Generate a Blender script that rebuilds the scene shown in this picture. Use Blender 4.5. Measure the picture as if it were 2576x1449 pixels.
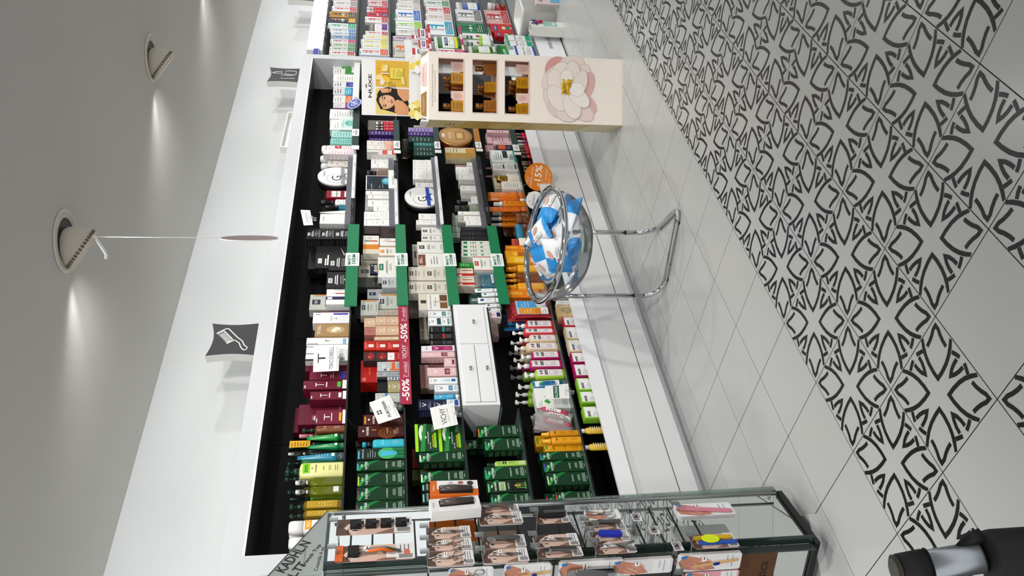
import bpy, math, random
from mathutils import Vector, Matrix
random.seed(7)
for o in list(bpy.data.objects): bpy.data.objects.remove(o)
SC = bpy.context.scene
COL = SC.collection
PI = math.pi

# ---------------------------------------------------------------- camera
cam_d = bpy.data.cameras.new('camera')
cam = bpy.data.objects.new('camera', cam_d); COL.objects.link(cam)
cam_d.sensor_fit = 'HORIZONTAL'; cam_d.sensor_width = 36.0
cam_d.lens = 2034.66 / 2576 * 36
cam_d.clip_start = .05; cam_d.clip_end = 60
RIGHT = Vector((-0.1212852, -0.10337323, -0.98722028))
DOWN = Vector((-0.65838728, 0.75267649, 0.00207252))
FWD = Vector((0.74284325, 0.65022463, -0.15934814))
M = Matrix((RIGHT, -DOWN, -FWD)).transposed().to_4x4()
M.translation = Vector((-2.66166, -1.98641, 1.50466))
cam.matrix_world = M
SC.camera = cam

# ---------------------------------------------------------------- light and exposure
SC.view_settings.view_transform = 'Standard'
SC.view_settings.look = 'None'
SC.view_settings.exposure = 0.0
SC.view_settings.gamma = 1.0
SC.view_settings.use_curve_mapping = False
W = bpy.data.worlds.new('shop_light'); SC.world = W; W.use_nodes = True
W.node_tree.nodes['Background'].inputs[0].default_value = (0.96, 0.98, 1.0, 1)
W.node_tree.nodes['Background'].inputs[1].default_value = 1.08

def spot(name, loc, target, power, size=math.radians(60), blend=.6, radius=.05, col=(1, 1, .99)):
    l = bpy.data.lights.new(name, 'SPOT'); l.energy = power; l.spot_size = size; l.spot_blend = blend
    l.shadow_soft_size = radius; l.color = col
    o = bpy.data.objects.new(name, l); COL.objects.link(o); o.location = loc
    o.rotation_euler = (Vector(target) - Vector(loc)).to_track_quat('-Z', 'Y').to_euler()
    return o
CEIL_Z = 2.727
# unseen row of spots, added to brighten the shelf and display fronts
for x, y, p in ((-2.6, -1.5, 98), (-1.0, -1.5, 98), (.6, -1.5, 98), (2.2, -1.5, 98), (3.8, -1.5, 98), (5.4, -1.5, 98)):
    spot('added_spot_light', (x, y, CEIL_Z - .12), (x + .35, y + 2.7, .75), p, math.radians(85), .9, .07, (1, .975, .93))
# the row of swivelled spots over the aisle; the three in or next to the picture get their housings further down
AIM = Vector((-.12, .60, -.79)).normalized(); ROW_Y = .115; ROW_P = 26
for x in (-4.775, -3.175, -1.575, .025, 1.625, 3.225, 4.825, 6.425, 8.025):
    p = Vector((x, ROW_Y, CEIL_Z - .012)) + AIM * .085
    spot('ceiling_spot_light', p, p + AIM, ROW_P, math.radians(150), .5, .045)
    spot('added_spill_light', p + Vector((-.02, .06, .025)), p + Vector((-.50, .84, .10)), 4.5, math.radians(48), 1, .02)   # extra spot added per can to brighten the streak on the ceiling

# ---------------------------------------------------------------- materials
def lin(h):
    h = h.lstrip('#'); r = []
    if len(h) == 3: h = ''.join(c * 2 for c in h)
    for i in (0, 2, 4):
        c = int(h[i:i + 2], 16) / 255
        r.append(c / 12.92 if c <= .04045 else ((c + .055) / 1.055) ** 2.4)
    return (*r, 1)
_M = {}
def mat(h, rough=.45, metal=0, trans=0, spec=.5, noise=0, bump=0, nscale=40, alpha=1, ior=1.45):
    k = (h, rough, metal, trans, spec, noise, bump, nscale, alpha, ior)
    if k in _M: return _M[k]
    m = bpy.data.materials.new('m_' + h.lstrip('#')); m.use_nodes = True
    nt = m.node_tree; b = nt.nodes['Principled BSDF']
    b.inputs['Base Color'].default_value = lin(h)
    b.inputs['Roughness'].default_value = rough
    b.inputs['Metallic'].default_value = metal
    b.inputs['Transmission Weight'].default_value = trans
    b.inputs['IOR'].default_value = ior
    b.inputs['Specular IOR Level'].default_value = spec
    b.inputs['Alpha'].default_value = alpha
    if noise or bump:
        n = nt.nodes.new('ShaderNodeTexNoise'); n.inputs['Scale'].default_value = nscale; n.inputs['Detail'].default_value = 4
        tc = nt.nodes.new('ShaderNodeTexCoord'); nt.links.new(tc.outputs['Object'], n.inputs['Vector'])
        if noise:
            mx = nt.nodes.new('ShaderNodeMix'); mx.data_type = 'RGBA'
            c = lin(h); mx.inputs[6].default_value = c
            mx.inputs[7].default_value = (*[v * (1 - noise) for v in c[:3]], 1)
            nt.links.new(n.outputs['Fac'], mx.inputs[0]); nt.links.new(mx.outputs[2], b.inputs['Base Color'])
        if bump:
            bp = nt.nodes.new('ShaderNodeBump'); bp.inputs['Strength'].default_value = bump; bp.inputs['Distance'].default_value = .002
            nt.links.new(n.outputs['Fac'], bp.inputs['Height']); nt.links.new(bp.outputs[0], b.inputs['Normal'])
    _M[k] = m
    return m
def glassmat(h='eef6f2', a=.18, rough=.03, ior=1.4):
    """thin clear glass or acrylic: mostly see-through, with a mirror-like gloss"""
    k = ('g', h, a, rough, ior)
    if k in _M: return _M[k]
    m = bpy.data.materials.new('m_glass'); m.use_nodes = True; nt = m.node_tree
    b = nt.nodes['Principled BSDF']; out = nt.nodes['Material Output']
    b.inputs['Base Color'].default_value = lin(h); b.inputs['Roughness'].default_value = rough
    b.inputs['Specular IOR Level'].default_value = .8
    t = nt.nodes.new('ShaderNodeBsdfTransparent'); t.inputs[0].default_value = lin(h)
    m1 = nt.nodes.new('ShaderNodeMixShader'); m1.inputs[0].default_value = a
    mx = nt.nodes.new('ShaderNodeMixShader'); fr = nt.nodes.new('ShaderNodeFresnel'); fr.inputs[0].default_value = ior
    gl = nt.nodes.new('ShaderNodeBsdfGlossy'); gl.inputs[1].default_value = max(rough, .03)
    nt.links.new(t.outputs[0], m1.inputs[1]); nt.links.new(b.outputs[0], m1.inputs[2])
    nt.links.new(fr.outputs[0], mx.inputs[0]); nt.links.new(m1.outputs[0], mx.inputs[1]); nt.links.new(gl.outputs[0], mx.inputs[2]); nt.links.new(mx.outputs[0], out.inputs[0])
    _M[k] = m
    return m
def M_(c):
    """colour spec -> material: 'hex', 'hex*' glossy, 'hex!' metallic, 'hex~' clear"""
    if not isinstance(c, str): return c
    if c.endswith('!'): return mat(c[:-1], .25, 1)
    if c.endswith('*'): return mat(c[:-1], .18)
    if c.endswith('~'): return glassmat(c[:-1], .22)
    if c.endswith('^'): return mat(c[:-1], .06, 0, .75)
    return mat(c, .45, spec=.32)

# ---------------------------------------------------------------- mesh builder
_T = {}
BOLD = {'KADHL.N', 'L.TT', '-50%', '-15%', 'FURTERER', 'NUXE', '50%', 'MARTI', 'DERM', 'VITIS', '50', 'French Top'}
def text_mesh(s):
    if s in _T: return _T[s]
    cu = bpy.data.curves.new('t', 'FONT'); cu.body = s; cu.size = 1; cu.resolution_u = 2; cu.fill_mode = 'FRONT'
    if s in BOLD: cu.offset = .022
    cu.align_x = 'LEFT'
    o = bpy.data.objects.new('t', cu); COL.objects.link(o)
    me = o.to_mesh(preserve_all_data_layers=False, depsgraph=bpy.context.evaluated_depsgraph_get()) if False else None
    dg = bpy.context.evaluated_depsgraph_get(); dg.update()
    ev = o.evaluated_get(dg); me = ev.to_mesh()
    v = [(p.co.x, p.co.y) for p in me.vertices]; f = [tuple(p.vertices) for p in me.polygons]
    ev.to_mesh_clear(); bpy.data.objects.remove(o); bpy.data.curves.remove(cu)
    if v:
        x0 = min(p[0] for p in v); x1 = max(p[0] for p in v); y0 = min(p[1] for p in v); y1 = max(p[1] for p in v)
        v = [(p[0] - (x0 + x1) / 2, p[1] - (y0 + y1) / 2) for p in v]
        _T[s] = (v, f, x1 - x0, y1 - y0)
    else: _T[s] = ([], [], 1, 1)
    return _T[s]
class MB:
    def __init__(s): s.v = []; s.f = []; s.m = []; s.ml = []; s.sm = []
    def mi(s, c):
        m = M_(c)
        if m not in s.ml: s.ml.append(m)
        return s.ml.index(m)
    def add(s, vs, fs, c, smooth=False):
        b = len(s.v); s.v += [tuple(p) for p in vs]; i = s.mi(c)
        for f in fs: s.f.append(tuple(b + k for k in f)); s.m.append(i); s.sm.append(smooth)
        return s
    def box(s, x0, x1, y0, y1, z0, z1, c, T=None):
        vs = [(x, y, z) for z in (z0, z1) for y in (y0, y1) for x in (x0, x1)]
        if T: vs = [T @ Vector(p) for p in vs]
        return s.add(vs, [(0, 2, 3, 1), (4, 5, 7, 6), (0, 1, 5, 4), (2, 6, 7, 3), (0, 4, 6, 2), (1, 3, 7, 5)], c)
    def rbox(s, x0, x1, y0, y1, z0, z1, c, r=.002, T=None, axis='z'):
        """box with bevelled vertical edges and a small chamfer"""
        def ring(i, z):
            a0, a1, b0, b1 = x0 + i, x1 - i, y0 + i, y1 - i
            return [(a0 + r, b0, z), (a1 - r, b0, z), (a1, b0 + r, z), (a1, b1 - r, z), (a1 - r, b1, z), (a0 + r, b1, z), (a0, b1 - r, z), (a0, b0 + r, z)]
        q = r * .7
        vs = ring(q, z0) + ring(0, z0 + q) + ring(0, z1 - q) + ring(q, z1)
        fs = [tuple(range(7, -1, -1)), tuple(range(24, 32))]
        for k in range(3):
            for j in range(8): fs.append((k * 8 + j, k * 8 + (j + 1) % 8, k * 8 + 8 + (j + 1) % 8, k * 8 + 8 + j))
        if T: vs = [T @ Vector(p) for p in vs]
        return s.add(vs, fs, c)
    def rings(s, rs, c, cap0=True, cap1=True, smooth=True, T=None):
        """loft through rings of equal count"""
        n = len(rs[0]); vs = [p for r in rs for p in r]
        if T: vs = [T @ Vector(p) for p in vs]
        fs = []
        for k in range(len(rs) - 1):
            for j in range(n): fs.append((k * n + j, k * n + (j + 1) % n, (k + 1) * n + (j + 1) % n, (k + 1) * n + j))
        s.add(vs, fs, c, smooth); 
        b = len(s.v) - len(vs); i = s.mi(c)
        if cap0: s.f.append(tuple(b + j for j in range(n - 1, -1, -1))); s.m.append(i); s.sm.append(False)
        if cap1: s.f.append(tuple(b + (len(rs) - 1) * n + j for j in range(n))); s.m.append(i); s.sm.append(False)
        return s
    def lathe(s, prof, c, o=(0, 0, 0), n=20, T=None, cap0=True, cap1=True, sy=1, e=2):
        """prof = [(r, z)]; sy flattens, e = superellipse power"""
        rs = []
        for r, z in prof:
            rg = []
            for j in range(n):
                a = 2 * PI * j / n; ca, sa = math.cos(a), math.sin(a)
                x = math.copysign(abs(ca) ** (2 / e), ca); y = math.copysign(abs(sa) ** (2 / e), sa)
                rg.append((o[0] + r * x, o[1] + r * sy * y, o[2] + z))
            rs.append(rg)
        return s.rings(rs, c, cap0, cap1, True, T)
    def tube(s, pts, r, c, n=10, closed=False, T=None):
        pts = [Vector(p) for p in pts]; N = len(pts); rs = []
        up = None
        for i, p in enumerate(pts):
            a = pts[(i - 1) % N] if (i or closed) else p; b = pts[(i + 1) % N] if (i < N - 1 or closed) else p
            t = (b - a).normalized()
            if up is None:
                up = Vector((0, 0, 1)) if abs(t.z) < .9 else Vector((1, 0, 0))
            u = (up - t * up.dot(t)).normalized(); up = u; w = t.cross(u)
            rr = r[i] if isinstance(r, (list, tuple)) else r
            rs.append([p + (u * math.cos(2 * PI * k / n) + w * math.sin(2 * PI * k / n)) * rr for k in range(n)])
        if closed: rs.append(rs[0])
        return s.rings(rs, c, not closed, not closed, True, T)
    def prism(s, pts, a, b, c, P):
        """polygon pts (u,v) extruded from depth a to b; P(u,v,d)->3D"""
        n = len(pts)
        vs = [P(u, v, a) for u, v in pts] + [P(u, v, b) for u, v in pts]
        fs = [tuple(range(n)), tuple(range(2 * n - 1, n - 1, -1))] + [(j, n + j, n + (j + 1) % n, (j + 1) % n) for j in range(n)]
        return s.add(vs, fs, c)
    def build(s, name, parent=None, loc=None, rz=0, mats=None):
        me = bpy.data.meshes.new(name)
        me.from_pydata(s.v, [], s.f)
        for m in s.ml: me.materials.append(m)
        me.polygons.foreach_set('material_index', s.m); me.polygons.foreach_set('use_smooth', s.sm)
        me.update()
        o = bpy.data.objects.new(name, me); COL.objects.link(o)
        if parent: o.parent = parent
        if loc is not None: o.location = loc
        if rz: o.rotation_euler = (0, 0, rz)
        return o
def tag(o, label=None, cat=None, group=None, kind=None):
    if label: o['label'] = label
    if cat: o['category'] = cat
    if group: o['group'] = group
    if kind: o['kind'] = kind
    return o
def empty(name, loc=(0, 0, 0), rz=0):
    o = bpy.data.objects.new(name, None); COL.objects.link(o); o.location = loc; o.rotation_euler = (0, 0, rz); o.empty_display_size = .05
    return o

# ---------------------------------------------------------------- flat print (lettering, pictures) laid on a surface S(u, v, lift)
class Print:
    """u, v in metres on the surface, S maps to 3D; later layers lie a hair above earlier ones"""
    def __init__(s, mb, S, w, h): s.mb = mb; s.S = S; s.w = w; s.h = h; s.k = 1
    def lift(s): s.k += 1; return .00018 * s.k
    def poly(s, pts, c):
        L = s.lift(); s.mb.add([s.S(u * s.w, v * s.h, L) for u, v in pts], [tuple(range(len(pts)))], c)
    def rect(s, u0, v0, u1, v1, c, n=1):
        L = s.lift(); vs = []
        for i in range(n + 1):
            u = u0 + (u1 - u0) * i / n
            vs += [s.S(u * s.w, v0 * s.h, L), s.S(u * s.w, v1 * s.h, L)]
        s.mb.add(vs, [(2 * i, 2 * i + 2, 2 * i + 3, 2 * i + 1) for i in range(n)], c)
    def ell(s, u, v, ru, rv, c, n=14, a0=0, a1=2 * PI, rot=0):
        L = s.lift(); cr, sr = math.cos(rot), math.sin(rot); vs = []
        for i in range(n):
            a = a0 + (a1 - a0) * i / (n if a1 - a0 > 6.2 else n - 1); x, y = ru * s.w * math.cos(a), rv * s.h * math.sin(a)
            vs.append(s.S(u * s.w + x * cr - y * sr, v * s.h + x * sr + y * cr, L))
        s.mb.add(vs, [tuple(range(n))], c)
    def text(s, t, u, v, c, wf=None, hf=None, rot=0, mir=False, shear=0):
        """centred at u, v; fitted to width wf*w and/or cap height hf*h"""
        vs, fs, tw, th = text_mesh(t)
        if not vs: return
        sx = wf * s.w / tw if wf else None; sy = hf * s.h / th if hf else None
        if sx is None: sx = sy
        if sy is None: sy = min(sx, 1e9)
        L = s.lift(); cr, sr = math.cos(rot), math.sin(rot); q = []
        for x, y in vs:
            x, y = x * sx, y * sy; x += shear * y
            if mir: x = -x
            q.append(s.S(u * s.w + x * cr - y * sr, v * s.h + x * sr + y * cr, L))
        s.mb.add(q, fs, c)
    def lines(s, u0, u1, v, n, dv, c, th=.012, seed=1, mid=False):
        r = random.Random(seed)
        for i in range(n):
            f = .55 + .45 * r.random(); a, b = (u0, u0 + (u1 - u0) * f)
            if mid: m_ = (u0 + u1) / 2; a, b = m_ - (u1 - u0) * f / 2, m_ + (u1 - u0) * f / 2
            s.rect(a, v - i * dv, b, v - i * dv + th, c)
    def run(s, ops):
        for o in ops:
            k = o[0]
            if k == 'r': s.rect(*o[1:])
            elif k == 'R': s.rect(*o[1:], n=6)
            elif k == 't': s.text(*o[1:5], **(o[5] if len(o) > 5 else {}))
            elif k == 'l': s.lines(*o[1:])
            elif k == 'e': s.ell(*o[1:])
            elif k == 'p': s.poly(*o[1:])
# ---------------------------------------------------------------- setting: floor with tiles, ceiling, wall
T = .3153; FZ = -.0768          # tile size and floor level
white_wall = mat('d9dbdb', .75, noise=.03, bump=.05, nscale=6)
ceil_m = mat('d6d3cd', .9, noise=.03, nscale=3)
m = MB(); m.box(-5.2, 9.5, -5.5, 1.5, -.05, -.002, mat('2a2a29', .9))
floor = tag(m.build('floor', loc=(0, 0, FZ)), 'pale grey square floor tiles with a band of black interlaced pattern tiles', kind='structure')
tile_m = mat('c6c8c6', .22, spec=.45, noise=.04, nscale=3); ink_m = mat('1b191b', .3)
def tile_mesh(pat):
    m = MB(); g = .0017; h = T / 2 - g; e = .0012
    m.rings([[(-h, -h, -.012), (h, -h, -.012), (h, h, -.012), (-h, h, -.012)], [(-h, -h, -e), (h, -h, -e), (h, h, -e), (-h, h, -e)],
             [(-h + e, -h + e, 0), (h - e, -h + e, 0), (h - e, h - e, 0), (-h + e, h - e, 0)]], tile_m, smooth=False)
    if pat:
        W2 = .0215
        V = [(.285, .104), (.225, .098), (.165, .083), (.108, .06), (.058, .058), (.06, .108), (.083, .165), (.098, .225), (.104, .285)]
        A = [(.006, .283), (.07, .325), (.14, .362), (.22, .388), (.32, .402), (.402, .402), (.402, .32), (.388, .22), (.362, .14), (.325, .07), (.283, .006)]
        K = [[(.362, .09), (.41, .068), (.456, .05)], [(.445, .088), (.452, .15), (.472, .21), (.5, .258), (.528, .21), (.542, .15), (.545, .092)],
             [(.53, .052), (.58, .066), (.632, .09)]]
        def ribbon(pts, wd, q, L):
            n = len(pts); vs = []
            for i in range(n):
                a = Vector(pts[max(i - 1, 0)]); b = Vector(pts[min(i + 1, n - 1)]); p = Vector(pts[i])
                d1 = (p - a); d2 = (b - p); d1 = d1.normalized() if d1.length else d2.normalized(); d2 = d2.normalized() if d2.length else d1
                n1 = Vector((-d1.y, d1.x)); n2 = Vector((-d2.y, d2.x)); mm = n1 + n2
                mm = mm / max(mm.dot(n1), .35)
                for sgn in (1, -1): vs.append(p + mm * wd * sgn)
            out = []
            for p in vs:
                x, y = p.x - .5, p.y - .5
                for _ in range(q): x, y = -y, x
                x = max(-.4955, min(.4955, x)); y = max(-.4955, min(.4955, y))
                out.append((x * T, y * T, L))
            m.add(out, [(2 * i, 2 * i + 1, 2 * i + 3, 2 * i + 2) for i in range(n - 1)], ink_m)
        for q in range(4):
            ribbon(A, W2, q, .0003); ribbon(V, W2 * .95, q, .0003)
            for k in K: ribbon(k, W2 * .95, q, .0003)
    me_o = m.build('tile'); me = me_o.data; bpy.data.objects.remove(me_o)
    return me
plain, patt = tile_mesh(False), tile_mesh(True)
cells = []
for c in range(-30, 9):
    for r in range(-5, 7):
        x, y = .1357 - (c + .5) * T, .1013 - (r + .5) * T
        if y > 1.45: continue
        p = Vector((x, y, FZ)) - M.translation; w = p.dot(FWD)
        if w < .4: continue
        u = 1288 + p.dot(RIGHT) / w * 2034.7; v = 724.5 + p.dot(DOWN) / w * 2034.7
        if not (1150 < u < 2900 and -330 < v < 1800): continue
        pat = r >= 0 and (r, c) not in ((2, 4), (1, 5), (4, 3), (3, 6), (0, 8))
        cells.append((w, x, y, pat))
cells.sort()
for w, x, y, pat in cells[:290]:
    o = bpy.data.objects.new('tile', patt if pat else plain); COL.objects.link(o); o.parent = floor; o.location = (x, y, 0)
m = MB()
for w, x, y, pat in cells[290:]:
    g = T / 2 - .0017
    m.box(x - g, x + g, y - g, y + g, -.012, 0, tile_m)
    if pat:
        for v_, f_, a_ in ((patt.vertices, patt.polygons, 1),):
            idx = [list(p.vertices) for p in f_ if p.material_index == 1]
            m.add([(p.co.x + x, p.co.y + y, p.co.z) for p in v_], idx, ink_m)
if m.f: tag(m.build('tile', floor), kind='stuff')
m = MB(); m.box(-5.2, 9.5, -5.5, 1.6, CEIL_Z, CEIL_Z + .06, ceil_m); tag(m.build('ceiling'), 'plain white ceiling with recessed spotlights', kind='structure')
m = MB(); m.box(-5.2, 9.5, 1.5, 1.6, FZ, CEIL_Z, white_wall); tag(m.build('wall_back'), 'white wall above the recessed shelving', kind='structure')

# ---------------------------------------------------------------- built-in shelving unit
FY = 1.183; BY = 1.47; XL, XR = -.745, 3.928
lam = mat('f0f0f2', .38, noise=.02, nscale=4); lamf = mat('cfd1d3', .42, noise=.02, nscale=4); lam2 = mat('dcdcdc', .45); blk = mat('0a0909', .6, noise=.3, nscale=8, spec=.2); soff_shade = mat('4c4c4e', .3)
unit = tag(empty('shelving_unit', ((XL + XR) / 2, FY, 0)), 'long white shelving unit with black back panels and five glass shelves', 'shelving unit')
ux, uy = -(XL + XR) / 2, -FY
def upart(name, b, c=None, lab=None):
    o = b.build(name, unit); o.location = (ux, uy, 0)
    if lab: o['label'] = lab
    return o
m = MB(); m.box(-.84, 4.0, FY, 1.499, 2.083, 2.168, lamf); m.box(XL, XR, FY + .004, BY, 2.078, 2.083, soff_shade); m.box(XL, XR, FY, FY + .004, 2.074, 2.083, lam); upart('top_frame', m)  # soffit: shade and dark reflection on white laminate put into its grey
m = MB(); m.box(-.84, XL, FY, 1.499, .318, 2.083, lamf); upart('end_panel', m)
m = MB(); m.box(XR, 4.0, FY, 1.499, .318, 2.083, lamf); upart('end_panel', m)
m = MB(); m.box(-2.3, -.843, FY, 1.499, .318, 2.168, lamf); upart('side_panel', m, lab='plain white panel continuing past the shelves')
seams = [XL, .055, .832, 1.605, 2.387, 3.163, XR]
for a, b in zip(seams, seams[1:]):
    m = MB(); m.box(a + .0015, b - .0015, BY, 1.498, .36, 2.077, blk); upart('back_panel', m)
# white sill, drawer front and toe board
m = MB(); m.box(-2.3, 4.0, FY - .018, FY, .318, .398, lam); m.box(XL, XR, FY + .0005, FY + .01, .362, .392, lam2); upart('sill', m)
m = MB(); m.box(XL, XR, FY + .01, BY, .33, .36, blk); upart('tray_floor', m)
m = MB(); m.box(-2.3, 4.0, FY, FY + .02, .097, .3175, lam2); upart('drawer_front', m)
m = MB(); m.box(-2.3, 4.0, FY + .003, FY + .02, .0, .09, lam2); m.box(-2.3, 4.0, FY + .012, FY + .02, .09, .097, mat('5b5750', .8)); upart('toe_board', m)
m = MB(); m.box(-2.3, 4.0, 1.30, 1.32, FZ, 0, lam); m.box(-2.3, 4.0, FY + .021, 1.32, .0, .012, lam); upart('plinth', m)  # plinth made white and set forward to bounce light into the floor shadow
glass_sh = glassmat('9fb8ac', .45, .06); gl_edge = mat('0e1613', .2)
SHZ = {1: 1.685, 2: 1.395, 3: 1.103, 4: .806, 5: .505}
def shelf(x0, x1, z, y0=1.222):
    m = MB(); m.box(x0, x1, y0, BY - .002, z - .008, z, glass_sh); m.box(x0, x1, y0 - .002, y0, z - .009, z, gl_edge); upart('glass_shelf', m)
for k, z in SHZ.items():
    for i, (a, b) in enumerate(zip(seams, seams[1:])):
        shelf(a + .004, b - .004, .893 if k == 4 and i == 1 else z)
brk = mat('39393b', .5)
for k, z in SHZ.items():
    for x in seams[1:-1]:
        m = MB(); m.prism([(1.27, z - .009), (BY, z - .009), (BY, z - .08), (1.42, z - .08)], x - .006, x + .006, brk, lambda u, v, d: (d, u, v)); upart('bracket', m)
# ---------------------------------------------------------------- second shelving unit (dental care) further along the wall
unit2 = tag(empty('dental_shelving_unit', (5.4, FY, 0)), 'grey backed shelving unit crowded with dental care packs', 'shelving unit')
def u2(name, b):
    o = b.build(name, unit2); o.location = (-5.4, -FY, 0); return o
gry = mat('8d9090', .5); 
m = MB(); m.box(4.1, 7.4, 1.19, 1.499, 2.005, 2.14, lam); u2('top_frame', m)
m = MB(); m.box(4.1, 7.4, 1.455, 1.498, .2, 2.005, gry); u2('back_panel', m)
for z in (1.727, 1.432, 1.119, .822, .522, .25):
    m = MB(); m.box(4.1, 7.4, 1.2, 1.455, z - .01, z, gry); m.box(4.1, 7.4, 1.194, 1.2, z - .016, z + .004, mat('33383a', .4)); u2('shelf', m)
# freestanding mouth care display in front of it
dsp = tag(empty('mouth_care_display', (4.03, .974, FZ)), 'white based clear shelf display lettered with a web address', 'display stand')
def dp(name, b): o = b.build(name, dsp); o.location = (-4.03, -.974, -FZ); return o
m = MB(); m.box(3.667, 4.34, .974, 1.158, -.064, .1695, lam); m.box(3.67, 4.335, .984, 1.158, FZ, -.064, blk); dp('base', m)
m = MB(); m.box(3.667, 4.34, .976, .981, .1695, .198, 'e8f2ee~'); dp('acrylic_edge', m)
m = MB(); m.box(3.69, 4.3, 1.15, 1.158, .1695, 1.3, mat('d9dad8', .4)); dp('back_panel', m)
for z, c in ((1.0915, 'b81e2c'), (.8155, 'b01e5a'), (.5495, '6a7a72')):
    m = MB(); m.box(3.69, 4.3, 1.0, 1.15, z - .006, z, mat('d5d9d7', .3)); dp('shelf', m)
    m = MB(); m.box(3.69, 4.3, .995, 1.0, z - .012, z + .012, c); m.box(3.8, 3.9, .9935, .995, z - .008, z + .008, 'e8e8e8'); m.box(4.02, 4.12, .9935, .995, z - .008, z + .008, 'e8e8e8'); dp('shelf_edge', m)
m = MB()
P = Print(m, lambda u, v, L: (3.85 + u, .974 - L, -.04 + v), .56, .2)
P.text('www.vitis.es', .31, .45, '3a4450', wf=.56, hf=.26)
dp('base_lettering', m)
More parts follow.
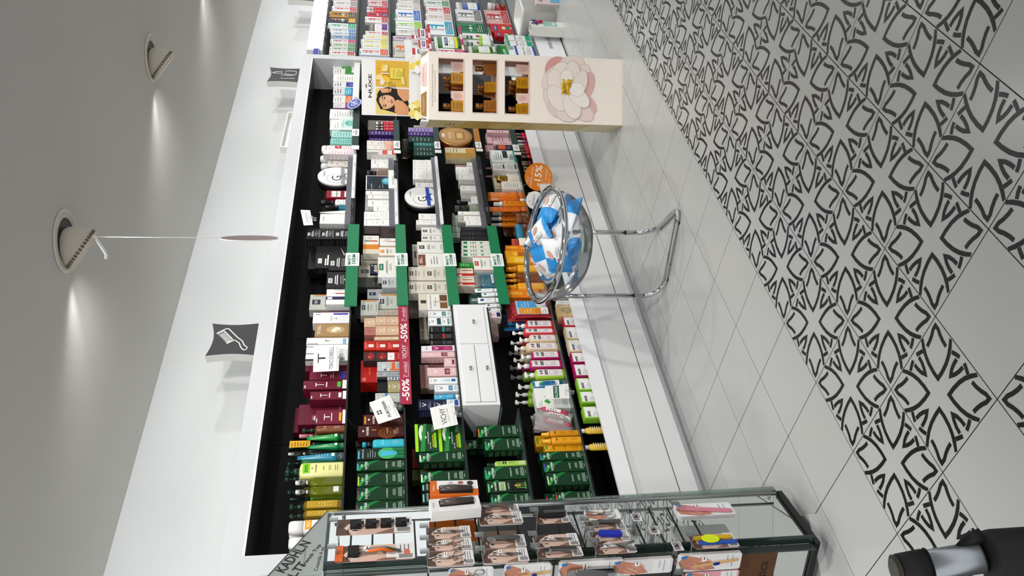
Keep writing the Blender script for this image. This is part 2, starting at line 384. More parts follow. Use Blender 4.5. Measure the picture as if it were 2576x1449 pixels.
# ---------------------------------------------------------------- goods on the shelves: kind, x0, x1, front y, depth, base z, height, style, settings, label, group, category
GOODS = [
    ('bt', -0.5971, -0.5317, 1.2500, 0.0500, 1.6850, 0.2298, 'cap', ('f1efec', 'f4f2f0', 0.72, 'vila'), 'white bottle with rounded cap and orange label, second from the glass case, top shelf', 'matching set: white bottle with rounded cap and orange label', 'bottle'),
    ('bt', -0.5745, -0.5377, 1.3300, 0.0500, 1.6850, 0.2339, 'cap', ('f1efec', 'f4f2f0', 0.72, 'vila'), 'white bottle standing behind the first white bottles, top shelf', None, 'bottle'),
    ('bt', -0.6745, -0.6171, 1.2500, 0.0390, 1.6850, 0.2232, 'cap', ('f1efec', 'f4f2f0', 0.72, 'vila'), 'white bottle with rounded cap and orange label, first from the glass case, top shelf', 'matching set: white bottle with rounded cap and orange label', 'bottle'),
    ('bt', -0.6830, -0.6530, 1.2900, 0.0500, 1.6850, 0.2219, 'cap', ('f1efec', 'f4f2f0', 0.72, 'vila'), 'white capped bottle seen through the slanted glass header, top shelf', None, 'bottle'),
    ('bt', -0.4803, -0.4326, 1.2500, 0.0450, 1.6850, 0.2360, 'pump', ('c3a51e^', '14352a*', 0.74, 'oil'), 'amber yellow oil bottle with dark green pump, second from the glass case, top shelf', 'matching set: amber yellow oil bottle with dark green pump', 'bottle'),
    ('bt', -0.5221, -0.4858, 1.2500, 0.0450, 1.6850, 0.2322, 'pump', ('c3a51e^', '14352a*', 0.74, 'oil'), 'amber yellow oil bottle with dark green pump, first from the glass case, top shelf', 'matching set: amber yellow oil bottle with dark green pump', 'bottle'),
    ('bt', -0.3964, -0.3725, 1.3000, 0.0300, 1.6850, 0.2429, 'cyl', ('7fb436*', '10291f*', 0.62, 'sticker50'), 'lime green bottle with black discount sticker, top shelf', None, 'bottle'),
    ('bt', -0.4047, -0.3569, 1.2500, 0.0400, 1.6850, 0.2158, 'cyl', ('a8b41c^', 'b9b9b4!', 0.7, 'lab1'), 'yellow green bottle with silver cap and price tag, top shelf', None, 'bottle'),
    ('bt', -0.3438, -0.3014, 1.3300, 0.0400, 1.6850, 0.2635, 'pump', ('b7bf45^', '0f2c22*', 0.72, 'lab0'), 'yellow bottle with dark green pump behind silver caps, top shelf', None, 'bottle'),
    ('bt', -0.3543, -0.3042, 1.2500, 0.0400, 1.6850, 0.2197, 'cyl', ('a8b41c^', 'b9b9b4!', 0.7, 'lab0'), 'yellow green bottle with silver cap, no price tag, top shelf', None, 'bottle'),
    ('bt', -0.3034, -0.2162, 1.2500, 0.0600, 1.6850, 0.2708, 'pump', ('e9e69b*', '12392b*', 0.76, 'bigpale'), 'big pale yellow pump bottle with lime discount sticker, top shelf', None, 'bottle'),
    ('bt', -0.2595, -0.2122, 1.3400, 0.0500, 1.6850, 0.2825, 'pump', ('d8d487*', '12392b*', 0.76, 'lab0'), 'pale yellow pump bottle behind the big one, top shelf', None, 'bottle'),
    ('bt', -0.1710, -0.1412, 1.3300, 0.0350, 1.6850, 0.2746, 'pump', ('2f7a3c*', '0f2c22*', 0.76, 'lab0'), 'green pump bottle behind the teal tube, top shelf', None, 'bottle'),
    ('tube', -0.2111, -0.1538, 1.2500, 0.0400, 1.6850, 0.2215, 'tube', ('1f84a4', '3c4a4c*'), 'teal blue tapered tube standing on dark cap, top shelf', None, 'tube'),
    ('bt', -0.1398, -0.1039, 1.3000, 0.0400, 1.6850, 0.2734, 'cyl', ('16241f*', '8d8f90!', 0.66, 'lab0'), 'black spray can with silver cap, top shelf', None, 'can'),
    ('tube', -0.1434, -0.0953, 1.2500, 0.0400, 1.6850, 0.1744, 'tube', ('128a48', '1a5d3c*'), 'green tapered tube beside the brown bottles, top shelf', None, 'tube'),
    ('bt', -0.0723, -0.0238, 1.3400, 0.0400, 1.6850, 0.2785, 'cyl', ('0e2a20*', '16241f*', 0.62, 'ytag'), 'dark bottle wearing a yellow paper tag, top shelf', None, 'bottle'),
    ('tube', -0.0909, -0.0385, 1.2500, 0.0400, 1.6850, 0.1838, 'tube', ('0f9339', '123a28*'), 'bright green tapered tube with white price sticker, top shelf', None, 'tube'),
    ('bt', -0.0153, 0.0177, 1.3200, 0.0300, 1.6850, 0.2295, 'cyl', ('4a2a1a*', 'd48a94*', 0.7, 'lab0'), 'small brown bottle with pink cap, top shelf', None, 'bottle'),
    ('bt', -0.0439, -0.0112, 1.3810, 0.0300, 1.6850, 0.2259, 'pump', ('6a3a20*', '12392b*', 0.7, 'lab0'), 'brown pump bottle between the green tubes, top shelf', None, 'bottle'),
    ('bt', -0.0371, 0.0050, 1.2500, 0.0400, 1.6850, 0.2093, 'pump', ('7b4526*', '12392b*', 0.7, 'lab0w'), 'brown bottle with dark green pump by maroon boxes, top shelf', None, 'bottle'),
    ('box', 0.0069, 0.0964, 1.2500, 0.0500, 1.6850, 0.1480, 'tric', ('yellow',), 'small maroon box with yellow stripe and white base, top shelf', 'maroon hair treatment boxes', 'carton'),
    ('box', 0.0598, 0.1944, 1.3150, 0.1000, 1.6850, 0.2411, 'tricflat', (), 'large upside down maroon box with round grey sticker, top shelf', 'maroon hair treatment boxes', 'carton'),
    ('box', 0.0964, 0.2630, 1.4200, 0.0400, 1.6850, 0.2729, 'tricflat', (), 'maroon box at the back beside the largest one, top shelf', 'maroon hair treatment boxes', 'carton'),
    ('box', 0.1694, 0.2240, 1.2500, 0.0600, 1.6850, 0.1839, 'tric', ('white',), 'maroon box with square white sticker, top shelf', 'maroon hair treatment boxes', 'carton'),
    ('box', 0.2413, 0.3008, 1.2500, 0.0700, 1.6850, 0.2236, 'tric', ('lime',), 'tall maroon box with lime green tab, top shelf', 'maroon hair treatment boxes', 'carton'),
    ('box', 0.3061, 0.3677, 1.2500, 0.0600, 1.6850, 0.1952, 'tricb', (), 'maroon box with blue label beside white sign card, top shelf', 'maroon hair treatment boxes', 'carton'),
    ('box', 0.4171, 0.4863, 1.3000, 0.0800, 1.6850, 0.2261, 'tricflat', (), 'maroon box half hidden by white sign card, top shelf', 'maroon hair treatment boxes', 'carton'),
    ('box', 0.4522, 0.5753, 1.2600, 0.0390, 1.6850, 0.2262, 'tricw', (), 'wide white box with black edge stripes behind sign card, top shelf', None, 'carton'),
    ('box', 0.5797, 0.6313, 1.2600, 0.0700, 1.6850, 0.2287, 'tricw2', (), 'white box with blue corner label by the gold box, top shelf', None, 'carton'),
    ('box', 0.6327, 0.7334, 1.2500, 0.0500, 1.6850, 0.1872, 'gold', (), 'gold brown box with pale flower picture, top shelf', None, 'carton'),
    ('box', 0.7382, 0.8319, 1.2500, 0.0600, 1.6850, 0.2042, 'w12', (), 'white box with upside down numeral and blue label, top shelf', None, 'carton'),
    ('box', 0.9145, 1.0488, 1.3100, 0.0600, 1.6853, 0.2377, 'mdgrey', (), 'silver grey box with orange ampoule on top, top shelf', None, 'carton'),
    ('box', 0.8951, 1.0293, 1.2500, 0.0500, 1.6850, 0.1385, 'alfa', (), 'white and navy box with ampoule picture, top shelf', None, 'carton'),
    ('box', 1.0388, 1.1885, 1.2500, 0.0500, 1.6850, 0.1447, 'mdblack', (), 'black box with white lettering, lowest by the ampoule boxes, top shelf', None, 'carton'),
    ('box', 1.2036, 1.3524, 1.2500, 0.0500, 1.6850, 0.1371, 'mdblack', (), 'black box with white lettering under the leaning orange ampoule, top shelf', None, 'carton'),
    ('box', 1.2850, 1.5082, 1.3000, 0.0500, 1.6850, 0.2271, 'mdblack2', (), 'large black box with white swoosh mark, top shelf', None, 'carton'),
    ('box', 1.3472, 1.5152, 1.3600, 0.0700, 1.6850, 0.2776, 'mdblackp', (), 'tall black box behind the large black box, top shelf', None, 'carton'),
    ('box', 1.5136, 1.6218, 1.2500, 0.0700, 1.8839, 0.0909, 'mdblack', (), 'black ampoule box, topmost of the three by the green strip, top shelf', None, 'carton'),
    ('box', 1.5147, 1.6212, 1.2500, 0.0700, 1.8003, 0.0833, 'mdblack', (), 'black ampoule box, middle of the three by the green strip, top shelf', None, 'carton'),
    ('box', 1.5157, 1.6225, 1.2500, 0.0700, 1.6850, 0.1150, 'mdblack', (), 'black ampoule box, lowest of the three by the green strip, top shelf', None, 'carton'),
    ('box', 1.6769, 1.7852, 1.2500, 0.0600, 1.6850, 0.2166, 'galside', (), 'white box with long lettering next to sign clip, top shelf', 'white face cream boxes', 'carton'),
    ('cone', 1.7934, 1.8441, 1.2500, 0.0300, 1.6850, 0.2245, 'cone', ('ecebe8', 'ecebe8'), 'white pointed tube standing beside the grey white box, top shelf', None, 'tube'),
    ('bt', 1.8535, 1.9016, 1.2500, 0.0300, 1.6850, 0.1890, 'cyl', ('4ec0d4^', '16181a*', 0.55, 'lab0'), 'bottle with clear teal base and black cap, top shelf', None, 'bottle'),
    ('bt', 1.9037, 1.9641, 1.2500, 0.0350, 1.6850, 0.2230, 'cyl', ('e9e9e6', '16181a*', 0.58, 'galb'), 'white bottle with black cap behind tray, top shelf', None, 'bottle'),
    ('box', 1.9715, 2.0580, 1.2500, 0.0600, 1.6850, 0.1891, 'redgift', (), 'red gift box holding two white cartons, top shelf', None, 'carton'),
    ('disc', 2.1263, 2.3498, 1.2500, 0.0700, 1.6850, 0.2627, 'gift', (0.0, '9a9a9a'), 'round white hat box lid with grey ribbon, top shelf', None, 'gift box'),
    ('box', 2.4489, 2.5424, 1.3100, 0.0500, 1.6850, 0.2064, 'galbeige', (), 'beige box with engraved ring mark behind round lid, top shelf', None, 'carton'),
    ('bt', 2.5501, 2.6216, 1.3800, 0.0300, 1.6850, 0.2622, 'cap', ('eeeeec', 'eeeeec', 0.6, 'lab0'), 'white bottle behind the round lid, top shelf', None, 'bottle'),
    ('bt', 2.6230, 2.6945, 1.3600, 0.0300, 1.6850, 0.2694, 'cap', ('eeeeec', 'eeeeec', 0.6, 'lab0'), 'white bottle beside the pink tubes, top shelf', None, 'bottle'),
    ('box', 2.5254, 2.5754, 1.2500, 0.0500, 1.6850, 0.2360, 'pinkt', (), 'pink white carton beside the clear tray, top shelf', None, 'carton'),
    ('bt', 2.5768, 2.6605, 1.2500, 0.0350, 1.6850, 0.2522, 'cap', ('f5e4e6', 'f7f3f3', 0.86, 'pinktag'), 'pale pink tube bottle with red discount sign, top shelf', None, 'tube'),
    ('box', 2.6685, 2.7451, 1.2500, 0.0500, 1.6850, 0.1936, 'mint', (), 'mint green carton with teal lettering, lower in its stack, top shelf', 'mint cartons', 'carton'),
    ('box', 2.6910, 2.7737, 1.3010, 0.0500, 1.6850, 0.1987, 'mint', (), 'mint green carton with teal lettering, upper in its stack, top shelf', 'mint cartons', 'carton'),
    ('box', 2.7611, 2.8613, 1.2500, 0.0500, 1.6850, 0.1895, 'mint2', (), 'pale mint carton next to the glossy card, top shelf', None, 'carton'),
    ('box', 2.8512, 3.0447, 1.2350, 0.0100, 1.6850, 0.1369, 'card', (), 'white pearly card picturing a mint jar, top shelf', None, 'carton'),
    ('box', 2.9043, 3.0585, 1.2700, 0.0600, 1.6850, 0.2082, 'wlin', (), 'tall white carton behind pearly card, top shelf', None, 'carton'),
    ('box', 3.0599, 3.2061, 1.2600, 0.0600, 1.6850, 0.2168, 'wlin', (), 'tall white carton beside pearly card, top shelf', None, 'carton'),
    ('box', 3.2075, 3.2853, 1.2500, 0.0700, 1.6850, 0.1944, 'wpurple', (), 'carton with white top and plum base by unit end, top shelf', 'cartons at the far end of the top shelf', 'carton'),
    ('box', 3.2891, 3.4161, 1.2500, 0.0700, 1.6850, 0.1990, 'worange', (), 'carton with orange and violet lower band by unit end, top shelf', 'cartons at the far end of the top shelf', 'carton'),
    ('box', 3.4233, 3.5508, 1.2500, 0.0700, 1.6850, 0.2046, 'wblue', (), 'carton with grey top and bright blue base by unit end, top shelf', 'cartons at the far end of the top shelf', 'carton'),
    ('box', 3.5548, 3.6546, 1.2500, 0.0700, 1.6850, 0.2096, 'wnavy', (), 'carton with grey top and navy square by unit end, top shelf', 'cartons at the far end of the top shelf', 'carton'),
    ('box', 3.6622, 3.7859, 1.2500, 0.0700, 1.6850, 0.2146, 'wlin', (), 'plain white carton with grey lettering by unit end, top shelf', 'cartons at the far end of the top shelf', 'carton'),
    ('box', 3.7919, 3.8915, 1.2500, 0.0700, 1.6850, 0.2195, 'wgreen2', (), 'white carton with green lower part by unit end, top shelf', 'cartons at the far end of the top shelf', 'carton'),
    ('box', 3.8958, 3.9995, 1.2500, 0.0700, 1.6850, 0.2239, 'wgreen', (), 'white carton with green leaf picture by unit end, top shelf', 'cartons at the far end of the top shelf', 'carton'),
    ('box', -0.5257, -0.4562, 1.2500, 0.0550, 1.3950, 0.2284, 'furt', ('LISSEA', '7a3f6a'), 'green box with purple tab behind the glass pane, second shelf down', 'green hair care boxes', 'carton'),
    ('box', -0.4521, -0.3772, 1.2500, 0.0550, 1.3950, 0.2248, 'furt', ('LISSEA', '7a3f6a'), 'green box with purple tab, second shelf down', 'green hair care boxes', 'carton'),
    ('box', -0.3734, -0.2982, 1.2500, 0.0550, 1.3950, 0.2248, 'furt', ('VOLUMEA', 'c8d83a'), 'green box with yellow tab, second shelf down', 'green hair care boxes', 'carton'),
    ('box', -0.2839, -0.2269, 1.2500, 0.0500, 1.3950, 0.2292, 'furt', ('SUBLIME CURL', '4ab8d0'), 'green box with narrow blue tab, second shelf down', 'green hair care boxes', 'carton'),
    ('box', -0.2200, -0.1523, 1.2500, 0.0500, 1.3950, 0.2295, 'furtcurl', (), 'dark green box with picture of a blue tube, second shelf down', 'green hair care boxes', 'carton'),
    ('bt', -0.1450, -0.0913, 1.2500, 0.0400, 1.3950, 0.2042, 'nozzle', ('2fb6cb*', '2ba4bd*', 0.76, 'lab0w'), 'turquoise spray bottle with black neck, second shelf down', None, 'bottle'),
    ('box', -0.0792, -0.0413, 1.3300, 0.0500, 1.3950, 0.2397, 'furtbr', (), 'dark brown carton behind the turquoise bottle, second shelf down', None, 'carton'),
    ('box', -0.0825, -0.0119, 1.2500, 0.0500, 1.3950, 0.2267, 'furtk', (), 'dark brown box with spiral picture, second shelf down', None, 'carton'),
    ('box', -0.0077, 0.0603, 1.2500, 0.0500, 1.3950, 0.2018, 'furtbr2', (), 'brown box partly hidden by tilted white card, second shelf down', None, 'carton'),
    ('box', 0.1593, 0.1892, 1.3000, 0.0500, 1.3950, 0.1708, 'wlin', (), 'pale box edge behind tilted white card, second shelf down', None, 'carton'),
    ('box', 0.1422, 0.2045, 1.2500, 0.0490, 1.4733, 0.0641, 'vcube', ('b9bdb4', 'e8e8e0', '3f86c0'), 'grey cube carton with blue side band, upper in its stack, second shelf down', 'grey cube cartons', 'carton'),
    ('box', 0.1401, 0.2025, 1.2500, 0.0490, 1.3950, 0.0780, 'vcube', ('b9bdb4', 'e8e8e0', '3f86c0'), 'grey cube carton with blue side band, lower in its stack, second shelf down', 'grey cube cartons', 'carton'),
    ('box', 0.2079, 0.2860, 1.2500, 0.0600, 1.3950, 0.0774, 'vcube', ('a49a6c', 'f1efe0', None), 'gold cube carton with white V mark, second shelf down', None, 'carton'),
    ('box', 0.2205, 0.2959, 1.2600, 0.0600, 1.4727, 0.0548, 'blk', (), 'black carton on top beside gold cube, second shelf down', None, 'carton'),
    ('box', 0.2973, 0.3137, 1.2500, 0.0600, 1.4744, 0.0532, 'blk', (), 'low black carton under the silver box, second shelf down', None, 'carton'),
    ('box', 0.2937, 0.3158, 1.2500, 0.0600, 1.3950, 0.0791, 'vsilv2', (), 'silver striped carton lying by the gold cube, second shelf down', None, 'carton'),
    ('box', 0.3208, 0.3531, 1.2500, 0.0500, 1.3950, 0.1353, 'vsilv', (), 'long silver carton with black V mark, second shelf down', None, 'carton'),
    ('box', 0.3594, 0.4297, 1.2500, 0.0500, 1.3950, 0.1328, 'vgrey', (), 'pale grey carton with orange square and dropper, second shelf down', None, 'carton'),
    ('box', 0.3268, 0.4893, 1.3000, 0.0800, 1.4749, 0.1417, 'vred', (), 'large red carton with pale lettering, second shelf down', None, 'carton'),
    ('box', 0.4343, 0.5035, 1.2500, 0.0600, 1.3950, 0.0796, 'vredw', (), 'red cube carton with white number square, second shelf down', 'red cube cartons', 'carton'),
    ('box', 0.4357, 0.5048, 1.2500, 0.0490, 1.4749, 0.0638, 'vredjar', (), 'dark clear cube holding a red jar, lower in its stack, second shelf down', 'clear cubes with red jars', 'carton'),
    ('box', 0.4372, 0.5061, 1.2500, 0.0490, 1.5390, 0.0635, 'vredjar', (), 'dark clear cube holding a red jar, upper in its stack, second shelf down', 'clear cubes with red jars', 'carton'),
    ('box', 0.5170, 0.5882, 1.2500, 0.0600, 1.3950, 0.0790, 'vredc', (), 'red cube carton with white label, lower in its stack, second shelf down', 'red cube cartons', 'carton'),
    ('box', 0.5183, 0.5894, 1.2500, 0.0600, 1.4743, 0.0631, 'vredc', (), 'red cube carton with white label, middle in its stack, second shelf down', 'red cube cartons', 'carton'),
    ('box', 0.5196, 0.5905, 1.2500, 0.0600, 1.5377, 0.0633, 'vredc', (), 'red cube carton with white label, upper in its stack, second shelf down', 'red cube cartons', 'carton'),
    ('box', 0.5971, 0.6232, 1.2500, 0.0600, 1.3950, 0.1497, 'vcube', ('d8b493', 'fff8ee', None), 'thin beige carton lying by the red cubes, second shelf down', 'beige cube cartons', 'carton'),
    ('box', 0.6371, 0.7127, 1.2500, 0.0600, 1.4747, 0.0621, 'vcube', ('d8b493', 'fff8ee', None), 'beige cube carton with white V mark, upper first from the glass case', 'beige cube cartons', 'carton'),
    ('box', 0.6361, 0.7118, 1.2500, 0.0600, 1.3950, 0.0794, 'vcube', ('d8b493', 'fff8ee', None), 'beige cube carton with white V mark, lower first from the glass case', 'beige cube cartons', 'carton'),
    ('box', 0.7165, 0.7899, 1.2500, 0.0600, 1.4742, 0.0629, 'vcube', ('d8b493', 'fff8ee', None), 'beige cube carton with white V mark, upper second from the glass case', 'beige cube cartons', 'carton'),
    ('box', 0.7157, 0.7892, 1.2500, 0.0600, 1.3950, 0.0789, 'vcube', ('d8b493', 'fff8ee', None), 'beige cube carton with white V mark, lower second from the glass case', 'beige cube cartons', 'carton'),
    ('box', 0.6381, 0.6974, 1.2500, 0.0600, 1.5371, 0.0629, 'vpink', (), 'dusty pink carton with embossed medallion, second shelf down', None, 'carton'),
    ('box', 0.7020, 0.7774, 1.2500, 0.0600, 1.5374, 0.0647, 'vcube', ('d8b493', 'fff8ee', None), 'beige cube carton, topmost at the back, second shelf down', 'beige cube cartons', 'carton'),
    ('box', 0.7995, 0.8468, 1.2500, 0.0600, 1.3950, 0.1243, 'beigelin', (), 'flat beige carton over the cubes by red strip, second shelf down', None, 'carton'),
    ('box', 0.8006, 0.9317, 1.2500, 0.0600, 1.5209, 0.1027, 'mdgrey', (), 'sage grey ampoule box, lower one with orange ampoule, second shelf down', None, 'carton'),
    ('box', 0.8760, 1.0062, 1.2700, 0.0600, 1.3950, 0.1256, 'mdgrey', (), 'sage grey ampoule box, upper one with orange ampoule, second shelf down', None, 'carton'),
    ('box', 1.0316, 1.1197, 1.3300, 0.0500, 1.3953, 0.1938, 'mdgrey2', (), 'silver grey carton behind the ampoule boxes, second shelf down', None, 'carton'),
    ('box', 1.0422, 1.1366, 1.2500, 0.0600, 1.3950, 0.1068, 'mdgrey2', (), 'silver grey carton with navy logo square, second shelf down', None, 'carton'),
    ('box', 1.1388, 1.2316, 1.3300, 0.0500, 1.3950, 0.2613, 'darkgl', (), 'dark mirrored carton behind the silver one, second shelf down', None, 'carton'),
    ('box', 0.9101, 1.0316, 1.3800, 0.0600, 1.3950, 0.2760, 'dk', (), 'black carton with small lettering at the shelf end, second shelf down', None, 'carton'),
    ('box', 1.1380, 1.3318, 1.2500, 0.0500, 1.3950, 0.1306, 'mdw', ('1f6a58',), 'white carton with green logo square, second shelf down', None, 'carton'),
    ('box', 1.1681, 1.2604, 1.2450, 0.0200, 1.5259, 0.0475, 'fifty', (), 'navy tag with large yellow number fifty, second shelf down', None, 'carton'),
    ('box', 1.2425, 1.3573, 1.3400, 0.0600, 1.3953, 0.2516, 'mdb', ('5a6a58',), 'greenish grey carton behind the number tag, second shelf down', None, 'carton'),
    ('box', 1.3452, 1.4365, 1.2500, 0.0500, 1.3950, 0.1236, 'mdorange', (), 'white carton with orange frame and logo, second shelf down', None, 'carton'),
    ('box', 1.3587, 1.4322, 1.3100, 0.0500, 1.3953, 0.2384, 'mdb', ('4c6b56',), 'beige carton with dark green logo, second shelf down', None, 'carton'),
    ('box', 1.3663, 1.5537, 1.2500, 0.0500, 1.5189, 0.1002, 'ampw', (), 'white and orange carton with ampoule drawing, second shelf down', None, 'carton'),
    ('box', 1.4494, 1.5269, 1.2500, 0.0500, 1.3950, 0.1199, 'ampw2', (), 'small white carton with ampoule drawing, second shelf down', None, 'carton'),
    ('box', 1.5296, 1.6507, 1.2500, 0.0600, 1.3950, 0.1186, 'dkbox', (), 'empty dark tray box below the white cartons, second shelf down', 'dark tray boxes', 'carton'),
    ('box', 1.5701, 1.6544, 1.2500, 0.0600, 1.5139, 0.1024, 'dkbox', (), 'empty dark tray box by the white cartons, second shelf down', 'dark tray boxes', 'carton'),
    ('box', 1.6604, 1.7249, 1.2500, 0.0500, 1.5139, 0.1036, 'gal', (), 'small white face cream carton, upper first from the glass case, second shelf down', 'white face cream boxes', 'carton'),
    ('box', 1.7310, 1.8170, 1.2500, 0.0500, 1.5347, 0.0827, 'gal', (), 'small white face cream carton, upper second from the glass case, second shelf down', 'white face cream boxes', 'carton'),
    ('box', 1.6621, 1.7324, 1.2500, 0.0500, 1.3950, 0.1186, 'gal', (), 'small white face cream carton, lower first from the glass case, second shelf down', 'white face cream boxes', 'carton'),
    ('box', 1.7348, 1.8189, 1.2500, 0.0500, 1.4892, 0.0453, 'gal', (), 'small white face cream carton, middle second from the glass case, second shelf down', 'white face cream boxes', 'carton'),
    ('box', 1.7357, 1.8199, 1.2500, 0.0500, 1.3950, 0.0939, 'gal', (), 'small white face cream carton, lower second from the glass case, second shelf down', 'white face cream boxes', 'carton'),
    ('box', 1.8235, 1.8752, 1.2500, 0.0500, 1.3950, 0.1593, 'gal', (), 'white carton lying on the pale tray, second shelf down', 'white face cream boxes', 'carton'),
    ('box', 1.8771, 1.9516, 1.2500, 0.0400, 1.3950, 0.1993, 'galtilt', (), 'long white carton lying slanted on the tray, second shelf down', 'white face cream boxes', 'carton'),
    ('box', 1.9697, 2.0104, 1.2500, 0.0500, 1.3950, 0.2001, 'gal', (), 'long flat white carton on the tray, second shelf down', 'white face cream boxes', 'carton'),
    ('box', 2.0165, 2.0613, 1.2500, 0.0500, 1.3950, 0.2141, 'gal', (), 'long white carton next to the dark picture card, second shelf down', 'white face cream boxes', 'carton'),
    ('box', 1.8950, 2.1365, 1.3000, 0.1200, 1.3950, 0.2192, 'gtray', (), 'pale grey display tray holding white cartons, second shelf down', None, 'carton'),
    ('box', 2.0691, 2.2508, 1.2500, 0.0200, 1.3950, 0.2156, 'galcard', (), 'dark blue card picturing a turquoise sphere, second shelf down', None, 'carton'),
    ('box', 2.0477, 2.2742, 1.2150, 0.0060, 1.3953, 0.0594, 'galsign', (), 'white sign card fixed to the clear tray front, second shelf down', None, 'carton'),
    ('bt', 2.2643, 2.3507, 1.2500, 0.0350, 1.3950, 0.2106, 'cyl', ('cfa891^', '131314*', 0.7, 'lab0'), 'rose beige bottle with black cap, second shelf down', None, 'bottle'),
    ('box', 2.3559, 2.4115, 1.2500, 0.0400, 1.3950, 0.1609, 'gal', (), 'small white carton in front of taller ones, second shelf down', 'white face cream boxes', 'carton'),
    ('box', 2.4144, 2.5359, 1.2900, 0.0500, 1.3950, 0.1831, 'gal', (), 'tall white carton at the tray end, second shelf down', 'white face cream boxes', 'carton'),
    ('box', 2.5373, 2.5936, 1.2500, 0.0500, 1.3950, 0.2135, 'coral3', (), 'white carton fading to coral red, second shelf down', 'white and coral cartons', 'carton'),
    ('box', 2.6053, 2.6602, 1.2500, 0.0500, 1.3950, 0.2144, 'coral2', (), 'white carton fading to peach coral, second shelf down', 'white and coral cartons', 'carton'),
    ('box', 2.6650, 2.7279, 1.2500, 0.0500, 1.3950, 0.2151, 'coral', (), 'white carton with soft coral base, second shelf down', 'white and coral cartons', 'carton'),
    ('box', 2.7350, 2.7601, 1.2500, 0.0500, 1.3950, 0.2011, 'purp2', (), 'deep violet carton beside coral cartons, second shelf down', None, 'carton'),
    ('box', 2.6888, 2.7407, 1.3010, 0.0500, 1.3950, 0.2022, 'lil', (), 'lilac carton beside the deep violet ones, second shelf down', 'violet cartons', 'carton'),
    ('box', 2.7471, 2.8084, 1.3010, 0.0500, 1.3950, 0.2014, 'lil2', (), 'pale violet carton with dark base, second shelf down', 'violet cartons', 'carton'),
    ('box', 2.8133, 2.8742, 1.2500, 0.0500, 1.3950, 0.2020, 'purp2', (), 'deep violet carton near the red bottles, second shelf down', 'violet cartons', 'carton'),
    ('bt', 2.8896, 2.9292, 1.2500, 0.0250, 1.3950, 0.1487, 'cyl', ('b3122a*', 'c9c9c6!', 0.62, 'lab0w'), 'small red bottle with silver cap, first from the glass case, second shelf down', 'small red bottles', 'bottle'),
    ('bt', 2.9328, 2.9698, 1.2500, 0.0250, 1.3950, 0.1488, 'cyl', ('b3122a*', 'c9c9c6!', 0.62, 'lab0w'), 'small red bottle with silver cap, second from the glass case, second shelf down', 'small red bottles', 'bottle'),
    ('bt', 2.9749, 3.0398, 1.2500, 0.0250, 1.3950, 0.1490, 'cyl', ('b3122a*', 'c9c9c6!', 0.62, 'lab0w'), 'small red bottle with silver cap, third from the glass case, second shelf down', 'small red bottles', 'bottle'),
    ('box', 3.0404, 3.1897, 1.3400, 0.0500, 1.3950, 0.2135, 'grn', (), 'grey carton behind the small red bottles, second shelf down', None, 'carton'),
    ('box', -0.4822, -0.4229, 1.2500, 0.0500, 1.1030, 0.2169, 'fort', (), 'black and green box behind hanging scissors packs, third shelf down', 'green hair care boxes', 'carton'),
    ('box', -0.4177, -0.3742, 1.2500, 0.0500, 1.1030, 0.2158, 'fort', (), 'black and green box with red sparkle picture, third shelf down', 'green hair care boxes', 'carton'),
    ('box', -0.3680, -0.3025, 1.2500, 0.0550, 1.1030, 0.2197, 'furt', ('TRIPHASIC', 'f0f0ee'), 'green box with white tab by the sparkle box, third shelf down', 'green hair care boxes', 'carton'),
    ('box', -0.2485, -0.1899, 1.2500, 0.0550, 1.1030, 0.2228, 'furt', ('TRIPHASIC', 'f0f0ee'), 'green box with white tab under the lime boxes, third shelf down', 'green hair care boxes', 'carton'),
    ('box', -0.1843, -0.0119, 1.2500, 0.0550, 1.2237, 0.1165, 'lime', (), 'wide bright lime box, upper of two with white glow, third shelf down', 'lime boxes', 'carton'),
    ('box', -0.1885, -0.0201, 1.2500, 0.0550, 1.1030, 0.1204, 'lime', (), 'wide bright lime box, lower of two with white glow, third shelf down', 'lime boxes', 'carton'),
    ('box', -0.2566, -0.1938, 1.3800, 0.0500, 1.1030, 0.2525, 'olive', (), 'olive carton behind the green boxes, third shelf down', None, 'carton'),
    ('box', -0.1678, -0.0507, 1.4000, 0.0500, 1.1030, 0.2486, 'redb', (), 'red carton behind the green boxes, third shelf down', None, 'carton'),
    ('box', 0.0784, 0.1527, 1.2500, 0.0600, 1.2421, 0.0742, 'vnavy', (), 'navy carton with white V, topmost, third shelf down', 'navy cartons', 'carton'),
    ('box', 0.0759, 0.1503, 1.2500, 0.0600, 1.1700, 0.0719, 'vnavy', (), 'navy carton with white V, below its twin, third shelf down', 'navy cartons', 'carton'),
    ('box', 0.0886, 0.1363, 1.2350, 0.0500, 1.1030, 0.0667, 'vwb', (), 'small white and blue carton beside navy cartons, third shelf down', None, 'carton'),
    ('tubec', 0.1575, 0.1980, 1.2500, 0.0350, 1.1030, 0.1284, 'tubec', ('3aa3cc', 'f0f2f2'), 'bright blue tube with white V and white cap, third shelf down', None, 'tube'),
    ('box', 0.2054, 0.2523, 1.2500, 0.0500, 1.1030, 0.1228, 'vwht', ('2a7fae',), 'white carton with blue square and bottle drawing, third shelf down', 'white V cartons', 'carton'),
    ('box', 0.2608, 0.3064, 1.2500, 0.0500, 1.1030, 0.1506, 'vserum', (), 'tall white carton picturing a blue serum bottle, third shelf down', 'white V cartons', 'carton'),
    ('box', 0.3180, 0.3791, 1.2500, 0.0500, 1.1030, 0.1573, 'vpk', (), 'long pink carton with white V mark, third shelf down', 'pink V cartons', 'carton'),
    ('box', 0.3856, 0.4492, 1.2500, 0.0500, 1.1030, 0.0607, 'vpk2', (), 'small pink carton with plum square, third shelf down', 'pink V cartons', 'carton'),
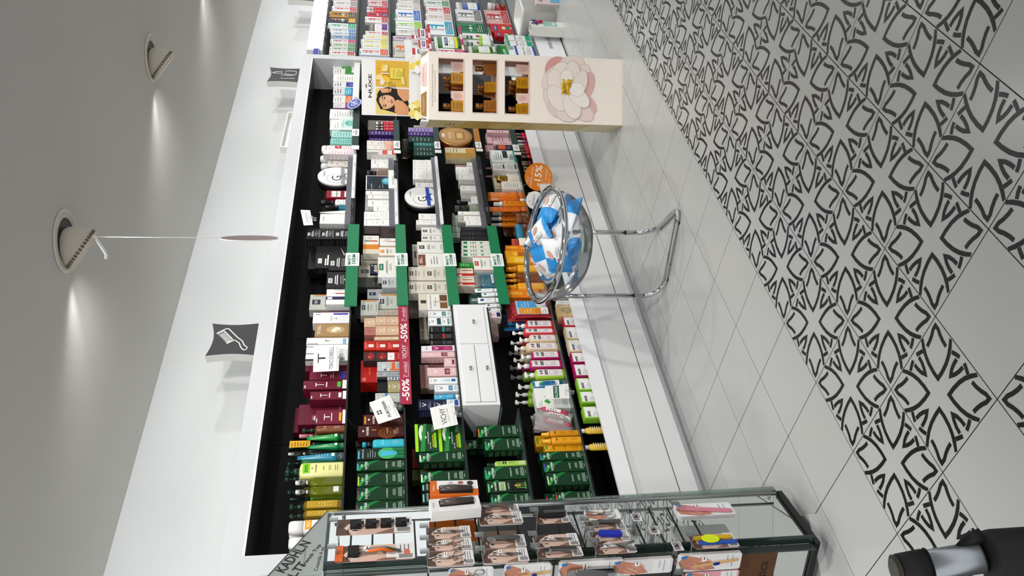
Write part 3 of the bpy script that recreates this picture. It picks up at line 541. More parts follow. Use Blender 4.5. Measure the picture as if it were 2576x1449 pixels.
    ('box', 0.4629, 0.5264, 1.3300, 0.0500, 1.1030, 0.1371, 'vpkd', (), 'dusky pink carton behind the small one, third shelf down', 'pink V cartons', 'carton'),
    ('box', 0.3646, 0.5442, 1.4000, 0.0500, 1.1030, 0.1873, 'vpkd', (), 'dark rose carton deep behind the white ones, third shelf down', None, 'carton'),
    ('box', 0.4586, 0.4974, 1.2500, 0.0500, 1.1030, 0.1843, 'vpk', (), 'long pink carton under the magenta one, third shelf down', 'pink V cartons', 'carton'),
    ('box', 0.5026, 0.5466, 1.2500, 0.0500, 1.1030, 0.1825, 'vmag', (), 'long white and magenta carton with V mark, third shelf down', None, 'carton'),
    ('box', 0.5518, 0.5904, 1.2500, 0.0500, 1.1030, 0.1349, 'vblk', ('444444',), 'long black carton, lowest of three, third shelf down', 'long black cartons', 'carton'),
    ('box', 0.5965, 0.6460, 1.2500, 0.0500, 1.1030, 0.1326, 'vblk', ('b22a2a',), 'long black carton with red band, third shelf down', 'long black cartons', 'carton'),
    ('box', 0.6523, 0.7028, 1.2500, 0.0500, 1.1030, 0.1301, 'vblk', ('1f8a8a',), 'long black carton with teal band, third shelf down', 'long black cartons', 'carton'),
    ('box', 0.7098, 0.7764, 1.2500, 0.0500, 1.1030, 0.0586, 'vwht', ('177a6e',), 'small white carton with green V, third shelf down', 'white V cartons', 'carton'),
    ('box', 0.7108, 0.7773, 1.2500, 0.0500, 1.1619, 0.0755, 'vjar', (), 'small white carton picturing a dark jar, third shelf down', 'white V cartons', 'carton'),
    ('box', 0.7838, 0.8322, 1.2500, 0.0500, 1.1030, 0.1316, 'vwht', ('177a6e',), 'long white carton with teal square and V, third shelf down', 'white V cartons', 'carton'),
    ('box', 0.8419, 0.9843, 1.2500, 0.0600, 1.1030, 0.1836, 'legend', (), 'beige and white carton with compact powder picture, third shelf down', None, 'carton'),
    ('box', 0.9800, 1.1424, 1.4000, 0.0500, 1.1030, 0.2371, 'beigelin', (), 'taupe carton deep behind the beige boxes, third shelf down', None, 'carton'),
    ('box', 0.7686, 0.9786, 1.4200, 0.0400, 1.1030, 0.1753, 'beigelin', (), 'stack of taupe cartons behind the white ones, third shelf down', None, 'carton'),
    ('box', 0.9900, 1.0986, 1.2500, 0.0600, 1.1030, 0.1343, 'mdb', ('4a4038',), 'beige ampoule carton with brown logo square, lower first from the glass case', 'beige ampoule cartons', 'carton'),
    ('box', 0.9905, 1.0987, 1.2500, 0.0600, 1.2376, 0.1054, 'mdb', ('4a4038',), 'beige ampoule carton with brown logo square, upper first from the glass case', 'beige ampoule cartons', 'carton'),
    ('box', 1.1103, 1.2362, 1.2500, 0.0600, 1.1030, 0.1288, 'mdb', ('4a4038',), 'beige ampoule carton with brown logo square, lower second from the glass case', 'beige ampoule cartons', 'carton'),
    ('box', 1.1104, 1.2371, 1.2500, 0.0600, 1.2321, 0.1075, 'mdb', ('4a4038',), 'beige ampoule carton with brown logo square, upper second from the glass case', 'beige ampoule cartons', 'carton'),
    ('box', 1.2376, 1.3732, 1.2500, 0.0600, 1.1030, 0.1759, 'mdbr', (), 'white carton with brown panel and logo, third shelf down', None, 'carton'),
    ('box', 1.3837, 1.6045, 1.3600, 0.0500, 1.1030, 0.2004, 'mdb', ('6b4a38',), 'beige brown carton standing behind white ones, third shelf down', None, 'carton'),
    ('box', 1.3788, 1.4925, 1.2500, 0.0600, 1.1030, 0.1732, 'mdw', ('5a4a40',), 'white ampoule carton with brown logo square, first from the glass case, third shelf down', 'white ampoule cartons', 'carton'),
    ('box', 1.5038, 1.5620, 1.2500, 0.0600, 1.1030, 0.1430, 'mdw', ('5a4a40',), 'white ampoule carton with brown logo square, second from the glass case, third shelf down', 'white ampoule cartons', 'carton'),
    ('box', 1.5668, 1.6477, 1.2500, 0.0600, 1.1030, 0.1402, 'mdw', ('5a4a40',), 'white ampoule carton with brown logo square, third from the glass case, third shelf down', 'white ampoule cartons', 'carton'),
    ('box', 1.6771, 1.7282, 1.2500, 0.0500, 1.1900, 0.0849, 'gal', (), 'small white face cream carton, upper first from the glass case, third shelf down', 'white face cream boxes', 'carton'),
    ('box', 1.6785, 1.7298, 1.2500, 0.0500, 1.1030, 0.0867, 'gal', (), 'small white face cream carton, lower first from the glass case, third shelf down', 'white face cream boxes', 'carton'),
    ('box', 1.7357, 1.8024, 1.2500, 0.0500, 1.1030, 0.1532, 'gal', (), 'small white face cream carton, second from the glass case, third shelf down', 'white face cream boxes', 'carton'),
    ('disc', 1.8830, 2.1204, 1.2500, 0.0700, 1.1030, 0.2455, 'gift', (0.0, '1d3fb4'), 'round white hat box lid with blue ribbon, third shelf down', None, 'gift box'),
    ('box', 2.1235, 2.1750, 1.2500, 0.0500, 1.1030, 0.1626, 'gal', (), 'white carton partly behind round blue ribbon lid, third shelf down', 'white face cream boxes', 'carton'),
    ('box', 2.2164, 2.3065, 1.2500, 0.0500, 1.1966, 0.0830, 'gal', (), 'stacked white face cream carton, upper first from the glass case, third shelf down', 'white face cream boxes', 'carton'),
    ('box', 2.2193, 2.3096, 1.2500, 0.0500, 1.1030, 0.0933, 'gal', (), 'stacked white face cream carton, lower first from the glass case, third shelf down', 'white face cream boxes', 'carton'),
    ('box', 2.3097, 2.3874, 1.2500, 0.0500, 1.1930, 0.0839, 'gal', (), 'stacked white face cream carton, upper second from the glass case, third shelf down', 'white face cream boxes', 'carton'),
    ('box', 2.3128, 2.3908, 1.2500, 0.0500, 1.1030, 0.0897, 'gal', (), 'stacked white face cream carton, lower second from the glass case, third shelf down', 'white face cream boxes', 'carton'),
    ('box', 2.3906, 2.4727, 1.2500, 0.0500, 1.1896, 0.0848, 'gal', (), 'stacked white face cream carton, upper third from the glass case, third shelf down', 'white face cream boxes', 'carton'),
    ('box', 2.3940, 2.4764, 1.2500, 0.0500, 1.1030, 0.0863, 'gal', (), 'stacked white face cream carton, lower third from the glass case, third shelf down', 'white face cream boxes', 'carton'),
    ('box', 2.5319, 2.5933, 1.2500, 0.0500, 1.1030, 0.1616, 'dgreen', (), 'dark green carton near the clear tray, third shelf down', 'dark green cartons', 'carton'),
    ('box', 2.5967, 2.6605, 1.2500, 0.0500, 1.1030, 0.1596, 'dgreen', (), 'dark green carton with pale lettering, first from the glass case, third shelf down', 'dark green cartons', 'carton'),
    ('box', 2.6668, 2.7210, 1.2500, 0.0500, 1.1030, 0.1576, 'teal', (), 'teal carton among the dark green ones, third shelf down', None, 'carton'),
    ('box', 2.7274, 2.8079, 1.2500, 0.0500, 1.1030, 0.1950, 'dgreen', (), 'dark green carton with pale lettering, upper second from the glass case, third shelf down', 'dark green cartons', 'carton'),
    ('box', 2.7224, 2.8269, 1.3010, 0.0500, 1.1030, 0.1961, 'dgreen', (), 'dark green carton with pale lettering, lower second from the glass case, third shelf down', 'dark green cartons', 'carton'),
    ('box', 2.8177, 2.8761, 1.2500, 0.0500, 1.1030, 0.1982, 'purp2', (), 'violet carton on the third shelf, third shelf down', None, 'carton'),
    ('box', 2.8799, 2.9361, 1.2500, 0.0500, 1.1030, 0.1928, 'lil', (), 'lilac carton on the third shelf, third shelf down', None, 'carton'),
    ('box', 2.9422, 2.9719, 1.2500, 0.0500, 1.1030, 0.1495, 'beigelin', (), 'cream carton touching the cardboard stand, third shelf down', None, 'carton'),
    ('bt', 2.7505, 3.0065, 1.3800, 0.0500, 1.1030, 0.2432, 'cyl', ('7a6a4a^', 'b8a888^', 0.7, 'lab0'), 'large brown crystal bottle behind green cartons, third shelf down', None, 'bottle'),
    ('box', -0.5149, -0.4458, 1.2500, 0.0550, 0.8060, 0.1916, 'furt', ('LAURICA', '50c0b0'), 'green box behind the glass pane edge, fourth shelf down', 'green hair care boxes', 'carton'),
    ('box', -0.4397, -0.3705, 1.2500, 0.0550, 0.8060, 0.2025, 'regalo', (), 'green box with pale gift lettering and dark window, fourth shelf down', 'green hair care boxes', 'carton'),
    ('box', -0.3639, -0.2892, 1.2500, 0.0550, 0.8060, 0.2074, 'furt', ('CURBICIA', '30b890'), 'green box with turquoise tab by the gift box, fourth shelf down', 'green hair care boxes', 'carton'),
    ('bt', -0.2864, -0.2520, 1.2500, 0.0350, 0.8060, 0.1890, 'cyl', ('a9cf5c*', '123a2c*', 0.8, 'limecan'), 'lime green can with dark green cap, fourth shelf down', None, 'can'),
    ('box', -0.1909, -0.1169, 1.2500, 0.0550, 0.8060, 0.1907, 'furt', ('CURBICIA', '30b890'), 'green box with turquoise tab by orange tab box, fourth shelf down', 'green hair care boxes', 'carton'),
    ('box', -0.0861, -0.0084, 1.2800, 0.0550, 0.8060, 0.2143, 'furt', ('TONUCIA', 'e87a20'), 'green box with orange tab beside the white cabinet, fourth shelf down', 'green hair care boxes', 'carton'),
    ('box', -0.0652, -0.0024, 1.4000, 0.0500, 0.8063, 0.2729, 'furt', ('TONUCIA', 'e87a20'), 'green box set back below the white cabinet, fourth shelf down', 'green hair care boxes', 'carton'),
    ('tubel', 0.8312, 0.8670, 1.2500, 0.0300, 0.8060, 0.0797, 'tubel', ('eef0ef', 'f2f2f2', '1f3f6a'), 'white ointment tube with coloured logo square, first from the glass case, fourth shelf down', 'white tubes below the green strip', 'tube'),
    ('tubel', 0.8728, 0.9073, 1.2500, 0.0300, 0.8060, 0.0816, 'tubel', ('eef0ef', 'f2f2f2', '1f3f6a'), 'white ointment tube with coloured logo square, second from the glass case, fourth shelf down', 'white tubes below the green strip', 'tube'),
    ('tubel', 0.9118, 0.9646, 1.2500, 0.0300, 0.8060, 0.1248, 'tubel', ('eef0ef', 'f2f2f2', '2a4a7a'), 'white ointment tube with coloured logo square, third from the glass case, fourth shelf down', 'white tubes below the green strip', 'tube'),
    ('tubel', 0.9722, 1.0078, 1.2500, 0.0300, 0.8060, 0.0960, 'tubel', ('eef0ef', 'f2f2f2', '148068'), 'white ointment tube with coloured logo square, fourth from the glass case, fourth shelf down', 'white tubes below the green strip', 'tube'),
    ('tubel', 1.0104, 1.0464, 1.2500, 0.0300, 0.8060, 0.1349, 'tubel', ('eef0ef', 'f2f2f2', '148068'), 'white ointment tube with coloured logo square, fifth from the glass case, fourth shelf down', 'white tubes below the green strip', 'tube'),
    ('box', 1.0182, 1.0817, 1.3600, 0.0500, 0.8063, 0.1633, 'mdsm', (), 'small green carton, lower of two at the back, fourth shelf down', 'small green cartons', 'carton'),
    ('box', 1.0851, 1.1310, 1.3600, 0.0500, 0.8063, 0.1586, 'mdsm', (), 'small green carton, upper of two at the back, fourth shelf down', 'small green cartons', 'carton'),
    ('box', 0.7714, 0.8237, 1.2500, 0.0500, 0.8060, 0.0831, 'wpk', (), 'white carton with pink ribbon and navy square, fourth shelf down', None, 'carton'),
    ('box', 0.7666, 0.9210, 1.4000, 0.0500, 0.8060, 0.0599, 'pinkpl', (), 'rose carton behind the drawer cabinet end, fourth shelf down', None, 'carton'),
    ('bt', 1.0589, 1.1853, 1.2500, 0.0500, 0.8060, 0.1310, 'sq', ('6fb4cc^', 'dfe6e8^', 0.68, 'lab1'), 'square clear blue bottle with clear cap, fourth shelf down', None, 'bottle'),
    ('box', 1.0546, 1.1352, 1.2500, 0.0600, 0.9373, 0.1104, 'ampr', (), 'beige and red carton with ampoule drawing, fourth shelf down', None, 'carton'),
    ('box', 1.1366, 1.2269, 1.2500, 0.0600, 0.9373, 0.1046, 'ampr', (), 'beige carton with ampoule above the red one, fourth shelf down', None, 'carton'),
    ('box', 1.2036, 1.3400, 1.2500, 0.0600, 0.8060, 0.1226, 'mdred', (), 'white carton with red edges and logo, fourth shelf down', None, 'carton'),
    ('box', 1.2372, 1.2806, 1.2500, 0.0600, 0.9289, 0.0949, 'grnc', (), 'bright green carton beneath white cartons, fourth shelf down', None, 'carton'),
    ('box', 1.2862, 1.3302, 1.3110, 0.0800, 0.8060, 0.1954, 'mdgrn', (), 'white carton with green logo square, first from the glass case, fourth shelf down', 'white cartons with green logos', 'carton'),
    ('box', 1.3414, 1.3784, 1.2500, 0.0800, 0.8060, 0.1918, 'mdgrn', (), 'white carton with green logo square, second from the glass case, fourth shelf down', 'white cartons with green logos', 'carton'),
    ('box', 1.3810, 1.4191, 1.2500, 0.0800, 0.8060, 0.1885, 'mdgrn', (), 'white carton with green logo square, third from the glass case, fourth shelf down', 'white cartons with green logos', 'carton'),
    ('box', 1.4218, 1.4604, 1.2500, 0.0800, 0.8060, 0.1854, 'mdgrn', (), 'white carton with green logo square, fourth from the glass case, fourth shelf down', 'white cartons with green logos', 'carton'),
    ('box', 1.4630, 1.5063, 1.2500, 0.0800, 0.8060, 0.1821, 'mdgrn', (), 'white carton with green logo square, fifth from the glass case, fourth shelf down', 'white cartons with green logos', 'carton'),
    ('box', 1.5152, 1.5569, 1.2500, 0.0600, 0.8060, 0.1847, 'dkl', (), 'charcoal carton with faint lettering, first from the glass case, fourth shelf down', 'charcoal cartons', 'carton'),
    ('box', 1.5629, 1.6106, 1.2500, 0.0600, 0.8060, 0.1809, 'dkl', (), 'charcoal carton with faint lettering, second from the glass case, fourth shelf down', 'charcoal cartons', 'carton'),
    ('box', 1.6166, 1.6563, 1.2500, 0.0600, 0.8060, 0.1772, 'dkl', (), 'charcoal carton with faint lettering, third from the glass case, fourth shelf down', 'charcoal cartons', 'carton'),
    ('box', 1.6773, 1.7189, 1.2500, 0.0500, 0.8060, 0.1361, 'gal', (), 'slim white face cream carton on tray, first from the glass case, fourth shelf down', 'white face cream boxes', 'carton'),
    ('box', 1.7215, 1.7794, 1.2500, 0.0190, 0.8060, 0.1453, 'gal', (), 'slim white face cream carton on tray, second from the glass case, fourth shelf down', 'white face cream boxes', 'carton'),
    ('box', 1.7978, 1.8333, 1.2500, 0.0500, 0.8060, 0.1811, 'gal', (), 'slim white face cream carton on tray, third from the glass case, fourth shelf down', 'white face cream boxes', 'carton'),
    ('box', 1.7365, 1.7964, 1.2700, 0.0500, 0.8063, 0.1859, 'marb', (), 'grey marbled carton beside slim white cartons, fourth shelf down', None, 'carton'),
    ('box', 1.7357, 1.7908, 1.4000, 0.0500, 0.8063, 0.2161, 'palegreen', (), 'pale green carton at the back, first from the glass case, fourth shelf down', 'pale green cartons', 'carton'),
    ('box', 1.7971, 1.8647, 1.4000, 0.0500, 0.8063, 0.2116, 'palegreen', (), 'pale green carton at the back, second from the glass case, fourth shelf down', 'pale green cartons', 'carton'),
    ('box', 1.8710, 1.9435, 1.4000, 0.0500, 0.8063, 0.2065, 'palegreen', (), 'pale green carton at the back, third from the glass case, fourth shelf down', 'pale green cartons', 'carton'),
    ('box', 1.9464, 2.0168, 1.4000, 0.0500, 0.8063, 0.2016, 'palegreen', (), 'pale green carton at the back, fourth from the glass case, fourth shelf down', 'pale green cartons', 'carton'),
    ('bt', 1.8391, 1.9235, 1.2500, 0.0400, 0.8060, 0.1999, 'sq', ('d3dcc0^', '1c1f1c*', 0.5, 'lab0'), 'square bottle with black cap and pale green base, fourth shelf down', None, 'bottle'),
    ('bt', 1.9977, 2.0513, 1.3000, 0.0350, 0.8060, 0.1732, 'sq', ('e2e2de', '1b1b1b*', 0.55, 'lab0'), 'square white bottle with black cap, fourth shelf down', None, 'bottle'),
    ('box', 1.9318, 2.0153, 1.2500, 0.0400, 0.8060, 0.0758, 'gal', (), 'white carton in front of black capped bottle, fourth shelf down', 'white face cream boxes', 'carton'),
    ('box', 2.0167, 2.0843, 1.2700, 0.0290, 0.8060, 0.1415, 'marb', (), 'grey marbled carton by white carton, fourth shelf down', None, 'carton'),
    ('box', 2.0857, 2.1480, 1.2500, 0.0500, 0.8060, 0.1420, 'gal', (), 'white carton with small red corner mark, fourth shelf down', 'white face cream boxes', 'carton'),
    ('box', 2.1683, 2.2208, 1.2500, 0.0500, 0.8060, 0.1499, 'marb', (), 'grey marbled carton under a white one, fourth shelf down', None, 'carton'),
    ('box', 2.2265, 2.2825, 1.2500, 0.0500, 0.8060, 0.1456, 'gal', (), 'white carton above the marbled one, fourth shelf down', 'white face cream boxes', 'carton'),
    ('box', 2.2876, 2.3921, 1.2500, 0.0500, 0.8804, 0.0831, 'gal', (), 'squat white carton beside pink carton, fourth shelf down', 'white face cream boxes', 'carton'),
    ('box', 2.2881, 2.3955, 1.2500, 0.0500, 0.8060, 0.0741, 'galline', (), 'white carton with fine grey stripes, fourth shelf down', 'white face cream boxes', 'carton'),
    ('box', 2.4040, 2.4532, 1.2500, 0.0500, 0.8060, 0.0707, 'gal', (), 'narrow white carton by pink carton, fourth shelf down', 'white face cream boxes', 'carton'),
    ('box', 2.4941, 2.5897, 1.3100, 0.0500, 0.8060, 0.1509, 'pinkl', (), 'pale pink carton at the tray corner, fourth shelf down', None, 'carton'),
    ('box', 2.5054, 2.6580, 1.2500, 0.0500, 0.8060, 0.2223, 'goldbox', (), 'cream and gold carton beside round gold tin, fourth shelf down', None, 'carton'),
    ('box', -0.5021, -0.4203, 1.3000, 0.0600, 0.5050, 0.2193, 'furt', ('OKARA', 'd03a3a'), 'dark green box with red tab behind hanging hooks, fifth shelf down', 'green hair care boxes', 'carton'),
    ('box', -0.5019, -0.4501, 1.2500, 0.0490, 0.5050, 0.1824, 'furt', ('OKARA', 'd03a3a'), 'green box with red tab seen through glass, fifth shelf down', 'green hair care boxes', 'carton'),
    ('box', -0.4121, -0.3379, 1.2500, 0.0550, 0.5050, 0.2090, 'furt', ('OKARA', 'e8d8a0'), 'green box with cream tab, fifth shelf down', 'green hair care boxes', 'carton'),
    ('box', -0.3337, -0.2686, 1.2500, 0.0550, 0.5050, 0.2140, 'furt', ('OKARA', '4a58c8'), 'green box with violet blue tab, fifth shelf down', 'green hair care boxes', 'carton'),
    ('box', -0.2628, -0.2133, 1.2500, 0.0550, 0.5050, 0.2247, 'furt', ('OKARA', '4a58c8'), 'narrow green box with violet blue tab by yellow box, fifth shelf down', 'green hair care boxes', 'carton'),
    ('box', -0.2095, -0.1619, 1.2500, 0.0500, 0.5050, 0.1891, 'furty', (), 'yellow carton with green tab under yellow sprays, fifth shelf down', None, 'carton'),
    ('bt', -0.1782, -0.1389, 1.2200, 0.0300, 0.5050, 0.1991, 'spray', ('eaa21e*', 'f0b02c*', 0.78, 'lab0b'), 'golden yellow spray bottle, upper of two, fifth shelf down', None, 'bottle'),
    ('bt', -0.1178, -0.0807, 1.2400, 0.0300, 0.5050, 0.1936, 'spray', ('d8921a*', 'f0b02c*', 0.78, 'lab0b'), 'amber yellow spray bottle, lower of two, fifth shelf down', None, 'bottle'),
    ('box', -0.1324, -0.0604, 1.3100, 0.0500, 0.5050, 0.2169, 'furty', (), 'tall yellow carton behind the spray bottles, fifth shelf down', None, 'carton'),
    ('box', -0.2210, -0.1778, 1.4200, 0.0400, 0.5050, 0.1300, 'oran', (), 'orange brown carton stored at the back, first from the glass case, fifth shelf down', 'orange brown cartons at the back', 'carton'),
    ('box', -0.1736, -0.1184, 1.4200, 0.0400, 0.5050, 0.1300, 'oran', (), 'orange brown carton stored at the back, second from the glass case, fifth shelf down', 'orange brown cartons at the back', 'carton'),
    ('box', -0.1141, -0.0554, 1.4200, 0.0400, 0.5050, 0.1300, 'oran', (), 'orange brown carton stored at the back, third from the glass case, fifth shelf down', 'orange brown cartons at the back', 'carton'),
    ('box', 0.0880, 0.2324, 1.2700, 0.0600, 0.5050, 0.1851, 'klbox', (), 'white carton with green leaves behind sign card, fifth shelf down', None, 'carton'),
    ('tubec', 0.2338, 0.2905, 1.2500, 0.0500, 0.5050, 0.1843, 'tubec', ('1d6a94', '9fc0cc^'), 'petrol blue tube with white mint leaf label, fifth shelf down', None, 'tube'),
    ('bt', 0.2967, 0.3623, 1.2500, 0.0500, 0.5050, 0.2202, 'pump', ('a6cf3a*', 'f3f3f1*', 0.74, 'klo'), 'lime green pump bottle, front row, fifth shelf down', 'hand soap pump bottles', 'bottle'),
    ('bt', 0.3676, 0.4310, 1.2500, 0.0500, 0.5050, 0.2498, 'pump', ('b01560*', 'f3f3f1*', 0.74, 'klo'), 'magenta pump bottle, front row, larger label side, fifth shelf down', 'hand soap pump bottles', 'bottle'),
    ('bt', 0.4387, 0.4998, 1.2500, 0.0500, 0.5050, 0.2205, 'pump', ('a8155e*', 'f3f3f1*', 0.74, 'klo'), 'magenta pump bottle, front row, beside the beige one, fifth shelf down', 'hand soap pump bottles', 'bottle'),
    ('bt', 0.5051, 0.5699, 1.2500, 0.0500, 0.5050, 0.2502, 'pump', ('dcc29c*', 'e9e4dc*', 0.74, 'klo'), 'beige pump bottle with open label, fifth shelf down', 'hand soap pump bottles', 'bottle'),
    ('bt', 0.5731, 0.6354, 1.2500, 0.0500, 0.5050, 0.2130, 'pump', ('dfc5a0*', 'f6f4f2*', 0.74, 'klo'), 'beige pump bottle turned sideways, fifth shelf down', 'hand soap pump bottles', 'bottle'),
    ('bt', 0.6399, 0.6853, 1.2500, 0.0500, 0.5050, 0.2473, 'pump', ('e04048*', 'f6f4f2*', 0.74, 'klo'), 'red pump bottle with pink label, fifth shelf down', 'hand soap pump bottles', 'bottle'),
    ('bt', 0.6889, 0.7552, 1.2500, 0.0500, 0.5050, 0.2182, 'pump', ('d83a44*', 'f6f4f2*', 0.74, 'klo'), 'red pump bottle with tall label, fifth shelf down', 'hand soap pump bottles', 'bottle'),
    ('bt', 0.2739, 0.3315, 1.3200, 0.0390, 0.5050, 0.2529, 'pump', ('9cc83c*', 'f0f0ee*', 0.74, 'lab0'), 'lime green pump bottle, second row, fifth shelf down', 'hand soap pump bottles', 'bottle'),
    ('bt', 0.2592, 0.3129, 1.3600, 0.0500, 0.5050, 0.2645, 'pump', ('94c03a*', 'f0f0ee*', 0.74, 'lab0'), 'lime green pump bottle behind petrol tube, fifth shelf down', 'hand soap pump bottles', 'bottle'),
    ('bt', 0.2060, 0.2530, 1.3600, 0.0500, 0.5050, 0.2744, 'pump', ('94c03a*', 'f0f0ee*', 0.74, 'lab0'), 'lime green pump bottle behind white carton, fifth shelf down', 'hand soap pump bottles', 'bottle'),
    ('bt', 0.4337, 0.4906, 1.4100, 0.0500, 0.5050, 0.2655, 'pump', ('84b03a*', 'd8d8d4^', 0.74, 'lab0'), 'lime green pump bottle, back row, fifth shelf down', 'hand soap pump bottles', 'bottle'),
    ('bt', 0.5068, 0.5651, 1.4100, 0.0500, 0.5050, 0.2623, 'pump', ('8c1a50*', 'd8d4d4^', 0.74, 'lab0'), 'magenta pump bottle, back row, fifth shelf down', 'hand soap pump bottles', 'bottle'),
    ('bt', 0.5064, 0.5568, 1.3400, 0.0500, 0.5050, 0.2471, 'pump', ('c8b08c*', 'e6e2dc*', 0.74, 'lab0'), 'beige pump bottle, second row, fifth shelf down', 'hand soap pump bottles', 'bottle'),
    ('bt', 0.6371, 0.6880, 1.4200, 0.0460, 0.5050, 0.2519, 'pump', ('c8b08c*', 'dcd8d2^', 0.74, 'lab0'), 'beige pump bottle, back row, fifth shelf down', 'hand soap pump bottles', 'bottle'),
    ('bt', 0.6402, 0.6846, 1.3300, 0.0500, 0.5050, 0.2494, 'pump', ('cc3a44*', 'f0eeee*', 0.74, 'lab0'), 'red pump bottle, second row, fifth shelf down', 'hand soap pump bottles', 'bottle'),
    ('box', 0.9489, 1.0237, 1.2500, 0.0500, 0.5050, 0.2426, 'suno', (), 'orange sun care carton with pump picture, fifth shelf down', 'sun care bottles', 'carton'),
    ('bt', 1.0261, 1.0980, 1.2500, 0.0400, 0.5050, 0.2368, 'spray', ('f0a414*', 'e89a10*', 0.72, 'lab0w'), 'bright yellow sun spray bottle, fifth shelf down', 'sun care bottles', 'bottle'),
    ('bt', 1.1024, 1.1396, 1.2500, 0.0300, 0.5050, 0.2329, 'spray', ('c8740c^', 'e08a10*', 0.7, 'lab0'), 'slim amber sun oil bottle, fifth shelf down', 'sun care bottles', 'bottle'),
    ('bt', 1.1431, 1.1972, 1.2500, 0.0350, 0.5050, 0.2334, 'spray', ('d07a0e^', 'e8930f*', 0.7, 'lab0'), 'amber sun oil bottle with yellow cap, fifth shelf down', 'sun care bottles', 'bottle'),
    ('bt', 1.2041, 1.2701, 1.2500, 0.0400, 0.5050, 0.2193, 'spray', ('f2ac12*', 'e08c10*', 0.68, 'lab0w'), 'yellow sun lotion bottle with orange cap, fifth shelf down', 'sun care bottles', 'bottle'),
    ('box', 1.2766, 1.4053, 1.2500, 0.0500, 0.5050, 0.2085, 'suno2', (), 'yellow orange carton with amber bottle picture, fifth shelf down', 'sun care bottles', 'carton'),
    ('box', 1.4100, 1.4605, 1.2500, 0.0500, 0.5050, 0.1992, 'suno', (), 'golden carton with brown base, fifth shelf down', 'sun care bottles', 'carton'),
    ('bt', 1.4619, 1.5450, 1.2400, 0.0350, 0.5050, 0.1497, 'jarl', ('ece2cf', 'b0402a*', 0.7, 'lab0'), 'cream tube bottle with rust red label, fifth shelf down', 'sun care bottles', 'bottle'),
    ('jar', 1.5464, 1.7027, 1.2300, 0.0500, 0.5050, 0.1058, 'jar', ('8a4a26^', '2f86a8*'), 'brown jar with blue lid, fifth shelf down', 'sun care bottles', 'jar'),
    ('jar', 1.7271, 1.8842, 1.3600, 0.0500, 0.5050, 0.1661, 'jar', ('7a3f20^', '3a2418*'), 'brown jar with dark lid at the back, fifth shelf down', 'sun care bottles', 'jar'),
    ('jar', 1.7145, 1.8215, 1.2300, 0.0500, 0.5050, 0.0853, 'jar', ('9a5a34^', '7a4a34*'), 'brown jar with copper lid, fifth shelf down', 'sun care bottles', 'jar'),
    ('bt', 1.7875, 1.8304, 1.3300, 0.0300, 0.5050, 0.2514, 'spray', ('d9740e*', 'f0ece4*', 0.7, 'lab0b'), 'orange sun spray with white nozzle, behind jars, first from the glass case', 'sun care bottles', 'bottle'),
    ('bt', 1.8541, 1.9048, 1.3300, 0.0300, 0.5050, 0.2393, 'spray', ('d9740e*', 'f0ece4*', 0.7, 'lab0b'), 'orange sun spray with white nozzle, behind jars, second from the glass case', 'sun care bottles', 'bottle'),
    ('bt', 1.9150, 1.9737, 1.3300, 0.0300, 0.5050, 0.2256, 'spray', ('d9740e*', 'f0ece4*', 0.7, 'lab0b'), 'orange sun spray with white nozzle, behind jars, third from the glass case', 'sun care bottles', 'bottle'),
    ('bt', 1.9191, 1.9782, 1.2500, 0.0350, 0.5050, 0.2232, 'spray', ('e8860e*', 'f3efe8*', 0.72, 'lab0b'), 'orange sun spray with white nozzle in front, fifth shelf down', 'sun care bottles', 'bottle'),
    ('tubel', 1.8557, 1.9126, 1.2500, 0.0300, 0.5050, 0.2782, 'tubel', ('e06a14', 'd8640f', 'f07a1c'), 'orange sun cream tube beside white nozzle spray, fifth shelf down', 'sun care bottles', 'tube'),
    ('tubel', 1.9825, 2.0133, 1.2500, 0.0300, 0.5050, 0.2621, 'tubel', ('e86c12', 'f0ece4', 'f4f0ea'), 'orange sun cream tube with white blue patch, fifth shelf down', 'sun care bottles', 'tube'),
    ('tubel', 2.0189, 2.1043, 1.2500, 0.0350, 0.5050, 0.2515, 'tubel', ('f07c14', 'e0701a', 'f8a040'), 'large orange sun cream tube near white cartons, fifth shelf down', 'sun care bottles', 'tube'),
    ('box', 2.1142, 2.2130, 1.2500, 0.0500, 0.5050, 0.1396, 'wlinbr', (), 'white carton with brown lettering above orange disc, fifth shelf down', 'white cartons by the sun care bottles', 'carton'),
    ('box', 2.2466, 2.3484, 1.2710, 0.0480, 0.5050, 0.0862, 'wlinbk', (), 'white carton with black band, first from the glass case, fifth shelf down', 'white cartons by the sun care bottles', 'carton'),
    ('box', 2.3538, 2.4611, 1.2500, 0.0500, 0.5050, 0.0880, 'wlinbk', (), 'white carton with black band, second from the glass case, fifth shelf down', 'white cartons by the sun care bottles', 'carton'),
    ('box', 2.3581, 2.4544, 1.2500, 0.0500, 0.5933, 0.0939, 'wlinbk', (), 'white carton with black band, upper one, fifth shelf down', 'white cartons by the sun care bottles', 'carton'),
    ('bt', 2.2144, 2.2998, 1.2400, 0.0300, 0.5050, 0.1660, 'capg', ('e4dcc8', 'b8903c!', 0.55, 'lab0'), 'cream bottle with gold cap on gold box, fifth shelf down', None, 'bottle'),
    ('box', 2.2195, 2.4218, 1.3200, 0.0500, 0.5050, 0.1778, 'goldl', (), 'gold lined cream box behind the gold cap bottle, fifth shelf down', None, 'carton'),
    ('box', 2.4680, 2.6348, 1.2500, 0.0600, 0.5050, 0.1822, 'wteal', (), 'white carton with teal edge and black panel, fifth shelf down', 'white cartons by the sun care bottles', 'carton'),
    ('tube', 2.4648, 2.5158, 1.3800, 0.0300, 0.5050, 0.2172, 'tube', ('d88a9e', 'd88a9e'), 'pink tube standing at the back, first from the glass case, fifth shelf down', 'pink tubes at the back', 'tube'),
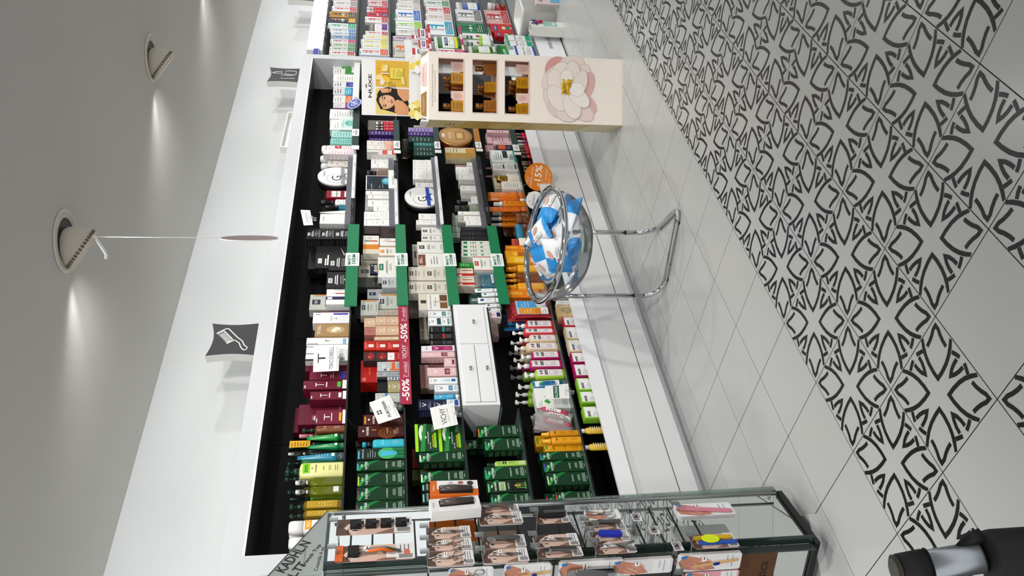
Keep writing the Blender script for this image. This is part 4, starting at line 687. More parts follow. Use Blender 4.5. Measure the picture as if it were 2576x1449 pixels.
    ('tube', 2.5770, 2.6407, 1.3800, 0.0300, 0.5050, 0.2056, 'tube', ('d88a9e', 'd88a9e'), 'pink tube standing at the back, second from the glass case, fifth shelf down', 'pink tubes at the back', 'tube'),
    ('tube', 2.7324, 2.7927, 1.3800, 0.0300, 0.5050, 0.1905, 'tube', ('d88a9e', 'd88a9e'), 'pink tube standing at the back, third from the glass case, fifth shelf down', 'pink tubes at the back', 'tube'),
    ('box', 2.6937, 2.7875, 1.3000, 0.0400, 0.5050, 0.2009, 'pinkbk', (), 'rose carton with dark window, by coral label, fifth shelf down', None, 'carton'),
    ('box', 2.6448, 2.7153, 1.2500, 0.0500, 0.5050, 0.1227, 'dkcor', (), 'dark carton with coral red square, fifth shelf down', None, 'carton'),
    ('box', 2.7167, 2.7736, 1.2500, 0.0500, 0.5050, 0.1394, 'pinkl', (), 'pale pink carton under the leaflet picture carton, fifth shelf down', None, 'carton'),
    ('box', 2.8006, 2.9456, 1.2900, 0.0500, 0.5050, 0.1810, 'pinkl', (), 'rose carton with plum lettering beside leaflet carton, fifth shelf down', None, 'carton'),
    ('box', 2.7372, 2.9326, 1.3410, 0.0380, 0.5050, 0.1219, 'leaf', (), 'carton with hand and yellow panel picture, fifth shelf down', None, 'carton'),
    ('box', 2.8961, 2.9382, 1.2500, 0.0390, 0.5050, 0.1760, 'pinkl', (), 'pink carton touching the cardboard stand, fifth shelf down', None, 'carton'),
    ('box', 0.6475, 0.7270, 1.2050, 0.0450, 0.3600, 0.0941, 'soap', ('c8283c',), 'red boxed soap with white label, bottom tray', 'boxed soaps in the bottom tray', 'soap'),
    ('box', 0.5418, 0.6409, 1.2050, 0.0450, 0.3600, 0.0981, 'soap', ('dcc8a0',), 'cream boxed soap beside the red one, bottom tray', 'boxed soaps in the bottom tray', 'soap'),
    ('box', 0.4395, 0.5353, 1.2050, 0.0450, 0.3600, 0.1002, 'soap', ('dcc8a0',), 'cream boxed soap beside the magenta ones, bottom tray', 'boxed soaps in the bottom tray', 'soap'),
    ('box', 0.3555, 0.4347, 1.2050, 0.0450, 0.3600, 0.0985, 'soap', ('b0175c',), 'magenta boxed soap next to cream soap, bottom tray', 'boxed soaps in the bottom tray', 'soap'),
    ('box', 0.2513, 0.3448, 1.2050, 0.0450, 0.3600, 0.1005, 'soap', ('b0175c',), 'magenta boxed soap next to lime soap, bottom tray', 'boxed soaps in the bottom tray', 'soap'),
    ('box', 0.1520, 0.2401, 1.2050, 0.0450, 0.3600, 0.1017, 'soap', ('8cc63a',), 'lime boxed soap next to magenta soap, bottom tray', 'boxed soaps in the bottom tray', 'soap'),
    ('box', 0.0641, 0.1439, 1.2050, 0.0450, 0.3600, 0.1027, 'soap', ('8cc63a',), 'lime boxed soap in the middle of three, bottom tray', 'boxed soaps in the bottom tray', 'soap'),
    ('box', 0.7284, 0.8283, 1.2050, 0.0600, 0.3600, 0.1149, 'soapb', (), 'tan boxed soap with oval window, bottom tray', 'boxed soaps in the bottom tray', 'soap'),
    ('box', 0.8350, 0.8697, 1.2050, 0.0500, 0.3600, 0.1083, 'wlin', (), 'white soap carton under the basket edge, bottom tray', 'boxed soaps in the bottom tray', 'soap'),
    ('box', 0.9194, 0.9733, 1.2050, 0.0500, 0.3600, 0.1111, 'wlinbk', (), 'white carton seen past the plastic bowl, bottom tray', None, 'carton'),
    ('box', -0.0412, 0.0386, 1.2050, 0.0450, 0.3600, 0.1064, 'soap', ('8cc63a',), 'lime boxed soap nearest the glass case, bottom tray', 'boxed soaps in the bottom tray', 'soap'),
    ('box', 0.4866, 0.6628, 1.3300, 0.0500, 0.3600, 0.1002, 'navyb', (), 'dark navy glittery carton behind the soaps, bottom tray', None, 'carton'),
    ('box', 0.7788, 0.8606, 1.3600, 0.0600, 0.3600, 0.1040, 'beigelin', (), 'grey brown carton behind the red soap, bottom tray', None, 'carton'),
    ('bt', 2.8163, 2.8534, 1.2150, 0.0220, 0.3600, 0.1053, 'polish', ('c01048*', '8a7a66', 0.55, 'lab0'), 'nail polish bottle in red or plum with square cap, eighth from the glass case', 'nail polish bottles', 'nail polish'),
    ('bt', 2.7719, 2.8086, 1.2150, 0.0220, 0.3600, 0.1040, 'polish', ('c2184a*', '8a7a66', 0.55, 'lab0'), 'nail polish bottle in red or plum with square cap, seventh from the glass case', 'nail polish bottles', 'nail polish'),
    ('bt', 2.7134, 2.7495, 1.2150, 0.0220, 0.3600, 0.1029, 'polish', ('7a3a5a*', 'f0f0ee', 0.55, 'lab0'), 'nail polish bottle in red or plum with square cap, sixth from the glass case', 'nail polish bottles', 'nail polish'),
    ('bt', 2.6626, 2.6983, 1.2150, 0.0220, 0.3600, 0.1064, 'polish', ('a01840*', 'f0f0ee', 0.55, 'lab0'), 'nail polish bottle in red or plum with square cap, fifth from the glass case', 'nail polish bottles', 'nail polish'),
    ('bt', 2.6240, 2.6594, 1.2150, 0.0220, 0.3600, 0.1052, 'polish', ('c01c24*', '8a7a66', 0.55, 'lab0'), 'nail polish bottle in red or plum with square cap, fourth from the glass case', 'nail polish bottles', 'nail polish'),
    ('bt', 2.5844, 2.6194, 1.2150, 0.0220, 0.3600, 0.1043, 'polish', ('b81a20*', '8a7a66', 0.55, 'lab0'), 'nail polish bottle in red or plum with square cap, third from the glass case', 'nail polish bottles', 'nail polish'),
    ('bt', 2.5450, 2.5797, 1.2150, 0.0220, 0.3600, 0.1064, 'polish', ('a81018*', '8a7a66', 0.55, 'lab0'), 'nail polish bottle in red or plum with square cap, second from the glass case', 'nail polish bottles', 'nail polish'),
    ('bt', 2.4938, 2.5281, 1.2150, 0.0220, 0.3600, 0.1018, 'polish', ('c8202c*', '8a7a66', 0.55, 'lab0'), 'nail polish bottle in red or plum with square cap, first from the glass case', 'nail polish bottles', 'nail polish'),
    ('bt', 2.4329, 2.4638, 1.2250, 0.0220, 0.3600, 0.1037, 'polish', ('5a1020*', '9a8a74', 0.55, 'lab0'), 'dark or bronze nail polish bottle with square cap, upper fifth from the glass case', 'nail polish bottles', 'nail polish'),
    ('bt', 2.4017, 2.4324, 1.2250, 0.0220, 0.3600, 0.1056, 'polish', ('6a1424*', '9a8a74', 0.55, 'lab0'), 'dark or bronze nail polish bottle with square cap, lower fifth from the glass case', 'nail polish bottles', 'nail polish'),
    ('bt', 2.3576, 2.3880, 1.2250, 0.0220, 0.3600, 0.1018, 'polish', ('3a1018*', '9a8a74', 0.55, 'lab0'), 'dark or bronze nail polish bottle with square cap, fourth from the glass case', 'nail polish bottles', 'nail polish'),
    ('bt', 2.3151, 2.3451, 1.2250, 0.0220, 0.3600, 0.1038, 'polish', ('8a7a70*', '9a8a74', 0.55, 'lab0'), 'dark or bronze nail polish bottle with square cap, third from the glass case', 'nail polish bottles', 'nail polish'),
    ('bt', 2.0286, 2.0564, 1.2250, 0.0220, 0.3600, 0.1147, 'polish', ('5a4a3a*', '9a8a74', 0.55, 'lab0'), 'dark or bronze nail polish bottle with square cap, second from the glass case', 'nail polish bottles', 'nail polish'),
    ('bt', 2.0005, 2.0281, 1.2250, 0.0220, 0.3600, 0.1165, 'polish', ('b89a6a*', '9a8a74', 0.55, 'lab0'), 'dark or bronze nail polish bottle with square cap, upper first from the glass case', 'nail polish bottles', 'nail polish'),
    ('bt', 1.9714, 1.9988, 1.2250, 0.0220, 0.3600, 0.1170, 'polish', ('c8a878*', '9a8a74', 0.55, 'lab0'), 'dark or bronze nail polish bottle with square cap, lower first from the glass case', 'nail polish bottles', 'nail polish'),
    ('box', 4.0761, 4.1529, 1.2150, 0.0120, 1.7270, 0.2229, 'dpack', ('e4e2e0', 'b8202a'), 'white toothbrush pack with red dots, dental unit top row', 'hanging toothbrush packs', 'toothbrush pack'),
    ('box', 4.1617, 4.2320, 1.2150, 0.0120, 1.7270, 0.2232, 'dpack', ('dfe0dc', '2f7a3a'), 'white toothbrush pack with green dots, dental unit top row', 'hanging toothbrush packs', 'toothbrush pack'),
    ('box', 4.2417, 4.3092, 1.2150, 0.0120, 1.7270, 0.2157, 'dpack', ('cfd6cc', '2f8a3a'), 'clear toothbrush pack with green head, dental unit top row', 'hanging toothbrush packs', 'toothbrush pack'),
    ('box', 4.3174, 4.3942, 1.2150, 0.0120, 1.7270, 0.2235, 'dpack', ('e0dedc', 'a8285a'), 'white toothbrush pack with magenta dots, dental unit top row', 'hanging toothbrush packs', 'toothbrush pack'),
    ('box', 4.4035, 4.4733, 1.2150, 0.0120, 1.7270, 0.2229, 'dpack', ('9fb4c4', '1f5a9a'), 'blue grey toothbrush pack, dental unit top row', 'hanging toothbrush packs', 'toothbrush pack'),
    ('box', 4.4822, 4.5426, 1.2150, 0.0120, 1.7270, 0.2261, 'dpack', ('dfe2e4', '3a6a9a'), 'white toothbrush pack with blue dots, dental unit top row', 'hanging toothbrush packs', 'toothbrush pack'),
    ('box', 4.5485, 4.6161, 1.2150, 0.0120, 1.7270, 0.2380, 'dpack', ('dfe2e4', '4a7ab0'), 'pale toothbrush pack with faint blue dots, dental unit top row', 'hanging toothbrush packs', 'toothbrush pack'),
    ('box', 4.6275, 4.7399, 1.2150, 0.0120, 1.7270, 0.2600, 'dpack', ('d8e0da', '3a9a7a'), 'clear pack with green brush, dental unit top row', 'hanging toothbrush packs', 'toothbrush pack'),
    ('box', 4.7538, 4.8645, 1.2150, 0.0120, 1.7270, 0.2600, 'dpack', ('2a3050', 'c8962a'), 'navy and amber pack, dental unit top row', 'hanging toothbrush packs', 'toothbrush pack'),
    ('box', 4.8753, 5.0026, 1.2150, 0.0120, 1.7270, 0.2600, 'dpack', ('b8862a', '2a2a3a'), 'amber gold pack, dental unit top row', 'hanging toothbrush packs', 'toothbrush pack'),
    ('box', 5.0160, 5.1279, 1.2150, 0.0120, 1.7270, 0.2415, 'dpack', ('e6e2e2', 'c0283a'), 'white pack with red diagonal, dental unit top row', 'hanging toothbrush packs', 'toothbrush pack'),
    ('box', 5.1423, 5.2618, 1.2150, 0.0120, 1.7270, 0.2331, 'dpack', ('e0e0de', '8a8a8a'), 'white pack with grey lettering, dental unit top row', 'hanging toothbrush packs', 'toothbrush pack'),
    ('box', 5.2733, 5.4459, 1.2150, 0.0120, 1.7270, 0.2492, 'dpack', ('e0e0de', 'b0303a'), 'white pack at the frame edge, dental unit top row', 'hanging toothbrush packs', 'toothbrush pack'),
    ('box', 4.1016, 4.2270, 1.2150, 0.0300, 1.4320, 0.2592, 'dpack', ('d8e2e8', 'd8501e'), 'clear pack with orange and red brushes, dental unit second row', None, 'dental pack'),
    ('box', 4.2373, 4.3255, 1.2150, 0.0300, 1.4320, 0.2441, 'dpack', ('e6e6e2', 'd8d01e'), 'white pack with yellow base, dental unit second row', None, 'dental pack'),
    ('box', 4.3338, 4.4154, 1.2150, 0.0300, 1.4320, 0.2500, 'dpack', ('e6e6e2', 'c8c01e'), 'white pack with yellow green base, dental unit second row', None, 'dental pack'),
    ('box', 4.4304, 4.5095, 1.2150, 0.0300, 1.4320, 0.2340, 'dpack', ('e8e6e4', 'd8d01e'), 'white pack with bright yellow base, dental unit second row', None, 'dental pack'),
    ('box', 4.5210, 4.5973, 1.2150, 0.0300, 1.4320, 0.2130, 'dpack', ('eae8e6', 'b8283a'), 'white pack with red top edge, dental unit second row', None, 'dental pack'),
    ('box', 4.7951, 4.9213, 1.2150, 0.0300, 1.4320, 0.2197, 'dpack', ('e8e4e4', 'b81a24'), 'white carton with red block, dental unit second row', None, 'dental pack'),
    ('box', 4.9332, 5.0253, 1.2150, 0.0300, 1.4320, 0.2046, 'dpack', ('c8303a', '5a2a6a'), 'red carton with violet end, dental unit second row', None, 'dental pack'),
    ('box', 5.1864, 5.3201, 1.2150, 0.0300, 1.4320, 0.1983, 'dpack', ('d8c8c8', 'b8303a'), 'pale carton with red lettering, dental unit second row', None, 'dental pack'),
    ('box', 5.3331, 5.4706, 1.2150, 0.0300, 1.4320, 0.1999, 'dpack', ('d8d8d6', '8a8a8a'), 'grey white carton at the frame edge, dental unit second row', None, 'dental pack'),
    ('bt', 4.6287, 4.7933, 1.2150, 0.0400, 1.4320, 0.1724, 'cap', ('e6e4e2', '8a8682', 0.75, 'dlabp'), 'white mouthwash bottle with purple label, dental unit second row', None, 'bottle'),
    ('bt', 5.0400, 5.1150, 1.2150, 0.0350, 1.4320, 0.2058, 'cyl', ('c8282e*', 'e6dede', 0.68, 'lab0w'), 'red mouthwash bottle with pale cap, first from the glass case, dental unit second row', 'matching set: red mouthwash bottle with pale cap', 'bottle'),
    ('bt', 5.1204, 5.1773, 1.2150, 0.0350, 1.4320, 0.2066, 'cyl', ('c8282e*', 'e6dede', 0.68, 'lab0w'), 'red mouthwash bottle with pale cap, second from the glass case, dental unit second row', 'matching set: red mouthwash bottle with pale cap', 'bottle'),
    ('box', 4.0910, 4.4131, 1.2150, 0.0400, 1.1190, 0.2812, 'dpack', ('c8c4ba', 'e0702a'), 'clear pack of orange and green interdental brushes, dental unit third row', None, 'dental pack'),
    ('box', 4.4283, 4.5184, 1.2150, 0.0400, 1.1190, 0.2786, 'dpack', ('c8b8c4', '8a4a7a'), 'clear pack with purple brushes, dental unit third row', None, 'dental pack'),
    ('box', 4.5477, 4.6884, 1.2150, 0.0400, 1.1190, 0.2497, 'dpack', ('e4e4e0', '9aa0a0'), 'white dental carton, dental unit third row', None, 'dental pack'),
    ('box', 4.7044, 4.8564, 1.2150, 0.0400, 1.1190, 0.2474, 'dpack', ('e6eae2', '8ac02a'), 'white carton with green end panel, dental unit third row', None, 'dental pack'),
    ('box', 4.8707, 5.1324, 1.2150, 0.0400, 1.1190, 0.2442, 'dpack', ('e4e6e8', '2f6ac0'), 'white carton with two blue squares, dental unit third row', None, 'dental pack'),
    ('box', 5.1484, 5.2844, 1.2150, 0.0400, 1.1190, 0.2334, 'dpack', ('e6e4e2', 'c8b8b0'), 'white carton with pale pattern, dental unit third row', None, 'dental pack'),
    ('box', 5.2987, 5.4616, 1.2150, 0.0400, 1.1190, 0.2212, 'dpack', ('e4e2e0', '9a9a9a'), 'white carton at the frame edge, third row, dental unit third row', None, 'dental pack'),
    ('box', 4.7783, 5.2648, 1.3000, 0.0500, 1.1190, 0.2878, 'dpack', ('4a8a6a', 'e8e8e8'), 'tall green edged carton at the back, dental unit third row', None, 'dental pack'),
    ('box', 4.5893, 4.9094, 1.2150, 0.0500, 0.8220, 0.2674, 'dpack', ('e8eaea', '1f9ab8'), 'white carton with turquoise percent banner, dental unit fourth row', None, 'dental pack'),
    ('box', 4.9196, 5.0672, 1.2150, 0.0500, 0.8220, 0.2543, 'dpack', ('e8e4e2', 'c0a89a'), 'white tube pack with pale print, dental unit fourth row', None, 'dental pack'),
    ('box', 5.0756, 5.2450, 1.2150, 0.0500, 0.8220, 0.2425, 'dpack', ('e8e4e2', 'c81e2a'), 'white carton with red tube picture, dental unit fourth row', None, 'dental pack'),
    ('box', 5.2596, 5.3967, 1.2150, 0.0500, 0.8220, 0.2600, 'dpack', ('e6e6e2', '3a8a5a'), 'white carton with green red marks, dental unit fourth row', None, 'dental pack'),
    ('box', 5.4107, 5.5518, 1.2150, 0.0500, 0.8220, 0.2489, 'dpack', ('e6e4e2', '9a9a9a'), 'white carton at the frame edge, fourth row, dental unit fourth row', None, 'dental pack'),
    ('box', 4.6557, 4.8863, 1.2150, 0.0400, 0.5220, 0.2681, 'dpack', ('1a7a4a', '0f5a34'), 'bright green toothbrush holder pack, dental unit fifth row', None, 'dental pack'),
    ('box', 4.9370, 5.2103, 1.2150, 0.0500, 0.5220, 0.2565, 'dpack', ('dcdcda', '6a6a6a'), 'white carton with grey lettering, fifth row, dental unit fifth row', None, 'dental pack'),
    ('bt', 5.2259, 5.4294, 1.2150, 0.0400, 0.5220, 0.2367, 'cap', ('23459a*', 'd8d8d8', 0.72, 'dlab'), 'blue mouthwash bottle with white label, dental unit fifth row', None, 'bottle'),
    ('box', 4.7156, 4.9043, 1.2150, 0.0500, 0.2500, 0.2080, 'kids', ('c81e24',), 'red kids carton with simple figure, upper, dental unit lowest row', None, 'dental pack'),
    ('box', 4.6171, 4.7149, 1.2150, 0.0500, 0.2500, 0.1850, 'kids', ('c0182a',), 'red kids carton, lower, dental unit lowest row', None, 'dental pack'),
    ('box', 4.9057, 5.2292, 1.2150, 0.0300, 0.2500, 0.2411, 'dpack', ('d8a8a4', 'b01e24'), 'pink card pack with red holder, dental unit lowest row', None, 'dental pack'),
    ('bt', 5.2738, 5.4363, 1.2150, 0.0350, 0.2500, 0.1825, 'cyl', ('c82a1e^', 'e8e0dc', 0.62, 'lab0w'), 'small red rinse bottle, dental unit lowest row', None, 'bottle'),
    ('box', 3.8956, 4.0439, 1.0300, 0.0450, 1.0920, 0.0950, 'vitis', (), 'red and white toothpaste carton in front, nearer the flower display, clear display', 'red and white toothpaste cartons', 'toothpaste'),
    ('box', 4.0962, 4.2761, 1.0300, 0.0450, 1.0920, 0.0908, 'vitis', (), 'red and white toothpaste carton in front, nearer the blue banner, clear display', 'red and white toothpaste cartons', 'toothpaste'),
    ('box', 3.8920, 4.0190, 1.0950, 0.0400, 1.0920, 0.1460, 'vitis', (), 'red and white toothpaste carton behind, nearer the flower display, clear display', 'red and white toothpaste cartons', 'toothpaste'),
    ('box', 4.2066, 4.2882, 1.0950, 0.0400, 1.0920, 0.1461, 'vitis', (), 'red and white toothpaste carton behind, nearer the blue banner, clear display', 'red and white toothpaste cartons', 'toothpaste'),
    ('bt', 3.9056, 4.1785, 1.0300, 0.0500, 0.8160, 0.2322, 'cap', ('1d8a2c^', 'e8f0e8', 0.86, 'vit'), 'green mouthwash bottle with white yellow label, clear display', None, 'bottle'),
    ('box', 3.7811, 3.8990, 1.0300, 0.0400, 0.8160, 0.2255, 'dpack', ('e8e6e6', 'b81e5a'), 'white carton with magenta end, clear display', None, 'dental pack'),
    ('box', 4.1026, 4.2286, 1.0900, 0.0500, 0.5500, 0.2357, 'vitk', (), 'white carton with child drawing and navy square, nearer one, clear display', None, 'dental pack'),
    ('box', 4.2396, 4.3716, 1.0900, 0.0500, 0.5500, 0.2250, 'vitk', (), 'white carton with child drawing and navy square, farther one, clear display', None, 'dental pack'),
    ('bt', 4.1358, 4.2307, 1.0300, 0.0300, 0.5500, 0.0886, 'cap', ('e8eee4', '9ac03a', 0.75, 'lab0'), 'white stick with lime cap, farther one, clear display', 'white sticks with lime caps', 'bottle'),
    ('bt', 4.0341, 4.1229, 1.0300, 0.0300, 0.5500, 0.0983, 'cap', ('e8eee4', '9ac03a', 0.75, 'lab0'), 'white stick with lime cap, nearer one, clear display', 'white sticks with lime caps', 'bottle'),
    ('bt', 3.8529, 4.0033, 1.0300, 0.0400, 0.5500, 0.2065, 'cap', ('6aa02a^', 'd8dcd8', 0.85, 'dlab'), 'green bottle with wide white label, clear display', None, 'bottle'),
    ('box', 4.1806, 4.2882, 1.0528, 0.0600, 0.1700, 0.2302, 'perio', ('1a9a72',), 'white teal carton, farthest on the base, white base', 'white teal cartons on the base', 'carton'),
    ('box', 4.0624, 4.1643, 1.0528, 0.0512, 0.1700, 0.2260, 'perio', ('1a9a72',), 'white teal carton in the middle of the base, white base', 'white teal cartons on the base', 'carton'),
    ('box', 3.8819, 3.9838, 1.0528, 0.0600, 0.1700, 0.2622, 'perio', ('1a9a72',), 'white teal carton next to the cardboard stand, white base', 'white teal cartons on the base', 'carton'),
    ('box', 3.7289, 3.9191, 0.9850, 0.0600, 0.1700, 0.1987, 'perio', ('2a4fb0',), 'white carton with blue edge on the base, white base', None, 'carton'),
    ('box', 3.9952, 4.1792, 1.1050, 0.0400, 0.1700, 0.3096, 'grnc', (), 'teal green carton behind white teal cartons, white base', None, 'carton'),
]
# ---------------------------------------------------------------- how each kind of carton is printed
def darker(h, f):
    h = h.lstrip('#'); return ''.join('%02x' % int(int(h[i:i + 2], 16) * f) for i in (0, 2, 4))
INK = '2a2a2e'; GREY = '8a8a8a'
def furt(P, w, h, name, tab):
    g1, g2 = '138038', '22a54c'
    P.poly([(0, .98), (.55, .82), (1, .5), (1, .62), (.6, .9), (.25, 1)], g1); P.poly([(0, .93), (.4, .84), (.8, .62), (.42, .9), (0, .97)], g2)
    P.rect(.06, .955, .72, .985, tab)
    P.rect(.38, .875, .62, .905, 'f2f2ee'); P.rect(.49, .875, .51, .905, '1a5a2a'); P.rect(.38, .888, .62, .893, '1a5a2a')
    P.text('FURTERER', .5, .80, 'e6efe6', wf=.78, hf=.052); P.rect(.3, .745, .7, .75, 'cfe0cf')
    P.text(name, .5, .38, 'e6efe6', wf=min(.7, .11 * len(name)), hf=.034)
    P.lines(.2, .85, .25, 3, .022, 'b8d0ba', .008, 3, True); P.lines(.15, .9, .14, 4, .022, 'b8d0ba', .008, 5, True); P.rect(.35, .03, .65, .04, 'b8d0ba')
def lines_only(c, u0=.12, u1=.9, v=.8, n=8, dv=.09, th=.018, mid=False, sd=1):
    return lambda P, w, h, *a: P.lines(u0, u1, v, n, dv, c, th, sd, mid)
def ops(*o): return lambda P, w, h, *a: P.run(o)
def gal(P, w, h, *a):
    P.text('GALÉNIC', .5, .84, '4a4a4a', wf=.6, hf=min(.06, .012 / h)); P.lines(.25, .75, .45, 2, .07, '9a9a9a', .012, int(w * 1e4), True); P.lines(.2, .8, .2, 2, .06, 'a8a8a8', .012, int(h * 1e4), True)
def md(P, w, h, c, *a):
    P.rect(.34, .74, .66, .94, c); P.rect(.39, .82, .61, .835, 'e8e8e0'); P.rect(.39, .86, .61, .875, 'e8e8e0')
    P.lines(.15, .85, .6, 2, .05, '5a5a56', .022, int(w * 1e4), True); P.lines(.25, .75, .46, 3, .045, '8a8a84', .012, 4, True); P.lines(.15, .85, .14, 2, .04, '8a8a84', .012, 9, True)
def mdblack(P, w, h, *a):
    P.rect(.3, .76, .6, .93, 'd8d8d6'); P.rect(.36, .83, .54, .86, '1a1a1a'); P.text('BLACK-D', .5, .62, 'f0f0ee', wf=.6, hf=.07) if False else P.lines(.12, .88, .62, 2, .08, 'f0f0ee', .04, 3, True)
    P.lines(.2, .8, .42, 3, .06, 'b8b8b8', .018, 5, True); P.lines(.12, .88, .16, 2, .06, 'b8b8b8', .018, 6, True); P.ell(.5, .26, .05, .03, 'b8b8b8')
def vcube(P, w, h, bg, fg, band):
    P.text('V', .5, .55, fg, wf=.34, hf=.3); P.lines(.15, .85, .26, 2, .1, fg, .03, 3, True); P.lines(.3, .7, .86, 1, .1, fg, .04, 3, True)
    if band: P.rect(.05, .04, .95, .22, band)
def vlong(c1, c2, v='V', tag='7a1f3a'):
    def f(P, w, h, *a):
        t = a[0] if a and isinstance(a[0], str) else tag
        P.text('VICHY', .5, .9, c2, wf=.66, hf=.05); P.text(v, .5, .72, c2, wf=.5, hf=.17)
        P.rect(.15, .22, .85, .4, t); P.lines(.22, .78, .34, 3, .045, 'f0e8e8', .012, 3, True); P.lines(.1, .9, .12, 2, .05, c2, .014, 8, True)
    return f
def tric(P, w, h, c='white', *a):
    cc = {'yellow': 'e8a818', 'white': 'e6e6e0', 'lime': '4fc23a'}[c]
    P.rect(0, 0, 1, .1, 'f2f0ee'); P.text('T', .5, .62, 'ead8dc', wf=.42, hf=.2); P.lines(.2, .8, .45, 1, .1, 'ead8dc', .03, 2, True); P.rect(.2, .14, .8, .22, cc); P.rect(.1, .94, .42, .965, 'e8e8e8')
def flower(P, u, v, r, asp, cols, n=6, a0=0):
    for k in range(n):
        a = a0 + 2 * PI * k / n; P.ell(u + .62 * r * math.cos(a), v + .62 * r * math.sin(a) * asp, r * .58, r * .36 * asp, cols[k % len(cols)], 12, rot=a)
def ampoule(P, w, h, *a):
    P.rect(.3, .42, .36, .92, 'c04020'); P.rect(.29, .3, .37, .5, 'e8d8c8'); P.lines(.45, .9, .7, 4, .08, '8a8a8a', .02); P.rect(0, .0, 1, .12, 'e0dcd4')
